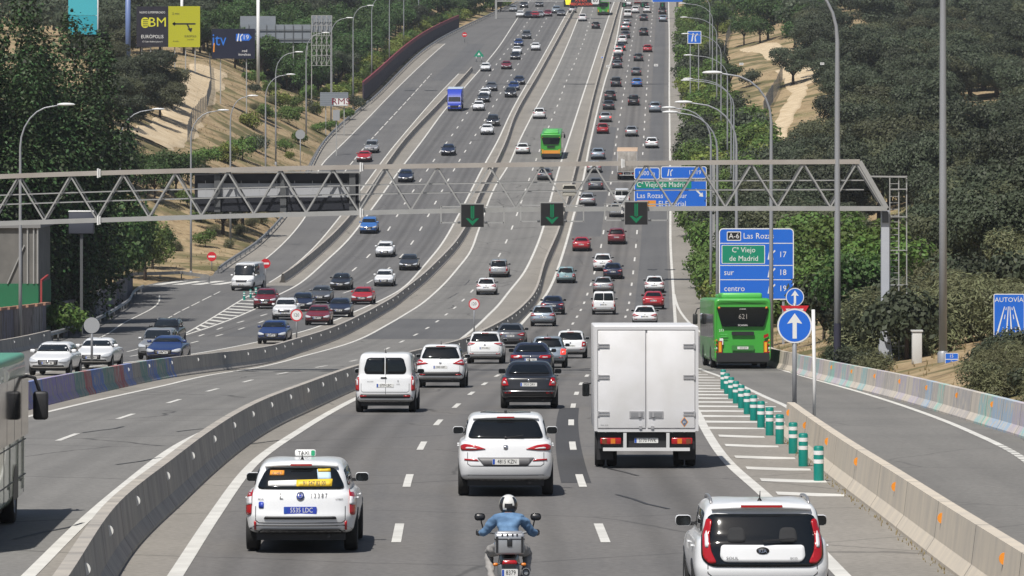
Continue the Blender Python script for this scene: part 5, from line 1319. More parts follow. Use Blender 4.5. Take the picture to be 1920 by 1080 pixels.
T = [  # inbound, seen from the front
 ('s2',PBL,691,438,'blue crossover below the gantry in the outer lane'),
 ('h3',PW,721,482,'white hatchback left of a dark saloon on the inbound side'),
 ('b1',PCH,766,507,'dark grey saloon right of the white hatchback'),
 ('b1',PB,638,544,'black saloon with pale lamps left of a white car'),
 ('h1',PW,720,537,'white compact car below the dark grey saloon'),
 ('h3',PR,679,571,'bright red hatchback with lit headlamps'),
 ('h3',PN,636,595,'navy hatchback between the two red cars'),
 ('h3',PRD,596,610,'dark red hatchback in front of the navy one'),
 ('b2',PG,600,569,'grey saloon above the dark red hatchback'),
 ('h1',PN,566,584,'navy hatchback squeezed behind the white roof-railed car'),
 ('s1',PW,534,600,'white roof-railed utility car behind the speed sign'),
 ('s2',PRD,497,579,'dark red crossover with black roof beside the hatched area'),
 ('h3',PDB,511,645,'deep blue hatchback just over the tagged barrier'),
 ('h3',PW,95,704,'white hatchback above the blue graffiti'),
 ('b1',PW,176,692,'white saloon with black roof behind the round sign back'),
 ('m1',PS,292,674,'silver people carrier overlapping a navy car'),
 ('s1',PB,308,648,'black utility car behind the silver people carrier'),
 ('c1',PDB,309,681,'navy coupe with lit headlamps at the barrier'),
 ('V1',PW,456,545,'tall white panel van leaving the side road'),
 ('m1',PS,696,287,'silver people carrier on the side road'),
 ('c1',PR,682,304,'red coupe on the side road hidden by the gantry tube'),
 ('b1',PN,840,292,'navy saloon above the gantry in the centre inbound lane'),
 ('b1',PN,760,342,'navy saloon seen through the gantry girders'),
 ('h1',PW,897,208,'white hatchback beside the blue truck'),
 ('s1',PB,924,237,'black utility car just behind a white coupe'),
 ('h3',PW,913,253,'white hatchback with dark grille in front of the black utility car'),
 ('b1',PCH,906,192,'charcoal saloon behind the white hatchback by the truck'),
 ('h1',PW,909,183,'white car overlapped by the charcoal saloon'),
 ('b1',PG,921,171,'dark grey saloon at the head of the row by the truck'),
 ('h1',PW,910,134,'white car beside the green exit marker'),
 ('b1',PRD,949,130,'dark red saloon right of the white car'),
 ('s1',PB,957,183,'black utility car beside the inner barrier'),
 ('h3',PDB,963,170,'deep blue car behind the black utility car'),
 ('b1',PN,973,159,'navy saloon at the head of three dark cars'),
 ('m1',PG,987,73,'grey people carrier far up the inbound lanes'),
 ('h3',PDB,972,87,'deep blue car below the grey people carrier'),
 ('h1',PW,969,102,'white hatchback below the deep blue car'),
 ('h1',PW,1004,95,'white hatchback alone by the inner line'),
 ('h3',PB,966,112,'black hatchback below the white one'),
 ('h1',PW,975,33,'white car in the crosswise jam at the top'),
 ('b1',PB,991,34,'black saloon in the far jam left of a red car'),
 ('h3',PR,1003,34,'red car in the far jam'),
 ('h1',PS,1012,33,'silver car in the far jam between two red ones'),
 ('b1',PRD,1027,31,'dark red saloon in the far jam'),
 ('s2',PSB,1043,25,'silver blue crossover topmost in the far jam'),
 ('b1',PG,1052,30,'grey saloon at the right end of the far jam'),
 ('s1',PCH,982,15,'charcoal utility car behind the far jam'),
 ('m1',PCH,1011,13,'dark people carrier at the very top of the inbound lanes'),
 ('h1',PS,962,22,'silver car at the left end of the far jam')]
for k, pm, x, y, lb in T: spawn(k, pm, x, y, lb, True, ref=ED if k == 'V1' else None, dyaw=R(-8) if k == 'V1' else 0)
# ================================================================== GANTRIES, SIGNS, LAMPS AND OTHER ROADSIDE OBJECTS
GALV = mat('galvanised', (.40,.40,.39), .5, .3, noise=(1.2,.5,(.31,.31,.30))); GALD = mat('dark_steel', (.12,.125,.13), .55, .3); CHORD = mat('chord_paint', (.40,.37,.335), .5, .15, noise=(.6,.6,(.30,.265,.235)))
MAST = mat('mast_grey', (.33,.34,.36), .5, .3); SBLUE = mat('sign_blue', (.015,.13,.60), .4, noise=(.8,.4,(.02,.16,.62))); SGRN = mat('sign_green', (.01,.24,.14), .4); SWHT = mat('sign_white', (.72,.72,.71), .45); SRED = mat('sign_red', (.55,.02,.03), .4); SBACK = mat('sign_back', (.33,.34,.35), .55, .2)
ORD = ['first','second','third','fourth','fifth','sixth','seventh','eighth','ninth','tenth','eleventh','twelfth','thirteenth','fourteenth']

# --- overhead gantry
gd = 205.0
TOPC = Interp([(-60,333.5),(0,331),(480,317),(960,309),(1300,305),(1612,303)]); BOTC = Interp([(-60,421),(0,419),(480,404),(960,393.5),(1300,391),(1663,391)])
def gp(px, py, dd=0.0): p = PT(px, py, gd); return Vector((p.x, gd+dd, p.z))
gb = Vector((XC(1663,gd), gd, TZ(XC(1663,gd),gd)))
gan = empty('sign_gantry', 'long overhead steel truss gantry spanning the motorway', 'gantry', gb)
def gbuild(q, name, m, parent=None):
    o = q.build(name, m, parent or gan)
    if parent is None:
        for v in o.data.vertices: v.co -= gb
    return o
DP = 1.25
for dd in (0, DP):
    m = CHORD if dd == 0 else GALD
    for fn, x1 in ((TOPC, 1612), (BOTC, 1663)):
        q = MB(); xs = [-60+i*60 for i in range(200) if -60+i*60 < x1]+[x1]
        for a, b in zip(xs, xs[1:]): q.bar(gp(a, fn(a), dd), gp(b, fn(b), dd), .16 if dd else .17, .21 if not dd else .15)
        gbuild(q, 'chord', CHORD if fn is TOPC and dd == 0 else GALV if dd == 0 else GALD)
    q = MB(); tops = [-65+i*98.3 for i in range(18)]
    for i, t in enumerate(tops):
        if t > 1612: break
        for bx in (t-49, t+49):
            if bx > 1663 or bx < -62: continue
            q.bar(gp(t, TOPC(t)+3, dd), gp(bx, BOTC(bx)-3, dd), .066, .066)
    q.bar(gp(1612, TOPC(1612), dd), gp(1663, BOTC(1663), dd), .16, .2); gbuild(q, 'lattice', GALV if dd == 0 else GALD)
q = MB()
for i in range(18):
    t = -16+i*98.3
    if t < 1660: q.bar(gp(t, BOTC(t), 0), gp(t, BOTC(t), DP), .07, .07)
    t = -65+i*98.3
    if t < 1612: q.bar(gp(t, TOPC(t), 0), gp(t, TOPC(t), DP), .07, .07)
gbuild(q, 'cross_brace', GALD)
q = MB()
for i in range(-1, 28): q.bar(gp(i*60, BOTC(i*60)+1, .62), gp(min(1663,i*60+60), BOTC(min(1663,i*60+60))+1, .62), .95, .04)
gbuild(q, 'walkway', mat('walkway_grating', (.17,.17,.17), .7))
for k in (.40, .60):
    for dd, mm in ((.12, GALV), (DP-.12, GALD)):
        q = MB()
        for i in range(-1, 27):
            a, b = i*60, i*60+60; q.bar(gp(a, TOPC(a)+(BOTC(a)-TOPC(a))*k, dd), gp(b, TOPC(b)+(BOTC(b)-TOPC(b))*k, dd), .045, .045)
        gbuild(q, 'handrail', mm)
# post with base, ladder cage
q = MB(); b0 = gp(1661, 395, .5); q.bar(b0, (b0.x, b0.y, gb.z), .36, .36); q.box((b0.x, b0.y, gb.z+.6), (.7,.55,1.3), 0, None, (.6,.7)); q.box((b0.x, b0.y, b0.z-.3), (.28,.5,.5), 1); gbuild(q, 'support_post', [mat('post_pale', (.44,.46,.50), .5, noise=(.8,.4,(.36,.38,.42))), GALD])
q = MB()
for px in (1670, 1687, 1702): q.bar(gp(px, 333, .5+(px-1670)*.004), (gp(px,333).x, gd+.5, gb.z), .05, .05)
for py in (331, 355, 407, 470, 535, 600, 650): q.bar(gp(1670, py, .5), gp(1703, py, .5), .06, .045)
for i in range(28): q.bar(gp(1670, 345+i*12, .9), gp(1687, 345+i*12, .9), .03, .03)
q.bar(gp(1632, 331, .5), gp(1700, 332, .5), .07, .07); gbuild(q, 'ladder_cage', GALV)
for px, tx in ((618,'631'),(797,'616'),(1117,'630'),(1420,'630')):
    q = MB(); M = board_mat(gp(px, BOTC(px), -.13)); q.prism(rrect(.36,.21,.02,2), M, .02, 0); q.text(tx, 0, 0, .17, M, 1, -.004); q.build('number_plate', [SWHT, INK], gan); o = list(gan.children)[-1]
    for v in gan.children[-1].data.vertices: v.co -= gb
for px in (184, 676, 1166):
    for fn in (TOPC, BOTC):
        q = MB(); c = gp(px, fn(px)); q.box(c, (.07,.40,.42)); q.box(c+Vector((.09,0,0)), (.05,.34,.36)); gbuild(q, 'flange', SWHT)
# lane signals
SIGF = mat('signal_face', (.013,.013,.014), .5); LEDG = mat('signal_green', (.0,.14,.06), .5, emit=((.0,.45,.15), .05))
for i, (xc, yc) in enumerate(((886,404),(1035,401.5),(1192.5,399.5))):
    c = gp(xc, yc, -.35); e = empty('lane_signal', 'black lane signal with green down arrow, '+['over the middle barrier','between the other two signals','next to the blue exit sign'][i], 'lane signal', c, group='lane signals on the gantry')
    q = MB(); q.rbox((0,.10,0), (1.03,.24,1.03), .02); q.build('housing', mat('signal_housing', (.06,.06,.062), .5), e)
    q = MB(); M = Matrix.Translation((0,-.025,0)); q.prism(rrect(.97,.97,.01,1), M, .004); q.build('screen', SIGF, e)
    q = MB(); M = Matrix.Translation((0,-.03,0))
    for sx in (-.055,.055): q.flat(rrect(.05,.58,.01,1,sx,.16), M)
    q.flat([(-.30,-.12),(0,-.44),(.30,-.12),(.17,-.12),(.0,-.24),(-.17,-.12)], M); q.flat(rrect(.03,.62,.01,1,0,.12), M); q.build('arrow', LEDG, e)
    q = MB(); M = Matrix.Translation((0,0,0))
    for sg in (-1, 1):
        q.bar((sg*.55,.05,.40),(sg*1.42,.05,.40),.06,.06); q.bar((sg*.55,.05,-.32),(sg*1.42,.05,-.32),.06,.06); q.bar((sg*1.42,.05,-.36),(sg*1.42,.05,.44),.06,.06); q.rbox((sg*.60,.02,-.30),(.14,.12,.12),.03,1)
    q.bar((-.53,-.02,-.5),(-.53,-.02,.52),.02,.05); q.bar((-.53,-.02,.53),(.53,-.02,.53),.02,.05); q.build('bracket', [GALV, GALD], e)
# back of a message sign
c0, c1 = gp(360, 326, 1.9), gp(671, 399, 1.9); cx_ = (c0+c1)/2; wd, ht = c1.x-c0.x, c0.z-c1.z
e = empty('message_sign', 'wide dark message board seen from behind on the gantry', 'message sign', cx_)
q = MB(); q.box((0,0,0), (wd,.5,ht)); q.box((0,-.30,-ht*.30), (wd-.1,.12,ht*.36)); q.box((0,-.32,ht*.40), (wd-.1,.16,ht*.18)); q.build('cabinet', mat('cabinet_dark', (.022,.024,.032), .5), e)
q = MB(); q.box((0,-.262,.06*ht), (wd-.3,.02,ht*.36)); 
for i in range(9): q.box((-wd/2+.5+i*(wd-1)/8,-.276,.06*ht), (.03,.02,.9))
q.build('rear_panel', mat('cabinet_grey', (.40,.41,.43), .5), e)
for x in (-wd*.36, wd*.04, wd*.46): q = MB(); q.box((x,-.42,0), (.28,.16,ht)); q.build('mounting_post', GALD, e)
q = MB(); q.box((wd/2+.02,-.1,0),(.06,.5,ht+.1)); q.box((0,.0,ht/2+.05),(wd+.1,.55,.06)); q.build('edge_trim', GALV, e)
c = gp(1068, 358, 1.4); q = MB(); q.rbox((0,0,0), (.60,.5,.52), .03); q.box((0,-.26,.12), (.58,.03,.05), 1); q.box((0,-.26,.2),(.5,.03,.05),1); tag(q.build('equipment_box', [mat('box_cream',(.5,.48,.42),.6), INK], None, c), 'cream equipment box clamped to the gantry walkway', 'equipment box')
# --- distant gantry at the top of the road
gd2 = 1000.0; P2 = lambda x, y, dd=0: PT(x, y, gd2)+Vector((0,dd,0))
e = empty('sign_gantry', 'distant gantry crossing the road at the very top of the view', 'gantry', P2(1270, 40))
q = MB(); B = e.location
for y in (-6, 2): q.bar(P2(930,y)-B, P2(1275,y)-B, .3)
for i in range(24): q.bar(P2(930+i*14.4,2 if i%2 else -6)-B, P2(944.4+i*14.4,-6 if i%2 else 2)-B, .12)
for x in (930,1270): q.bar(P2(x,-6)-B, P2(x,48)-B, .45)
q.build('truss', GALV, e)
c = P2(1091,1,-.8); s = gd2/F
ev = empty('message_sign', 'far message board showing amber arrow, red text and 60', 'message sign', c)
q = MB(); q.box((0,.2,0),(68*s,.4,24*s)); q.build('cabinet', SIGF, ev)
M = Matrix.Translation((0,-.02,0)); q = MB(); q.flat([(-30*s,-8*s),(-22*s,-8*s),(-20*s,4*s),(-24*s,2*s),(-28*s,8*s),(-32*s,4*s)], M); q.build('arrow_symbol', mat('led_amber',(.7,.6,.02),.5,emit=((.8,.7,.05),.6)), ev)
q = MB()
for i, tx in enumerate(('ATASCO','A 6 KM','PRECAUCION')): q.text(tx, -2*s, (7-7*i)*s, 7*s, M)
q.build('led_text', mat('led_red',(.6,.06,.03),.5,emit=((.9,.1,.05),.4)), ev)
q = MB(); q.flat(rrect(14*s,14*s,.3,2,25*s,0), M, 0); q.text('60', 25*s, 0, 10*s, M, 1, -.03); q.build('speed_symbol', [SWHT, INK], ev)
for i, x in enumerate((1170,1205,1242)):
    el = empty('lane_signal', ['small far lane signal just right of the green bus','middle one of the small far lane signals','small far lane signal above the right lane'][i], 'lane signal', P2(x, 9, -.8), group='distant lane signals')
    q = MB(); q.rbox((0,.15,0),(1.1,.3,1.1),.05); q.build('housing', SIGF, el); q = MB(); q.flat([(-.3,-.1),(0,-.42),(.3,-.1),(.08,-.1),(.08,.4),(-.08,.4),(-.08,-.1)], Matrix.Translation((0,-.01,0))); q.build('arrow', LEDG, el)
q = MB(); q.box((0,.1,0),(60*s,.2,18*s)); q.flat(rrect(58*s,17*s,.2,2), Matrix.Translation((0,-.02,0)), 1); tag(q.build('direction_sign',[SWHT,SBLUE],None,P2(1252,-5,-.8)),'distant blue direction sign at the top edge on the gantry','sign')

# --- lamp posts
def lamp_post(d, X, ht, arm, label, group, r=.11, z0=None, arm2=False):
    base = Vector((X, d, TZ(X, d)-.05 if z0 is None else z0)); e = empty('street_lamp', label, 'street lamp', base, group=group)
    q = MB(); k = abs(arm); sg = 1 if arm > 0 else -1
    pts = [(0,0,0),(0,0,ht*.35),(0,0,ht*.7),(0,0,ht-2.6)]+[(sg*k*.8*(1-math.cos(R(a))), 0, ht-2.6+2.5*math.sin(R(a))) for a in (15,30,45,60,75,88)]+[(sg*k,0,ht)]
    q.tube(pts, [r*1.15,r,r*.85,r*.68]+[r*.55,r*.5,r*.48,r*.46,r*.45,r*.42]+[r*.4], 10); q.lathe([(r*1.5,0),(r*1.5,.4),(r*1.1,.5)], 12); q.build('mast', MAST, e)
    h = MB(); rows = []
    for x, w, t in ((-.15,.05,.05),(0,.12,.09),(.25,.17,.12),(.6,.16,.11),(.85,.10,.07),(.92,.03,.03)): rows.append([(sg*(k-.1+x), w*math.cos(R(a)), ht+.01+t*math.sin(R(a))*(1 if a < 180 else .6)) for a in range(0,361,30)])
    h.grid(rows); h.build('lamp_head', mat('luminaire_white',(.62,.63,.63),.35), e)
    return e
LR = [(205,XC(1570,205),17.6,-2.0,'tall lamp post in front of the blue route sign, arm leaving the view'),(190,XC(1768,190),20.5,-3,'thick tall mast at the ramp barrier, its head beyond the view'),
      (245,XC(1446,245),15.3,-2.9,'lamp post with large white head crossing the right of the blue sign'),(280,XC(1381,280),15.0,-3.0,'lamp post passing before the left half of the big blue sign'),
      (315,XC(1345,315),15.2,-3.0,'lamp post left of the big blue sign, lower of two close heads'),(352,XC(1333,352),16.2,-3.0,'lamp post beside the cantilever sign, upper of two close heads')]
for i, (d, X, ht, arm, lb) in enumerate(LR):
    e = lamp_post(d, X, ht, arm, lb, 'street lamps along the right verge', .155 if i == 1 else .14 if i == 0 else .11)
    if i == 0: q = MB(); q.lathe([(.168,.3),(.168,2.2)],14); q.build('painted_band',mat('band_navy',(.03,.03,.05),.6),e)
for i, (d, x, yh) in enumerate(((455,1376,150),(500,1371,147),(550,1364,103),(605,1352,63),(660,1344,32),(720,1336,6),(780,1331,-15))):
    X = max(XC(x, d), ER(d)+1.6); ht = (CZ-(yh-YH)*d/F)-TZ(X, d)
    lamp_post(d, X, max(13.5, min(ht, 18)), -4.5, 'slender lamp post in the distant right row, '+ORD[i]+' beyond the cantilever sign', 'street lamps along the right verge', .10)
LL = [(275,38,195,1.9+.6,'lamp post nearest the camera in front of the big poplars'),(392,240,204,3.0,'lamp post where the tagged wall ends'),(429,358,206,2.8,'lamp post standing by the small roadside tree'),(462,432,179,2.0,'lamp post on the grassy slope behind the no entry sign'),
      (520,498,139,2.6,'lamp post on the bushy slope, arm below the nearby longer one'),(560,517,97,2.6,'lamp post rising from the slope just left of the lattice tower'),(620,574,61,2.4,'lamp post directly in front of the lattice tower'),(655,622,33,2.4,'lamp post beside the graffiti panel'),
      (700,662,10,2.4,'lamp post standing just left of the dark noise wall'),(760,697,-8,2.4,'first lamp post behind the dark noise wall'),(815,730,-20,2.4,'second lamp post behind the dark noise wall'),(870,757,-30,2.4,'third lamp post behind the dark noise wall'),(925,785,-36,2.4,'fourth lamp post behind the dark noise wall')]
for d, x, yh, arm, lb in LL:
    X = min(XC(x, d), EL(d)-.8) if d > 280 else XC(x, d); ht = (CZ-(yh-YH)*d/F)-TZ(X, d)
    lamp_post(d, X, max(12, min(ht, 18.5)), arm, lb, 'street lamps along the left verge', .10)

# --- signs
def post(q, x, z0, z1, r=.045, m=0, y=.05): q.tube([(x,y,z0),(x,y,z1)], r, 8, m)
def round_sign(p, zc, r, label, style, ground, yaw=0.0, name='traffic_sign', pr=.05):
    """p: centre of the disc; a tube runs down to height ground"""
    e = empty(name, label, 'sign', Vector((p.x, p.y, ground))); e.rotation_euler = (0,0,yaw); h = p.z-ground
    q = MB(); post(q, 0, 0, h+r*.8, pr, 0, .06); q.build('pole', MAST, e)
    q = MB(); M = Matrix.Translation((0,0,h)); q.prism(disc(r), M, .02, 0)
    if style == '120': q.flat(disc(r*.98), M, 1, -.002); q.flat(disc(r*.78), M, 2, -.004); q.text('120', 0, 0, r*.78, M, 3, -.007, .82)
    elif style == 'noentry': q.flat(disc(r*.98), M, 1, -.002); q.flat(rrect(r*1.4,r*.36,.03,2), M, 2, -.005)
    elif style == 'up':
        q.flat(disc(r*.98), M, 2, -.002); q.flat(disc(r*.90), M, 4, -.004); q.flat([(-.12*r,-.72*r),(.12*r,-.72*r),(.12*r,.18*r),(.43*r,.12*r),(0,.72*r),(-.43*r,.12*r),(-.12*r,.18*r)], M, 2, -.007)
    q.build('disc', [SBACK, SRED, SWHT, INK, SBLUE], e); return e
def sign_at(px, py, d): return PT(px, py, d)
round_sign(sign_at(889,570,297), 0, .37, 'round 120 speed limit sign at the middle barrier', '120', rz(297))
round_sign(sign_at(556,591,262), 0, .36, 'round 120 speed limit sign among the oncoming cars', '120', rz(262)+.8)
round_sign(sign_at(172,610,188), 0, .33, 'back of a round sign on the tagged barrier by the white cars', 'back', rz(188)+.8)
round_sign(sign_at(226,503,395), 0, .45, 'back of a round sign above the tagged wall', 'back', TZ(XC(226,395),395))
round_sign(sign_at(397,481,436), 0, .46, 'red no entry sign on the grass slope by the side road', 'noentry', TZ(XC(397,436),436))
round_sign(sign_at(498,494,412), 0, .45, 'red no entry sign right of the white panel van', 'noentry', rz(412))
round_sign(sign_at(871,65,905), 0, .5, 'tiny no entry sign at the far end of the side road', 'noentry', rz(905))
round_sign(sign_at(563,252,560), 0, .6, 'back of a round sign on the dry slope', 'back', TZ(XC(563,560),560))
round_sign(sign_at(1490,611,119.5), 0, .465, 'large round blue sign with white up arrow on the barrier nose', 'up', rz(119.5)+.5, pr=.06)
round_sign(sign_at(1490.5,557,122.5), 0, .25, 'small round blue arrow sign behind the large one', 'up', rz(122.5))
p = sign_at(1490,590,121.2); e = empty('yield_sign', 'red edged give way sign mostly hidden behind the blue arrow sign', 'sign', Vector((p.x,p.y,rz(121.2))))
q = MB(); post(q,0,0,p.z-rz(121.2)+.3); q.build('pole', MAST, e); q = MB(); M = Matrix.Translation((0,0,p.z-rz(121.2))); q.prism([(-.38,.24),(0,-.42),(.38,.24)], M, .02, 0); q.flat([(-.24,.16),(0,-.26),(.24,.16)], M, 1, -.003); q.build('plate', [SRED, SWHT], e)
b = Vector((XC(1527,116),116,rz(116)+.55)); q = MB(); q.tube([(0,0,0),(0,0,1.0),(-.03,0,2.75)],.045,8); tag(q.build('sign_pole', SWHT, None, b), 'bare white pole leaning behind the large blue arrow sign', 'pole')
def panel_sign(name, label, x0, y0, x1, y1, d, legs, rows, border=.05, rad=.15, depth=.06, face=None, zbase=None):
    """rows(q, M, W, H): draws on the face; returns the root"""
    a, b = PT(x0,y0,d), PT(x1,y1,d); W, Hh = b.x-a.x, a.z-b.z; c = (a+b)/2; gz = TZ(c.x, d) if zbase is None else zbase
    e = empty(name, label, 'sign', Vector((c.x, d, gz))); M = Matrix.Translation((0,0,c.z-gz))
    q = MB(); q.prism(rrect(W,Hh,rad,4), M, depth, 0); q.flat(rrect(W-border*2,Hh-border*2,max(.01,rad-border),4), M, 1, -.003); o = q.build('panel', [SWHT, face or SBLUE], e)
    if rows:
        q = MB(); rows(q, M, W, Hh); q.build('legend', [SWHT, SGRN, INK, SRED, ORA], e)
    for lx in legs:
        q = MB(); q.bar((lx*W,.14,0),(lx*W,.14,c.z-gz+Hh*.45),.14,.14); q.build('leg', MAST, e)
    return e
def exit_icon(q, M, x, z, s):
    q.flat([(x-.32*s,z-.4*s),(x-.18*s,z-.4*s),(x-.06*s,z+.4*s),(x-.16*s,z+.4*s)], M, 0, -.007)
    q.flat([(x+.04*s,z-.4*s),(x+.18*s,z-.4*s),(x+.10*s,z+.05*s),(x+.34*s,z+.30*s),(x+.26*s,z+.40*s),(x+.02*s,z+.10*s)], M, 0, -.007)
def big(q, M, W, H):
    t = lambda s, x, z, h, m=0, al='L': q.text(s, x*W, z*H, h*H, M, m, -.008, .95, al)
    for z in (.29, -.02, -.22): q.flat(rrect(W*.97,.045,.01,1,0,z*H), M, 0, -.006)
    q.flat(rrect(.19*W,.13*H,.05,2,-.30*W,.39*H), M, 0, -.006); q.flat(rrect(.17*W,.105*H,.04,2,-.30*W,.39*H), M, 2, -.0065)
    t('A-6',-.30,.39,.105,0,'C'); t('Las Rozas',-.17,.39,.115)
    q.flat(rrect(.58*W,.26*H,.04,2,-.175*W,.135*H), M, 0, -.006); q.flat(rrect(.56*W,.245*H,.03,2,-.175*W,.135*H), M, 1, -.0068)
    t('Cª Viejo',-.17,.195,.105,0,'C'); t('de Madrid',-.17,.075,.105,0,'C'); t('sur',-.43,-.12,.115); t('centro',-.43,-.345,.115)
    for z, s in ((.13,'17'),(-.12,'18'),(-.345,'19')): exit_icon(q, M, .20*W, z*H, .17*H); t(s,.36,z,.115,0,'C')
panel_sign('direction_sign','big blue route board listing exits 17, 18 and 19 behind the green bus',1348,428,1488.5,562,262,(-.36,.36),big,.06,.25)
def s2(q, M, W, H):
    t = lambda s, x, z, h, m=0, al='L': q.text(s, x*W, z*H, h*H, M, m, -.01, .9, al)
    q.flat(rrect(.76*W,.27*H,.05,2,-.09*W,.32*H), M, 1, -.006); t('Cª Viejo de Madrid',-.46,.32,.26); t('Las Rozas',-.46,-.08,.27); t('sur',.12,-.08,.25)
    q.flat(rrect(.26*W,.25*H,.03,2,-.33*W,-.37*H), M, 4, -.006); t('M-505',-.455,-.37,.2,2); t('El Escorial',-.16,-.37,.27)
    M2 = M @ Matrix.Translation((.40*W,0,.02*H)) @ Matrix.Rotation(R(45),4,'Y'); q.flat([(-.5,-.08),(.15,-.08),(.15,-.25),(.5,0),(.15,.25),(.15,.08),(-.5,.08)], M2, 0, -.01)
e = panel_sign('direction_sign','blue exit board for El Escorial on a cantilever beyond the gantry',1189,337,1325,389,420,(),s2,.06,.1)
a, b = PT(1189,313,420), PT(1325,389,420); gz = e.location.z
def sub(x0,y0,x1,y1,fn):
    a, b = PT(x0,y0,419.95), PT(x1,y1,419.95); W, Hh = b.x-a.x, a.z-b.z; c = (a+b)/2; M = Matrix.Translation((c.x-e.location.x,-.05,c.z-gz)); q = MB(); q.prism(rrect(W,Hh,.2,4), M, .06, 0); q.flat(rrect(W-.14,Hh-.14,.15,4), M, 1, -.003); fn(q,M,W,Hh); q.build('upper_panel',[SWHT,SBLUE],e)
sub(1189,314,1237,336.5,lambda q,M,W,H: q.text('1000 m',0,0,H*.52,M,0,-.01,.9))
def ex(q,M,W,H): exit_icon(q,M,-.30*W,0,.8); q.text('17-19',.25*W,0,H*.5,M,0,-.01,.9)
sub(1239,312,1325,335,ex)
px_ = XC(1337,420)-e.location.x; q = MB(); q.bar((px_,.6,TZ(XC(1337,420),420.6)-gz),(px_,.6,CZ-(305-YH)*420/F-gz),.42,.42)
for y in (330,372): q.bar((px_,.5,CZ-(y-YH)*420/F-gz),(XC(1192,420)-e.location.x,.3,CZ-(y-YH)*420/F-gz),.22,.22)
for i in range(6): x0 = px_-i*1.1; q.bar((x0,.4,CZ-(330-YH)*420/F-gz),(x0-1.1,.4,CZ-(372-YH)*420/F-gz),.08,.08)
q.build('cantilever_arm', GALV, e)
def auto(q, M, W, H):
    q.text('AUTOVÍA',0,.365*H,.145*H,M,0,-.007,1.02)
    for x0,x1,w0,w1 in ((-.40,-.145,.030,.014),(.40,.145,.030,.014),(-.085,-.025,.026,.012),(.02,.0,.0,.0),(.085,.025,.026,.012)):
        if w0: q.flat([((x0-w0)*W,-.43*H),((x0+w0)*W,-.43*H),((x1+w1)*W,.22*H),((x1-w1)*W,.22*H)],M,0,-.007)
    for sg in (-1,1):
        for z0,z1 in ((-.42,-.24),(-.06,.04),(.14,.20)):
            xa = lambda z: sg*(.24-.155*(z+.43)/.65); q.flat([((xa(z0)-.013)*W,z0*H),((xa(z0)+.013)*W,z0*H),((xa(z1)+.010)*W,z1*H),((xa(z1)-.010)*W,z1*H)][::1],M,0,-.007)
panel_sign('motorway_sign','blue AUTOVÍA sign with converging white lanes on a pale post',1863,551,1921,635.5,180,(),auto,.03,.06)
o = [x for x in scene.objects if x.name.startswith('motorway_sign')][0]; q = MB(); q.bar((0,.12,-1),(0,.12,CZ-(600-YH)*180/F-o.location.z),.15,.10); q.build('leg', SWHT, o)
def km(q, M, W, H): q.flat(rrect(W*.98,.03,.005,1,0,.04*H),M,0,-.006); q.text('15',0,.27*H,.32*H,M,0,-.007); q.text('2',0,-.22*H,.42*H,M,0,-.007)
o = panel_sign('distance_sign','small blue sign reading 15 over 2 next to the thick mast',1772,662,1797,687.5,186,(.1,),km,.02,.05)
panel_sign('marker_sign','tiny blue marker plate on the right shoulder before the bushes',1309.5,504,1322,514,440,(0,),None,.05,.05)
def sq(q,M,W,H): exit_icon(q,M,0,0,1.6)
panel_sign('exit_sign','square blue exit sign far up among the right lamp posts',1289,58,1315,82,690,(-.3,.3),sq,.1,.1)
panel_sign('marker_sign','small blue marker beside the far middle barrier',1127,106,1134,117,850,(0,),None,.06,.05)
q = MB(); M = Matrix.Identity(4); W = 1.25
e = empty('exit_marker','green triangular exit marker in the far gore','sign',Vector((XC(898,838),838,rz(838)))); q.prism([(-.9,.9),(.9,.9),(.75,1.3),(0,2.2),(-.75,1.3)],M,.1,0); q.flat([(-.3,1.2),(.3,1.2),(0,1.7)],M,1,-.01); q.build('panel',[SGRN,SWHT],e); q = MB(); post(q,-.5,0,1,.08); post(q,.5,0,1,.08); q.build('leg',MAST,e)
# green delineator posts in the gore
GP = mat('delineator_green',(.0,.185,.15),.45); BASES = [(1535,903),(1506,875),(1487,851),(1462,833),(1443,817),(1427,803),(1413,789),(1401,777),(1390,766),(1380,757),(1371,748),(1363,739),(1356,730)]
q = MB(); q.lathe([(.0,.74),(.085,.74),(.105,.71),(.105,0)],18); dm = q.build('post',GP); dmesh = dm.data; bpy.data.objects.remove(dm)
q = MB()
for z in (.38,.56): q.lathe([(.108,z),(.108,z+.085)],18)
dm = q.build('reflective_band',SWHT); bmesh_ = dm.data; bpy.data.objects.remove(dm)
for i, (x, y) in enumerate(BASES):
    g = G(x, y); e = empty('delineator_post','green post with white bands, '+ORD[min(i,12)]+' from the near end of the row','delineator post',g,group='green delineator posts in the gore')
    for n, m in (('post',dmesh),('reflective_band',bmesh_)):
        o = bpy.data.objects.new(n,m); COL.objects.link(o); o.parent = e
for i, x in enumerate((458,470,480)):
    g = G(x, 563+i*-4); e = empty('delineator_post','short green post by the dark red crossover, '+ORD[i]+' of three','delineator post',g,group='green posts in the inbound merge')
    for n, m in (('post',dmesh),('reflective_band',bmesh_)):
        o = bpy.data.objects.new(n,m); COL.objects.link(o); o.parent = e
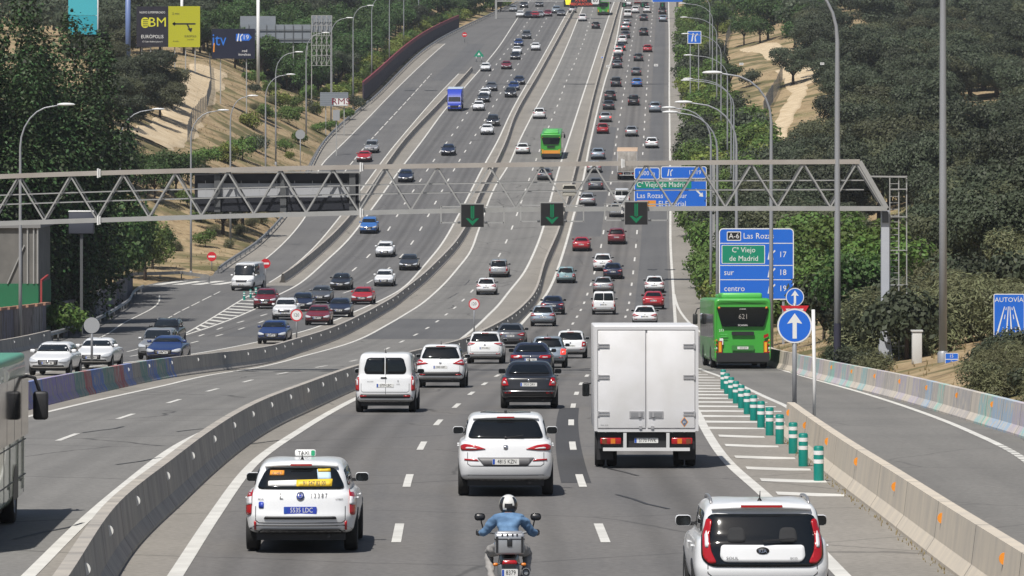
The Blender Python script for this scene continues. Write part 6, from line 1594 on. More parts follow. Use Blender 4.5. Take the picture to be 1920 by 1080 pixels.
# guard rails
RAIL = mat('rail_galv',(.36,.36,.36),.5,.4,noise=(.7,.6,(.24,.24,.24)))
def guard_rail(label, c, d0, d1, side=1, step=4.0, zf=None):
    b = Vector((c(d0),d0,rz(d0))); e = empty('guard_rail',label,'guard rail',b)
    q = MB(); sweep(q,c,d0,d1,[(-.02*side,.42),(.05*side,.47),(0,.53),(0,.58),(.05*side,.64),(-.02*side,.70),(-.05*side,.70),(-.05*side,.42),(-.02*side,.42)],cap=False); o = q.build('beam',RAIL,e)
    for v in o.data.vertices: v.co -= b
    d = d0; k = 0
    q = MB(); q.box((0,0,.3),(.10,.12,.7)); pm_ = q.build('post',GALD); pme = pm_.data; bpy.data.objects.remove(pm_)
    while d < d1 and k < 95:
        o = bpy.data.objects.new('post',pme); COL.objects.link(o); o.parent = e; o.location = Vector((c(d)-.12*side,d,rz(d)))-b; d += max(step,(d1-d0)/92); k += 1
guard_rail('guard rail curving along the tagged wall on the left road', off(EL,.35), 283, 404)
guard_rail('guard rail at the foot of the dry slope beside the side road', off(EL,.35), 433, 715)
guard_rail('guard rail below the dark noise wall', off(EL,.5), 716, 1080)
GE = Interp([(418,XC(242,418)),(424,XC(330,424)),(427,XC(392,427))])
b = G(242,526); e = empty('guard_rail','guard rail across the mouth of the side road below the small tree','guard rail',b)
q = MB(); P = [G(242,526),G(300,524.5),G(340,523),G(392,531)]
for a_, c_ in zip(P,P[1:]): q.bar(a_-b+Vector((0,0,.6)),c_-b+Vector((0,0,.6)),.06,.3)
q.build('beam',RAIL,e)
for p in P: q = MB(); q.box(p-b+Vector((0,.06,.3)),(.1,.12,.65)); q.build('post',GALD,e)
BL = Interp([(230,EL(230)+.6),(262,EL(262)+.6),(283,EL(283)+.5)])
barrier('concrete_barrier','weathered concrete barrier along the left road in front of the brick topped wall',BL,228,282,CON_M,None,(1,REF_W),9,232,280)
# dark noise wall
nb = Vector((EL(722)-.9,722,rz(722))); e = empty('noise_wall','dark purple noise wall with red top edge on the left bank','noise wall',nb)
def wall_piece(q, c, d0, d1, h0, h1, m=0, t=.2, zo=0.0):
    for d in dsteps(d0,d1)[:-1]:
        pass
    ds = dsteps(d0,d1); rows = []
    for d in ds:
        h = h0+(h1-h0)*(d-d0)/(d1-d0); z = rz(d)+zo; rows.append([(c(d)-t,d,z-.5),(c(d)-t,d,z+h),(c(d),d,z+h),(c(d),d,z-.5)])
    q.grid(rows,m,False,[[(d,0),(d,1),(d,2),(d,3)] for d in ds]); q.add(rows[0],[(0,1,2,3)],m); q.add(rows[-1],[(3,2,1,0)],m)
q = MB(); wall_piece(q,off(EL,-.9),722,960,3.1,2.6); o = q.build('wall',mat('noise_panel',(.035,.024,.04),.8,noise=(.8,.7,(.06,.045,.062))),e)
for v in o.data.vertices: v.co -= nb
q = MB(); wall_piece(q,off(EL,-.88),722.1,960,.16,.16,0,.26,3.1-.0); q.v = [Vector((v.x,v.y,v.z-.5*(v.y-722)/238)) for v in q.v]; o = q.build('coping',mat('wall_red',(.20,.035,.05),.7),e)
for v in o.data.vertices: v.co -= nb
# tagged walls and small building by the left road
WT = concrete('wall_render',(.15,.125,.115),(.065,.052,.052),(.22,[(.2,.2,.26),(.28,.25,.24),(.12,.12,.18),(.33,.32,.31)],.8,.8),0)
def wall_obj(label, c, d0, d1, h0, h1, coping=None):
    b = Vector((c(d0),d0,rz(d0))); e = empty('boundary_wall',label,'wall',b); q = MB(); wall_piece(q,c,d0,d1,h0,h1,0,.3); o = q.build('wall',WT,e)
    for v in o.data.vertices: v.co -= b
    if coping:
        q = MB()
        for d in dsteps(d0,d1)[:-1]:
            h = h0+(h1-h0)*(d-d0)/(d1-d0); q.bar((c(d)-.15,d,rz(d)+h+.08),(c(d+2.4)-.15,d+2.4,rz(d+2.4)+h+.08),.42,.16)
        o = q.build('coping',coping,e)
        for v in o.data.vertices: v.co -= b
WC = Interp([(250,XC(-20,250)-.8),(262,XC(0,262)-1.0),(287,XC(118,287)-1.2)])
wall_obj('grey boundary wall topped with a row of bricks by the left road',WC,246,288,2.2,2.3,mat('brick_coping',(.36,.19,.12),.8,noise=(5,.8,(.25,.14,.10))))
WD = Interp([(300,XC(140,300)-.6),(345,XC(203,345)-.5),(398,XC(262,398)-.6)])
wall_obj('pale wall covered in faded tags under the dark trees',WD,299,398,2.3,2.0)
b = Vector((XC(40,292)-.9,292,rz(292)-.2)); s = 292/F
e = empty('small_building','grey panel building with green lower wall behind the boundary wall','building',b)
q = MB(); q.box((0,4,1.9),(4.0,8,3.8),0); q.build('lower_wall',mat('green_render',(.012,.15,.065),.7,noise=(.7,.6,(.012,.10,.045))),e)
q = MB(); q.box((0,4,5.6),(3.9,7.9,3.6)); q.build('upper_wall',mat('panel_grey',(.16,.155,.145),.8,noise=(1.0,.7,(.10,.10,.095))),e)
q = MB(); q.box((0,4,7.5),(4.3,8.3,.22)); q.build('roof',mat('roof_grey',(.2,.2,.2),.8),e)
for x in (-1.95,.9,1.3,1.7,1.95): q = MB(); q.bar((x,-.02,3.8),(x,-.02,7.4),.09,.09); q.build('column',GALV,e)
q = MB(); q.bar((.0,-.05,3.8),(1.1,-.05,6.3),.07); q.build('brace',GALV,e)
q = MB(); q.bar((1.95+.25,-.2,0),(1.95+.25,-.2,4.0),.12); q.bar((2.2,-.2,4.0),(2.5,1,4.3),.12); q.build('red_pipe',mat('red_paint',(.30,.04,.04),.6),e)
p = PT(152,418,300); e = empty('message_sign','dark sign cabinet with pale cap on a pole beneath the poplars','message sign',Vector((p.x,300,TZ(p.x,300)))); h = p.z-e.location.z
q = MB(); q.rbox((0,.3,h),(1.65,.6,1.45),.05); q.build('cabinet',mat('cabinet_blue_grey',(.06,.065,.085),.5),e); q = MB(); q.rbox((0,.3,h+.76),(1.7,.65,.10),.03); q.build('cap',SWHT,e); q = MB(); q.bar((0,.3,0),(0,.3,h-.7),.18); q.build('pole',GALD,e)
p = Vector((XC(1719,196),196,TZ(XC(1719,196),196)-.1)); q = MB(); q.rbox((0,0,.75),(.42,.4,1.5),.02); q.box((0,0,1.52),(.5,.48,.06)); tag(q.build('utility_cabinet',mat('cabinet_white',(.55,.55,.53),.6),None,p),'white utility cabinet behind the painted barrier by the gantry post','cabinet')
# --- billboards on the left
BDARK = mat('board_dark',(.014,.012,.022),.5); BYEL = mat('board_yellow',(.42,.42,.012),.5); BNAVY = mat('board_navy',(.008,.010,.030),.45)
def boardroot(name,label,x0,y0,x1,y1,d,legs,lm=GALV,yaw=0):
    a,b = PT(x0,y0,d),PT(x1,y1,d); c = (a+b)/2; W,Hh = b.x-a.x,a.z-b.z; gz = TZ(c.x,d); e = empty(name,label,'billboard',Vector((c.x,d,gz)),(0,0,yaw)); M = Matrix.Translation((0,0,c.z-gz))
    for lx in legs: q = MB(); q.bar((lx*W,.35,-.5),(lx*W,.35,c.z-gz+Hh*.4),.14); q.build('leg',lm,e)
    return e,M,W,Hh
e,M,W,Hh = boardroot('billboard','billboard half dark with yellow letters, half yellow with a black arrow',256,12,375,88,640,(-.42,-.28,-.1,.1,.27,.42))
q = MB(); q.prism(rrect(W/2,Hh,.02,1,-W/4,0),M,.2,0); T_ = lambda s,x,z,h,m,sx=1: q.text(s,x*W,z*Hh,h*Hh,M,m,-.02,sx)
T_('NUEVO SUPERMERCADO',-.25,.35,.075,1,.75); T_('BM',-.17,.10,.33,2,1.05); T_('EURÓPOLIS',-.25,-.25,.12,1,.9); T_('C/ Cabo Rufino Lázaro 5',-.25,-.37,.055,1,.9)
q.flat(rrect(.12*W,.26*Hh,.5,4,-.365*W,.10*Hh),M,2,-.02)
for i in range(4): q.flat(rrect(.08*W,.02*Hh,.02,1,-.36*W,(.02+.05*i)*Hh),M,0,-.03)
q.build('dark_panel',[BDARK,SWHT,mat('board_lime',(.62,.60,.03),.5)],e)
q = MB(); q.prism(rrect(W/2,Hh*1.01,.02,1,W/4+.01,0),M,.2,0); q.flat(rrect(.36*W,.035*Hh,.02,1,.25*W,.07*Hh),M,1,-.02); q.flat([(.06*W,.07*Hh),(.10*W,.12*Hh),(.12*W,.07*Hh),(.10*W,.02*Hh)],M,1,-.02); q.flat([(.28*W,.07*Hh),(.31*W,.07*Hh),(.35*W,-.07*Hh),(.33*W,-.07*Hh)],M,1,-.02); q.flat([(.30*W,-.05*Hh),(.38*W,-.03*Hh),(.36*W,-.14*Hh)],M,1,-.02)
q.text('2 min',.12*W,.32*Hh,.08*Hh,M,1,-.02); q.text('EUROPOLIS',.35*W,-.24*Hh,.07*Hh,M,1,-.02,.8); q.text('A 6 KM',.35*W,-.32*Hh,.05*Hh,M,1,-.02); q.text('4 min',.12*W,-.36*Hh,.06*Hh,M,1,-.02); q.build('yellow_panel',[BYEL,BDARK],e)
e,M,W,Hh = boardroot('billboard','navy billboard with big blue letters and an exit 19 tag',397,54,478,110,610,(-.3,.3))
q = MB(); q.prism(rrect(W,Hh,.02,1),M,.2,0); q.text('itv',-.32*W,.12*Hh,.58*Hh,M,1,-.02,.85); q.flat([(-.47*W,-.28*Hh),(-.44*W,-.28*Hh),(-.43*W,.02*Hh),(-.455*W,.02*Hh)],M,3,-.03); q.prism([(.06*W,.10*Hh),(.36*W,.10*Hh),(.43*W,.21*Hh),(.36*W,.33*Hh),(.06*W,.33*Hh)],M@Matrix.Translation((0,-.03,0)),.02,2); q.text('19',.30*W,.21*Hh,.22*Hh,M,4,-.05)
exit_icon(q,M@Matrix.Translation((0,-.045,0)),.15*W,.21*Hh,1.3); q.m[-2:] = [4,4]
q.text('red',.26*W,-.24*Hh,.13*Hh,M,4,-.02); q.text('itevelesa',.26*W,-.36*Hh,.12*Hh,M,4,-.02); q.build('panel',[BNAVY,mat('itv_blue',(.02,.16,.60),.5),SBLUE,ORA,SWHT],e)
e,M,W,Hh = boardroot('billboard','row of blank grey billboards seen from behind the pale pole',450,46,583,80,700,(-.45,-.25,0,.25,.45)); BB = mat('board_back',(.22,.245,.275),.6,noise=(.5,.5,(.17,.19,.22)))
q = MB(); q.prism(rrect(W,Hh,.02,1),M,.15,0); q.build('back_panel',BB,e); q = MB(); q.prism(rrect(W*.5,Hh*.5,.02,1,-.25*W,.72*Hh),M@Matrix.Translation((0,.4,0)),.15); q.build('back_panel',BB,e)
q = MB()
for i in range(9): q.bar((-W/2+i*W/8,-.15,M.translation.z-Hh/2),(-W/2+i*W/8,-.15,M.translation.z+Hh/2),.08)
for z in (-.3,.2): q.bar((-W/2,-.15,M.translation.z+z*Hh),(W/2,-.15,M.translation.z+z*Hh),.1)
q.build('frame',GALD,e)
e,M,W,Hh = boardroot('billboard','tall grey lattice billboard frame behind the left lamp posts',584,29,622,60,690,())
q = MB(); q.prism(rrect(W,Hh,.02,1),M@Matrix.Translation((0,.6,0)),.15); q.build('back_panel',BB,e); z1 = M.translation.z+Hh/2; z0 = M.translation.z+Hh/2-7.6
q = MB()
for i in range(5):
    x = -W/2+i*W/4; q.bar((x,0,z0),(x,0,z1),.08); q.bar((x,1.0,z0),(x,1.0,z1),.07)
    if i < 4:
        for j in range(4): za = z0+(z1-z0)*j/4; zb_ = za+(z1-z0)/4; q.bar((x,0,za),(x+W/4,0,zb_),.05); q.bar((x+W/4,0,za),(x,.5,zb_),.05)
for j in range(6): z = z0+(z1-z0)*j/5; q.bar((-W/2,0,z),(W/2,0,z),.07); q.bar((-W/2,1,z),(W/2,1,z),.06)
for x in (-W/2,W/2): q.bar((x,.5,-.5),(x,.5,z0+.2),.12)
q.build('lattice',GALV,e)
e,M,W,Hh = boardroot('billboard','low grey panel with red and white graffiti on the slope',600,173,653,199,640,(-.3,.35))
q = MB(); q.prism(rrect(W,Hh,.02,1),M,.1,0); q.flat(rrect(W*.50,Hh*.52,.1,2,.245*W,-.2*Hh),M,1,-.02); q.text('RMS',.24*W,-.18*Hh,.62*Hh,M,2,-.04,1.2)
for i in range(6): q.flat(rrect(W*.98,.025,.01,1,0,(-.4+.16*i)*Hh),M,3,-.012)
q.build('panel',[BB,SWHT,mat('graffiti_red',(.20,.01,.03),.6),GALD],e)
e,M,W,Hh = boardroot('small_sign','small grey sign seen from behind under the graffiti panel',624,206,637,226,600,(0,)); q = MB(); q.prism(rrect(W,Hh,.03,2),M,.05); q.build('panel',SBACK,e)
e['category'] = 'sign'
e,M,W,Hh = boardroot('billboard','bright turquoise billboard behind the big poplars',128,-30,182,65,600,(-.3,.3)); q = MB(); q.prism(rrect(W,Hh*.62,.02,1,0,.19*Hh),M,.3,0); q.prism(rrect(W,Hh*.37,.02,1,0,-.31*Hh),M,.3,1); q.build('panel',[mat('board_turquoise',(.06,.42,.50),.5),mat('board_turquoise_deep',(.03,.34,.43),.5)],e)
for x, y0, y1, d, r, m, lb in ((240,-30,100,620,.36,mat('pole_blue',(.13,.19,.38),.5),'thick blue pole left of the dark and yellow billboard'),(182,-30,70,605,.2,SWHT,'white pole at the edge of the turquoise billboard'),(484,-30,85,660,.24,SWHT,'white pole between the navy billboard and the blank grey boards'),(341,-30,14,700,.22,SWHT,'pale pole above the dark and yellow billboard')):
    a,b = PT(x,y0,d),PT(x,y1,d); gz = TZ(a.x,d); q = MB(); q.tube([(0,0,0),(0,0,a.z-gz)],r,12); tag(q.build('advert_pole',m,None,(a.x,d,gz)),lb,'pole')
def chain_fence(label, pts, h=2.0):
    P = [hit(*p) for p in pts]; P = [p for p in P if p]; b = P[0]; e = empty('chain_fence',label,'fence',b); Q = []
    for a,c in zip(P,P[1:]):
        n = max(1,int((c-a).length/3)); Q += [a.lerp(c,i/n) for i in range(n)]
    Q.append(P[-1]); Q = [Vector((p.x,p.y,TZ(p.x,p.y))) for p in Q]
    q = MB(); q.grid([[p-b+Vector((0,0,.1)),p-b+Vector((0,0,h))] for p in Q],0,False)
    m = MATS.get('fence_mesh')
    if not m:
        m = mat('fence_mesh',(.16,.16,.17),.7); nt = m.node_tree; bs = nt.nodes['Principled BSDF']; bs.inputs['Alpha'].default_value = .45
    q.build('wire_mesh',m,e)
    q = MB()
    for p in Q: q.bar(p-b-Vector((0,0,.3)),p-b+Vector((0,0,h+.1)),.07)
    q.bar(Q[0]-b+Vector((0,0,h)),Q[-1]-b+Vector((0,0,h)),.01); q.build('fence_post',GALD,e)
chain_fence('wire fence beside the sandy track on the left hill',[(352,265),(360,235),(388,205),(396,170),(393,125)])
chain_fence('wire fence by the pale path on the right hill',[(1432,225),(1450,190),(1467,150)],2.6)
chain_fence('leaning fence at the top of the right hand path',[(1358,112),(1362,85),(1372,62)],2.2)
# ================================================================== VEGETATION
rng = random.Random(11)
def leafmat(name, c, isl=.35, obj=.22, trans=.25):
    m = mat(name, c, .55, spec=.25, island=isl, objrand=obj)
    nt = m.node_tree; b = nt.nodes['Principled BSDF']; out = nt.nodes['Material Output']
    t = nt.nodes.new('ShaderNodeBsdfTranslucent'); mx = nt.nodes.new('ShaderNodeMixShader'); mx.inputs[0].default_value = trans
    src = b.inputs['Base Color'].links[0].from_socket; nt.links.new(src, t.inputs['Color'])
    nt.links.new(b.outputs[0], mx.inputs[1]); nt.links.new(t.outputs[0], mx.inputs[2]); nt.links.new(mx.outputs[0], out.inputs[0]); return m
OAK = leafmat('leaf_oak', (.060,.073,.043), .2, .34); OAK2 = leafmat('leaf_oak_olive', (.086,.094,.050), .2, .3); POP = leafmat('leaf_poplar', (.036,.060,.020), .8, .1, .15)
BUSH = leafmat('leaf_bush', (.095,.150,.035)); BUSHY = leafmat('leaf_yellowgreen', (.16,.19,.04)); TREE_G = leafmat('leaf_mid', (.060,.105,.032)); BROOM = leafmat('leaf_broom', (.150,.155,.080), .3, .25); PINE = leafmat('leaf_pine', (.055,.085,.028)); FEAT = leafmat('leaf_feathery', (.12,.16,.045))
BARK = mat('bark', (.075,.055,.042), .9, noise=(4,.8,(.04,.03,.025)), bump=(8,.6)); STRAW = leafmat('straw_grass', (.34,.27,.14), .3, .15)
def crown_mesh(name, blobs, n, size, m, core=.62, flat=.0, thin=1.0, up=.25):
    """leaf-sized quads spread through the outer shells of several lumps"""
    q = MB(); tot = sum(b[3]**2 for b in blobs)
    for bx, by, bz, br, bs in blobs:
        k = int(n*br*br/tot)
        for _ in range(k):
            v = Vector((rng.gauss(0,1), rng.gauss(0,1), rng.gauss(0,1))).normalized()
            if v.z < -.55 and rng.random() < .7: v.z = -v.z*.3; v.normalize()
            rr = br*(.55+.5*rng.random()**.6)*(1+.16*math.sin(5*v.x+bx)*math.sin(4*v.y+2*bz))
            p = Vector((bx,by,bz))+Vector((v.x*rr, v.y*rr, v.z*rr*bs))
            nrm = (v+Vector((rng.uniform(-1,1),rng.uniform(-1,1),rng.uniform(-.6,1)+up))*.85).normalized()
            a = nrm.cross(Vector((rng.uniform(-1,1),rng.uniform(-1,1),rng.uniform(-1,1)))).normalized(); b = nrm.cross(a)
            s = size*rng.uniform(.6,1.35); t = s*rng.uniform(.45,.85)*thin
            q.add([p-a*s*.5, p-b*t*.5+a*s*.05, p+a*s*.5, p+b*t*.5+a*s*.05], [(0,1,2,3)], 0)
    o = q.build(name, m); me = o.data; bpy.data.objects.remove(o); return me
def trunk_mesh(h, r, limbs, n=8, lean=.0):
    q = MB(); pts = [(0,0,-.4),(0,0,h*.3)]+[(lean*h*.3, lean*.2*h, h*.65),(lean*h*.6, 0, h)]
    q.tube(pts, [r*1.35,r,r*.75,r*.45], n)
    for (x,y,z) in limbs: q.tube([(lean*h*.25,0,h*.55),(x*.5,y*.5,h*.55+(z-h*.55)*.6),(x,y,z)], [r*.55,r*.38,r*.12], 6)
    o = q.build('trunk', BARK); me = o.data; bpy.data.objects.remove(o); return me
def lumps(R_, H0, H1, k, flat=.75, spread=.62, rb=(.42,.62)):
    out = [(0,0,(H0+H1)/2,R_*.66,flat)]
    for i in range(k):
        a = 2*math.pi*(i+rng.random()*.6)/k*1.7; rr = R_*spread*math.sqrt(rng.uniform(.25,1)); z = H0+(H1-H0)*rng.uniform(.12,.92)
        out.append((rr*math.cos(a), rr*math.sin(a), z, R_*rng.uniform(*rb), flat))
    return out
def make_kind(tag_, R_, H0, H1, k, n, size, m, th, tr, limbs=5, flat=.75, spread=.62, rb=(.40,.58), thin=1.0, lean=0., up=.25):
    bl = lumps(R_, H0, H1, k, flat, spread, rb)
    return (crown_mesh('crown', bl, n, size, m, thin=thin, up=up), trunk_mesh(th, tr, [b[:3] for b in bl[1:1+limbs]], lean=lean))
KT = {
 'oak': [make_kind('oak', 3.8, 2.4, 6.0, 13, 11000, .25, OAK, 3.2, .24, spread=.80, rb=(.28,.44)) for _ in range(4)]+[make_kind('oak', 4.0, 2.2, 5.6, 14, 11000, .25, OAK2, 3.0, .22, spread=.82, rb=(.26,.42)) for _ in range(2)],
 'bush': [make_kind('bush', 1.9, .5, 2.3, 7, 1700, .26, BUSH, 1.2, .06, flat=.85) for _ in range(3)]+[make_kind('bush', 1.9, .4, 2.1, 7, 1600, .26, BUSHY, 1.0, .06, flat=.85)],
 'darkbush': [make_kind('bush', 2.0, .6, 2.4, 7, 1600, .28, OAK, 1.2, .08, flat=.8) for _ in range(2)],
 'tree': [make_kind('tree', 2.6, 2.2, 5.8, 9, 3200, .30, TREE_G, 3.2, .15, flat=.95, spread=.7) for _ in range(3)],
 'young': [make_kind('young', 2.5, 1.5, 4.6, 10, 3000, .27, BUSH, 2.4, .09, flat=.95, spread=.75, rb=(.30,.46)) for _ in range(2)],
 'pine': [make_kind('pine', 2.6, 3.6, 4.8, 8, 2600, .30, PINE, 3.6, .17, flat=.5)],
 'small': [make_kind('small', 1.8, 1.7, 3.3, 8, 1800, .24, TREE_G, 2.0, .10, flat=.8)],
 'feather': [make_kind('feather', 3.0, 2.2, 7.0, 12, 3800, .30, FEAT, 4.0, .14, flat=1.1, spread=.75, rb=(.28,.42))],
 'broom': [make_kind('broom', 2.0, .4, 2.4, 8, 5200, .30, BROOM, 1.0, .05, flat=.95, thin=.32, up=.9) for _ in range(2)],
}
def plant(kind, p, sc, label, group, cat='tree', name=None, sz=None, i=None, sink=.1):
    me_c, me_t = KT[kind][rng.randrange(len(KT[kind])) if i is None else i]
    e = empty(name or {'bush':'bush','darkbush':'dark_shrub','broom':'broom_shrub','pine':'pine_tree','oak':'oak_tree'}.get(kind,'leafy_tree'), label, cat, (p.x,p.y,p.z-sink*sc), (0,0,rng.uniform(0,6.28)), group)
    e.scale = (sc*rng.uniform(.9,1.12), sc*rng.uniform(.9,1.12), (sz or sc)*rng.uniform(.9,1.1))
    for n, me in (('crown',me_c),('trunk',me_t)): o = bpy.data.objects.new(n,me); COL.objects.link(o); o.parent = e
    return e
def inpoly(x, y, P):
    c = False
    for i in range(len(P)):
        (x1,y1),(x2,y2) = P[i-1],P[i]
        if (y1 > y) != (y2 > y) and x < (x2-x1)*(y-y1)/(y2-y1)+x1: c = not c
    return c
def pix(p): return (CX+F*p.x/p.y, YH+F*(CZ-p.z)/p.y)
# --- tracks
track([(275,262),(300,255),(335,235),(345,210),(360,180),(385,150),(392,126)], 2.9)
track([(300,200),(320,205),(345,215)], 2.2)
track([(1545,150),(1500,118),(1460,100),(1410,88)], 3.2)
track([(1440,300),(1455,262),(1470,225),(1490,190),(1500,170),(1470,130)], 1.5)
# --- holm oak hillside on the right
CLEAR = [[(1280,0),(1375,0),(1500,70),(1535,145),(1500,215),(1490,270),(1440,300),(1400,420),(1280,420)],[(1610,395),(1770,395),(1785,450),(1700,470),(1600,450)],[(1785,190),(1895,195),(1895,240),(1790,245)],[(1555,40),(1625,45),(1620,75),(1555,80)]]
cells = []
d = 262.0
while d < 1150:
    X = ER(d)+7; xm = .113*d+12
    while X < xm:
        cells.append((X+rng.uniform(-2.6,2.6), d+rng.uniform(-2.8,2.8))); X += 7.4 if d < 800 else 8.4
    d += 7.6 if d < 600 else 9.5 if d < 850 else 13
OLAB = {0:'dark holm oak among many on the hillside right of the road',1:'grey green holm oak among many on the hillside right of the road'}
near_, far_ = [], []
for X, d in cells:
    p = Vector((X,d,TZ(X,d))); x, y = pix(p)
    if any(inpoly(x,y-F/d*hh,P) for P in CLEAR for hh in (.3,2.4,4.6)): continue
    if d < 345 and X < ER(d)+12: continue
    if rng.random() < .10: continue
    (near_ if len(near_) < 285 else far_).append(p)
for p in near_: plant('oak', p, rng.uniform(.72,1.22), OLAB[0], 'holm oaks on the right hillside')
# the distant woodland that reads as one mass
q = MB(); far_me = [m for m, _ in KT['oak'][:1]]
def far_clump(q, p, R_, n, s):
    for bx,by,bz,br,bs in lumps(R_, 2.0, 5.0, 6):
        for _ in range(n//7):
            v = Vector((rng.gauss(0,1),rng.gauss(0,1),abs(rng.gauss(0,1))*1.1-.25)).normalized(); c = p+Vector((bx,by,bz))+v*br*rng.uniform(.7,1.05)
            nn = (v+Vector((rng.uniform(-1,1),rng.uniform(-1,1),rng.uniform(-.3,1)))*.8).normalized(); a = nn.cross(Vector((rng.uniform(-1,1),rng.uniform(-1,1),.3))).normalized(); b = nn.cross(a); k = s*rng.uniform(.7,1.3)
            q.add([c-a*k*.5,c-b*k*.35,c+a*k*.5,c+b*k*.35],[(0,1,2,3)])
for p in far_: far_clump(q, p, 4.4, 900, .62)
for d in range(700,1400,15):
    X = EL(d)-34
    while X > -.115*d-12: X -= 9; p = Vector((X+rng.uniform(-3,3),d+rng.uniform(-5,5),0)); p.z = TZ(p.x,p.y); far_clump(q,p,4.4,700,.66)
for d in range(270,1150,13):          # the wood goes on beyond the framed part of both slopes
    for i in range(5):
        for X in (.113*d+17+i*9, -.113*d-14-i*9):
            if X < 0 and (d < 420 or X > EL(d)-20): continue
            p = Vector((X+rng.uniform(-3,3),d+rng.uniform(-5,5),0)); p.z = TZ(p.x,p.y); far_clump(q,p,4.3,480,.66)
for d in range(1130,1460,14):
    for X in [ER(d)+3+i*9 for i in range(16)]: p = Vector((X+rng.uniform(-3,3),d+rng.uniform(-5,5),0)); p.z = TZ(p.x,p.y); far_clump(q,p,4.4,600,.7)
tag(q.build('woodland', OAK), 'far grey green woodland covering the hilltops on both sides of the road', 'woodland', None, 'stuff')
# --- bushes along the right shoulder
k = 0; d = 300.0
while d < 1000:
    for u in ((1.9,5.4,9.5) if d > 430 else (1.8,4.5,7.5)):
        X = ER(d)+u+rng.uniform(-.7,.7); dd = d+rng.uniform(-2,2); p = Vector((X,dd,TZ(X,dd))); x,y = pix(p)
        if rng.random() < .14 or (u > 6 and x > 1440 and d > 430): continue
        if any(inpoly(x,y,P) for P in (CLEAR[1],[(1375,40),(1560,60),(1560,240),(1420,260),(1330,120)])): continue
        plant('bush' if rng.random() < .72 else 'darkbush', p, rng.uniform(.75,1.45)*(1.15 if d > 430 else 1.0), 'leafy green bush among those lining the right shoulder', 'bushes along the right shoulder', 'bush'); k += 1
    d += 4.6 if d < 600 else 7.5
def PL(kind, px, py, sc, label, group=None, cat='tree', d=None, **kw):
    p = hit(px, py) if d is None else Vector((XC(px,d),d,TZ(XC(px,d),d)))
    if p is None: return
    return plant(kind, p, sc, label, group, cat, **kw)
PL('pine',1368,178,1.05,'small round pine standing alone on pale soil by the right shoulder'); PL('darkbush',1410,160,1.0,'dark shrub right of the lone pine',None,'bush'); PL('oak',1487,160,.9,'dark oak leaning beside the pale path'); PL('darkbush',1340,110,1.3,'grey green shrub below the leaning fence',None,'bush')
for x,y,s in ((1300,40,.8),(1320,60,.8),(1345,70,.85),(1330,18,.8),(1365,12,.8),(1405,15,.9),(1450,45,.9),(1425,82,.8),(1395,85,.75),(1490,92,.8),(1520,95,.8),(1545,60,.9),(1400,60,.95),(1440,75,1.1),(1475,70,.9),(1420,40,1.0),(1465,30,1.1),(1510,75,.9),(1380,30,.9),(1340,25,.9),(1530,40,.95)): PL('tree',x,y,s*1.25,'leafy green tree in the grove above the pale path','grove above the pale path')
for x,y,s in ((1340,410,1.0),(1375,420,1.1),(1415,425,1.1),(1355,370,1.1),(1400,360,1.2),(1440,380,1.1),(1480,400,1.0),(1330,340,1.0),(1390,310,1.2),(1440,320,1.1),(1320,440,1.0)): PL('darkbush' if (x//5)%2 else 'bush',x,y,s*1.5,'dense bush behind the blue route signs','bushes behind the blue signs','bush')
for x,y,s,kd in ((1520,560,1.5,'bush'),(1560,600,1.6,'bush'),(1500,600,1.3,'bush'),(1600,590,1.7,'bush'),(1545,640,1.2,'darkbush'),(1600,650,1.5,'tree'),(1640,640,1.5,'darkbush'),(1510,500,1.6,'bush'),(1560,510,1.6,'bush')): PL(kd,x,y,s if kd != 'tree' else .9,'green shrub thicket around the gantry post','shrubs around the gantry post','bush')
PL('darkbush',1700,668,1.15,'dark rounded shrub hiding the foot of the ladder cage',None,'bush',d=203,sink=-.35)
j = 0
for y in range(470,740,24):
    for x in range(1640,1960,46):
        xx = x+rng.uniform(-20,20); yy = y+rng.uniform(-8,8)
        p = hit(xx,yy)
        if p is None or p.x < RB(min(200,p.y))+1.6 or p.x < ER(p.y)+1.8: continue
        if 1725 < xx < 1845 and p.y < 205 or 1625 < xx < 1735 and p.y < 207: continue
        low = xx > 1800 and p.y < 188
        if xx > 1845 and p.y < 191: continue
        kd = 'broom' if rng.random() < .66 else 'darkbush'
        plant(kd, p, rng.uniform(.4,.6) if low else rng.uniform(.75,1.25), 'dry olive broom shrub on the bank behind the painted barrier' if kd == 'broom' else 'dark green scrub on the bank behind the painted barrier', 'broom shrubs on the right bank' if kd == 'broom' else 'dark scrub on the right bank', 'shrub')
for i in range(85):
    d = rng.uniform(112,215); u = rng.uniform(1.3,5.5); X = RB(min(d,203))+u; p = Vector((X,d,TZ(X,d))); x,y = pix(p)
    if 1725 < x < 1835 or 1640 < x < 1735 and d < 206: continue
    plant('broom' if i%4 else 'darkbush', p, rng.uniform(.26,.5), 'low dry tussock close behind the painted barrier', 'low tussocks behind the painted barrier', 'shrub', name='tussock')
for x,y,s_ in ((1490,590,1.0),(1530,575,1.15),(1575,580,1.1),(1615,600,1.05),(1650,610,.9),(1500,545,1.1),(1555,545,1.2)): PL('young',x,y,s_*1.15,'fresh green young tree between the route board and the gantry post','young trees by the route board')
for px,py in ((1610,436),(1648,420),(1716,432),(1730,434)): PL('oak',px,py,.95,'oak with dark bare trunk in the dry grass clearing','oaks in the dry clearing',sz=1.35)
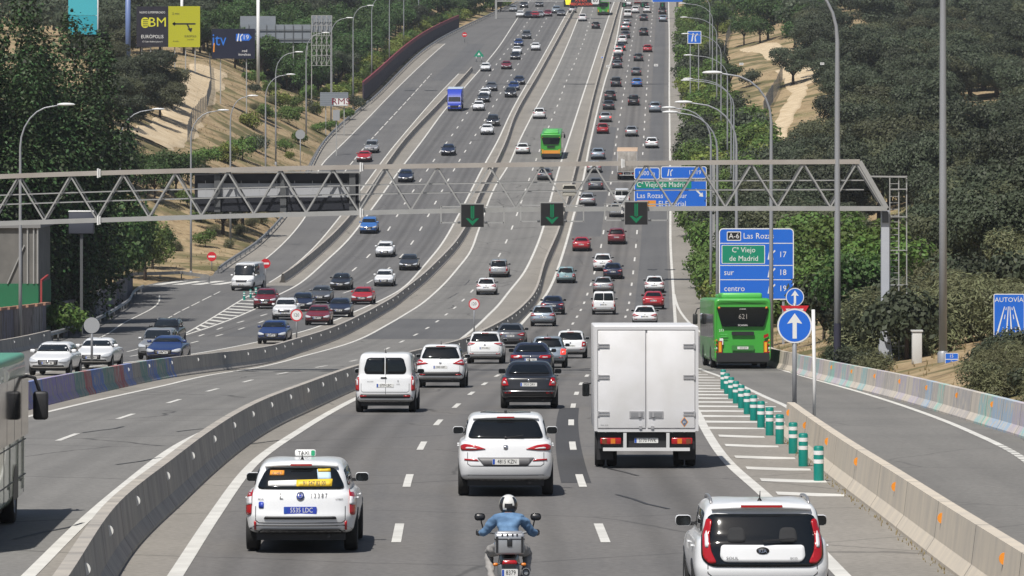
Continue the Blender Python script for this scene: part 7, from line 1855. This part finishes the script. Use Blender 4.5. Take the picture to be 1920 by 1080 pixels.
# --- left side: poplars, trees, bushes
def poplar(x, d, H_, R_, label, n):
    bl = []
    for i in range(15):
        t = i/14; z = 2.2+(H_-3.2)*t; rr = R_*(.55+.6*math.sin(math.pi*min(1,t*.85+.15)))*.66
        for j in range(5 if t < .7 else 3): a = rng.uniform(0,6.28); bl.append((rr*.75*math.cos(a),rr*.75*math.sin(a),z+rng.uniform(-.5,.8),rr*rng.uniform(.42,.62),2.0))
    X = XC(x,d); e = empty('poplar_tree',label,'tree',(X,d,TZ(X,d)-.2)); me = crown_mesh('crown',bl,int(n*1.5),.28,POP,up=.45); o = bpy.data.objects.new('crown',me); COL.objects.link(o); o.parent = e
    t = trunk_mesh(H_*.75,.32,[b[:3] for b in bl[3:15:2]]); o = bpy.data.objects.new('trunk',t); COL.objects.link(o); o.parent = e
poplar(20,304,22,5.0,'tallest dark poplar at the upper left, reaching above the view',26000); poplar(98,312,20.5,4.6,'dark poplar whose edge borders the dry hill',26000); poplar(-60,300,20,4.6,'dark poplar cut by the left edge of the view',20000); poplar(158,332,22.5,4.3,'shorter dark poplar above the tagged wall',17000); poplar(66,350,21,4.8,'dark poplar standing behind its two taller neighbours',18000)
for x,y,s in ((150,520,1.45),(178,515,1.4),(206,505,1.35),(225,480,1.25),(120,530,1.4),(95,530,1.4),(190,500,1.5),(160,500,1.6)): PL('tree',x,y,s,'dark leafy tree in the shade behind the tagged wall','trees behind the tagged wall',d=345+(x-95)*.45)
PL('feather',238,0,1.12,'feathery pale green tree above the tagged wall',d=408); PL('feather',272,0,.95,'feathery pale green tree right of its larger twin',d=422)
PL('small',286,504,1.25,'small round tree with bare trunk on dry grass by the side road'); PL('bush',118,0,1.0,'bright bush overhanging the brick topped wall',None,'bush',d=296)
for x,y,s in ((238,362,.8),(275,362,.75),(315,362,.7),(352,345,.6),(222,330,.75),(250,335,.6),(210,345,.9),(330,372,.8),(290,380,.8)): PL('tree',x,y,s,'round green tree below the sandy track','trees below the sandy track')
for x,y,s in ((222,170,.75),(250,185,.8),(282,180,.85),(312,188,.75),(228,215,.8),(268,225,.8),(300,222,.7),(240,252,.75),(210,250,.8),(322,205,.62),(215,200,.8),(205,225,.8)): PL('oak',x,y,s,'dark oak in the clump left of the sandy track','oaks left of the sandy track')
for i in range(15): x = 480+i*11+rng.uniform(-5,5); PL('oak' if rng.random() < .6 else 'darkbush',x,132+rng.uniform(-8,22)+max(0,(x-470)*.22),rng.uniform(.6,.85),'dark bush in the belt beneath the billboards','bushes beneath the billboards','bush',name='bush')
for i in range(30): x = 200+i*20+rng.uniform(-8,8); PL('oak',x,66+rng.uniform(-40,20),rng.uniform(.9,1.3),sink=.1) if 0 else PL('oak',x,52+rng.uniform(-36,18),rng.uniform(.9,1.3),'dark tree in the wood behind the billboards','trees behind the billboards')
for x,y,s in ((385,312,1.1),(420,305,1.2),(455,300,1.3),(480,285,1.1),(470,240,1.0),(500,225,1.0),(540,232,1.0),(525,200,1.1),(555,205,.9),(505,180,1.0),(545,172,.9),(580,190,1.0),(590,215,.8),(480,160,.9),(620,245,.8),(650,225,.9),(665,205,.9),(600,250,.7),(560,270,.8),(535,285,.8)): PL('bush' if (x+y)%3 else 'darkbush',x,y,s*.9,'rounded green bush on the dry slope left of the side road','bushes on the left slope','bush',name='slope_bush')
for x,y,s in ((300,492,.5),(260,515,.5),(330,470,.6),(400,440,.6),(430,465,.5),(450,440,.6),(470,425,.6),(490,420,.7),(510,405,.7),(440,420,.6)): PL('broom',x,y,s*.7,'low dry tuft on the grass slope by the no entry sign','tufts on the grass slope','shrub')
PL('oak',455,0,.8,'dark tree on the slope half hidden by the message board',d=478); PL('oak',418,0,.7,'dark tree on the slope left of its twin behind the message board',d=470)
for _ in range(70):
    d = rng.uniform(440,720); X = EL(d)-rng.uniform(2.5,30); p = Vector((X,d,TZ(X,d))); x,y = pix(p)
    if 255 < x < 460 and 110 < y < 290: continue
    plant('bush' if rng.random() < .5 else 'darkbush' if rng.random() < .6 else 'broom', p, rng.uniform(.35,.75), 'low scrub bush dotted over the dry left slope', 'low scrub on the left slope', 'bush', name='scrub_bush')
for x,y,s_ in ((150,108,1.0),(190,100,1.0),(215,118,.9),(265,102,.9),(230,88,1.1),(300,98,.8),(345,104,.8),(375,100,.75),(170,140,.9),(205,150,.8)): PL('oak',x,y,s_,'dark oak between the turquoise board and the yellow one','oaks by the turquoise board')
for i in range(16): PL('tree' if i%2 else 'bush',835+i*8,40-i*1.6+rng.uniform(-5,5),.9,'far green tree beside the jam at the top of the inbound lanes','far trees beside the jam')
# green bank behind the noise wall
d = 700.0
while d < 1010:
    for u in (4.2,7.5,11,15,20,26):
        X = EL(d)-u+rng.uniform(-1,1); dd = d+rng.uniform(-3,3); p = Vector((X,dd,TZ(X,dd)))
        if u < 6: plant('bush', p, rng.uniform(.9,1.25), 'yellow green bush along the top of the dark noise wall', 'bushes behind the noise wall', 'bush', name='hedge_bush', i=3 if rng.random() < .6 else 1)
        else: plant('tree', p, rng.uniform(.9,1.25), 'dense green tree on the bank behind the noise wall', 'trees behind the noise wall')
    d += 8.0
# dry grass tufts on open ground (uncountable)
q = MB()
def tuft(p, s):
    for _ in range(5):
        a = rng.uniform(0,6.28); v = Vector((math.cos(a),math.sin(a),0)); h = s*rng.uniform(.5,1.2); l = Vector((rng.uniform(-.3,.3),rng.uniform(-.3,.3),1))*h; q.add([p-v*s*.13,p+v*s*.13,p+l],[(0,1,2)])
for _ in range(7500):
    if rng.random() < .55: d = rng.uniform(425,700); X = EL(d)-rng.uniform(.6,34)
    else: d = rng.uniform(90,560); X = max(ER(d)+rng.uniform(.9,18), RB(min(d,210))+1)
    tuft(Vector((X,d,TZ(X,d)-.03)), rng.uniform(.12,.32))
tag(q.build('dry_grass', STRAW), 'straw coloured grass growing on the open banks', 'grass', None, 'stuff')
# a bird-thin strip of weeds at the foot of the pale barrier
q = MB()
for _ in range(260):
    d = rng.uniform(64,118); tuft(Vector((GB(d)-.34-rng.random()**2*.15, d, rz(d))), rng.uniform(.03,.085))
tag(q.build('weeds', STRAW), 'dry weeds growing along the foot of the pale barrier', 'grass', None, 'stuff')
# ================================================================== LIGHT, SKY, CAMERA
SUN_EL, SUN_AZ = 59.0, 205.0          # azimuth measured clockwise from +Y (the direction of travel): behind and to the left
w = bpy.data.worlds.new('World'); scene.world = w; w.use_nodes = True
nt = w.node_tree; sky = nt.nodes.new('ShaderNodeTexSky'); sky.sky_type = 'NISHITA'; sky.sun_disc = False
sky.sun_elevation = R(SUN_EL); sky.sun_rotation = R(SUN_AZ); sky.air_density = 1.0; sky.dust_density = 1.5
nt.links.new(sky.outputs[0], nt.nodes['Background'].inputs[0]); nt.nodes['Background'].inputs[1].default_value = .062
sl = bpy.data.lights.new('sun', 'SUN'); sl.energy = 4.4; sl.angle = R(.5); sl.color = (1, .955, .89)
so = bpy.data.objects.new('sun', sl); COL.objects.link(so)
ca, sa = math.cos(R(SUN_EL)), math.sin(R(SUN_EL))
sv = Vector((math.sin(R(SUN_AZ))*ca, math.cos(R(SUN_AZ))*ca, sa))
so.rotation_euler = (-sv).to_track_quat('-Z', 'Y').to_euler(); so.location = (-60, -20, 120)
cam = bpy.data.cameras.new('camera'); co = bpy.data.objects.new('camera', cam); COL.objects.link(co)
co.location = (0, 0, CZ); co.rotation_euler = (R(90), 0, 0)
cam.sensor_width = 36; cam.lens = F/1920*36; cam.shift_y = -(540-YH)/1920; cam.clip_start = 1; cam.clip_end = 6000
scene.camera = co
vs = scene.view_settings; vs.view_transform = 'Standard'; vs.look = 'None'; vs.exposure = 0.25; vs.gamma = 1
scene.cycles.max_bounces = 6; scene.cycles.diffuse_bounces = 3; scene.cycles.glossy_bounces = 3; scene.cycles.transparent_max_bounces = 8
scene.cycles.use_adaptive_sampling = True

# thin summer haze round the whole place
hb = MB(); hb.box((0, 740, 0), (900, 1700, 10)); hz = hb.build('haze', [])
for v in hz.data.vertices: v.co.z = -22 if v.co.z < 0 else 100
hm = bpy.data.materials.new('haze_air'); hm.use_nodes = True; hn = hm.node_tree; hn.nodes.remove(hn.nodes['Principled BSDF'])
pv = hn.nodes.new('ShaderNodeVolumePrincipled'); pv.inputs['Color'].default_value = (.90,.94,1,1); pv.inputs['Density'].default_value = .00011; pv.inputs['Anisotropy'].default_value = .3
hn.links.new(pv.outputs[0], hn.nodes['Material Output'].inputs['Volume']); hz.data.materials.append(hm); hz['kind'] = 'stuff'
scene.cycles.volume_bounces = 0
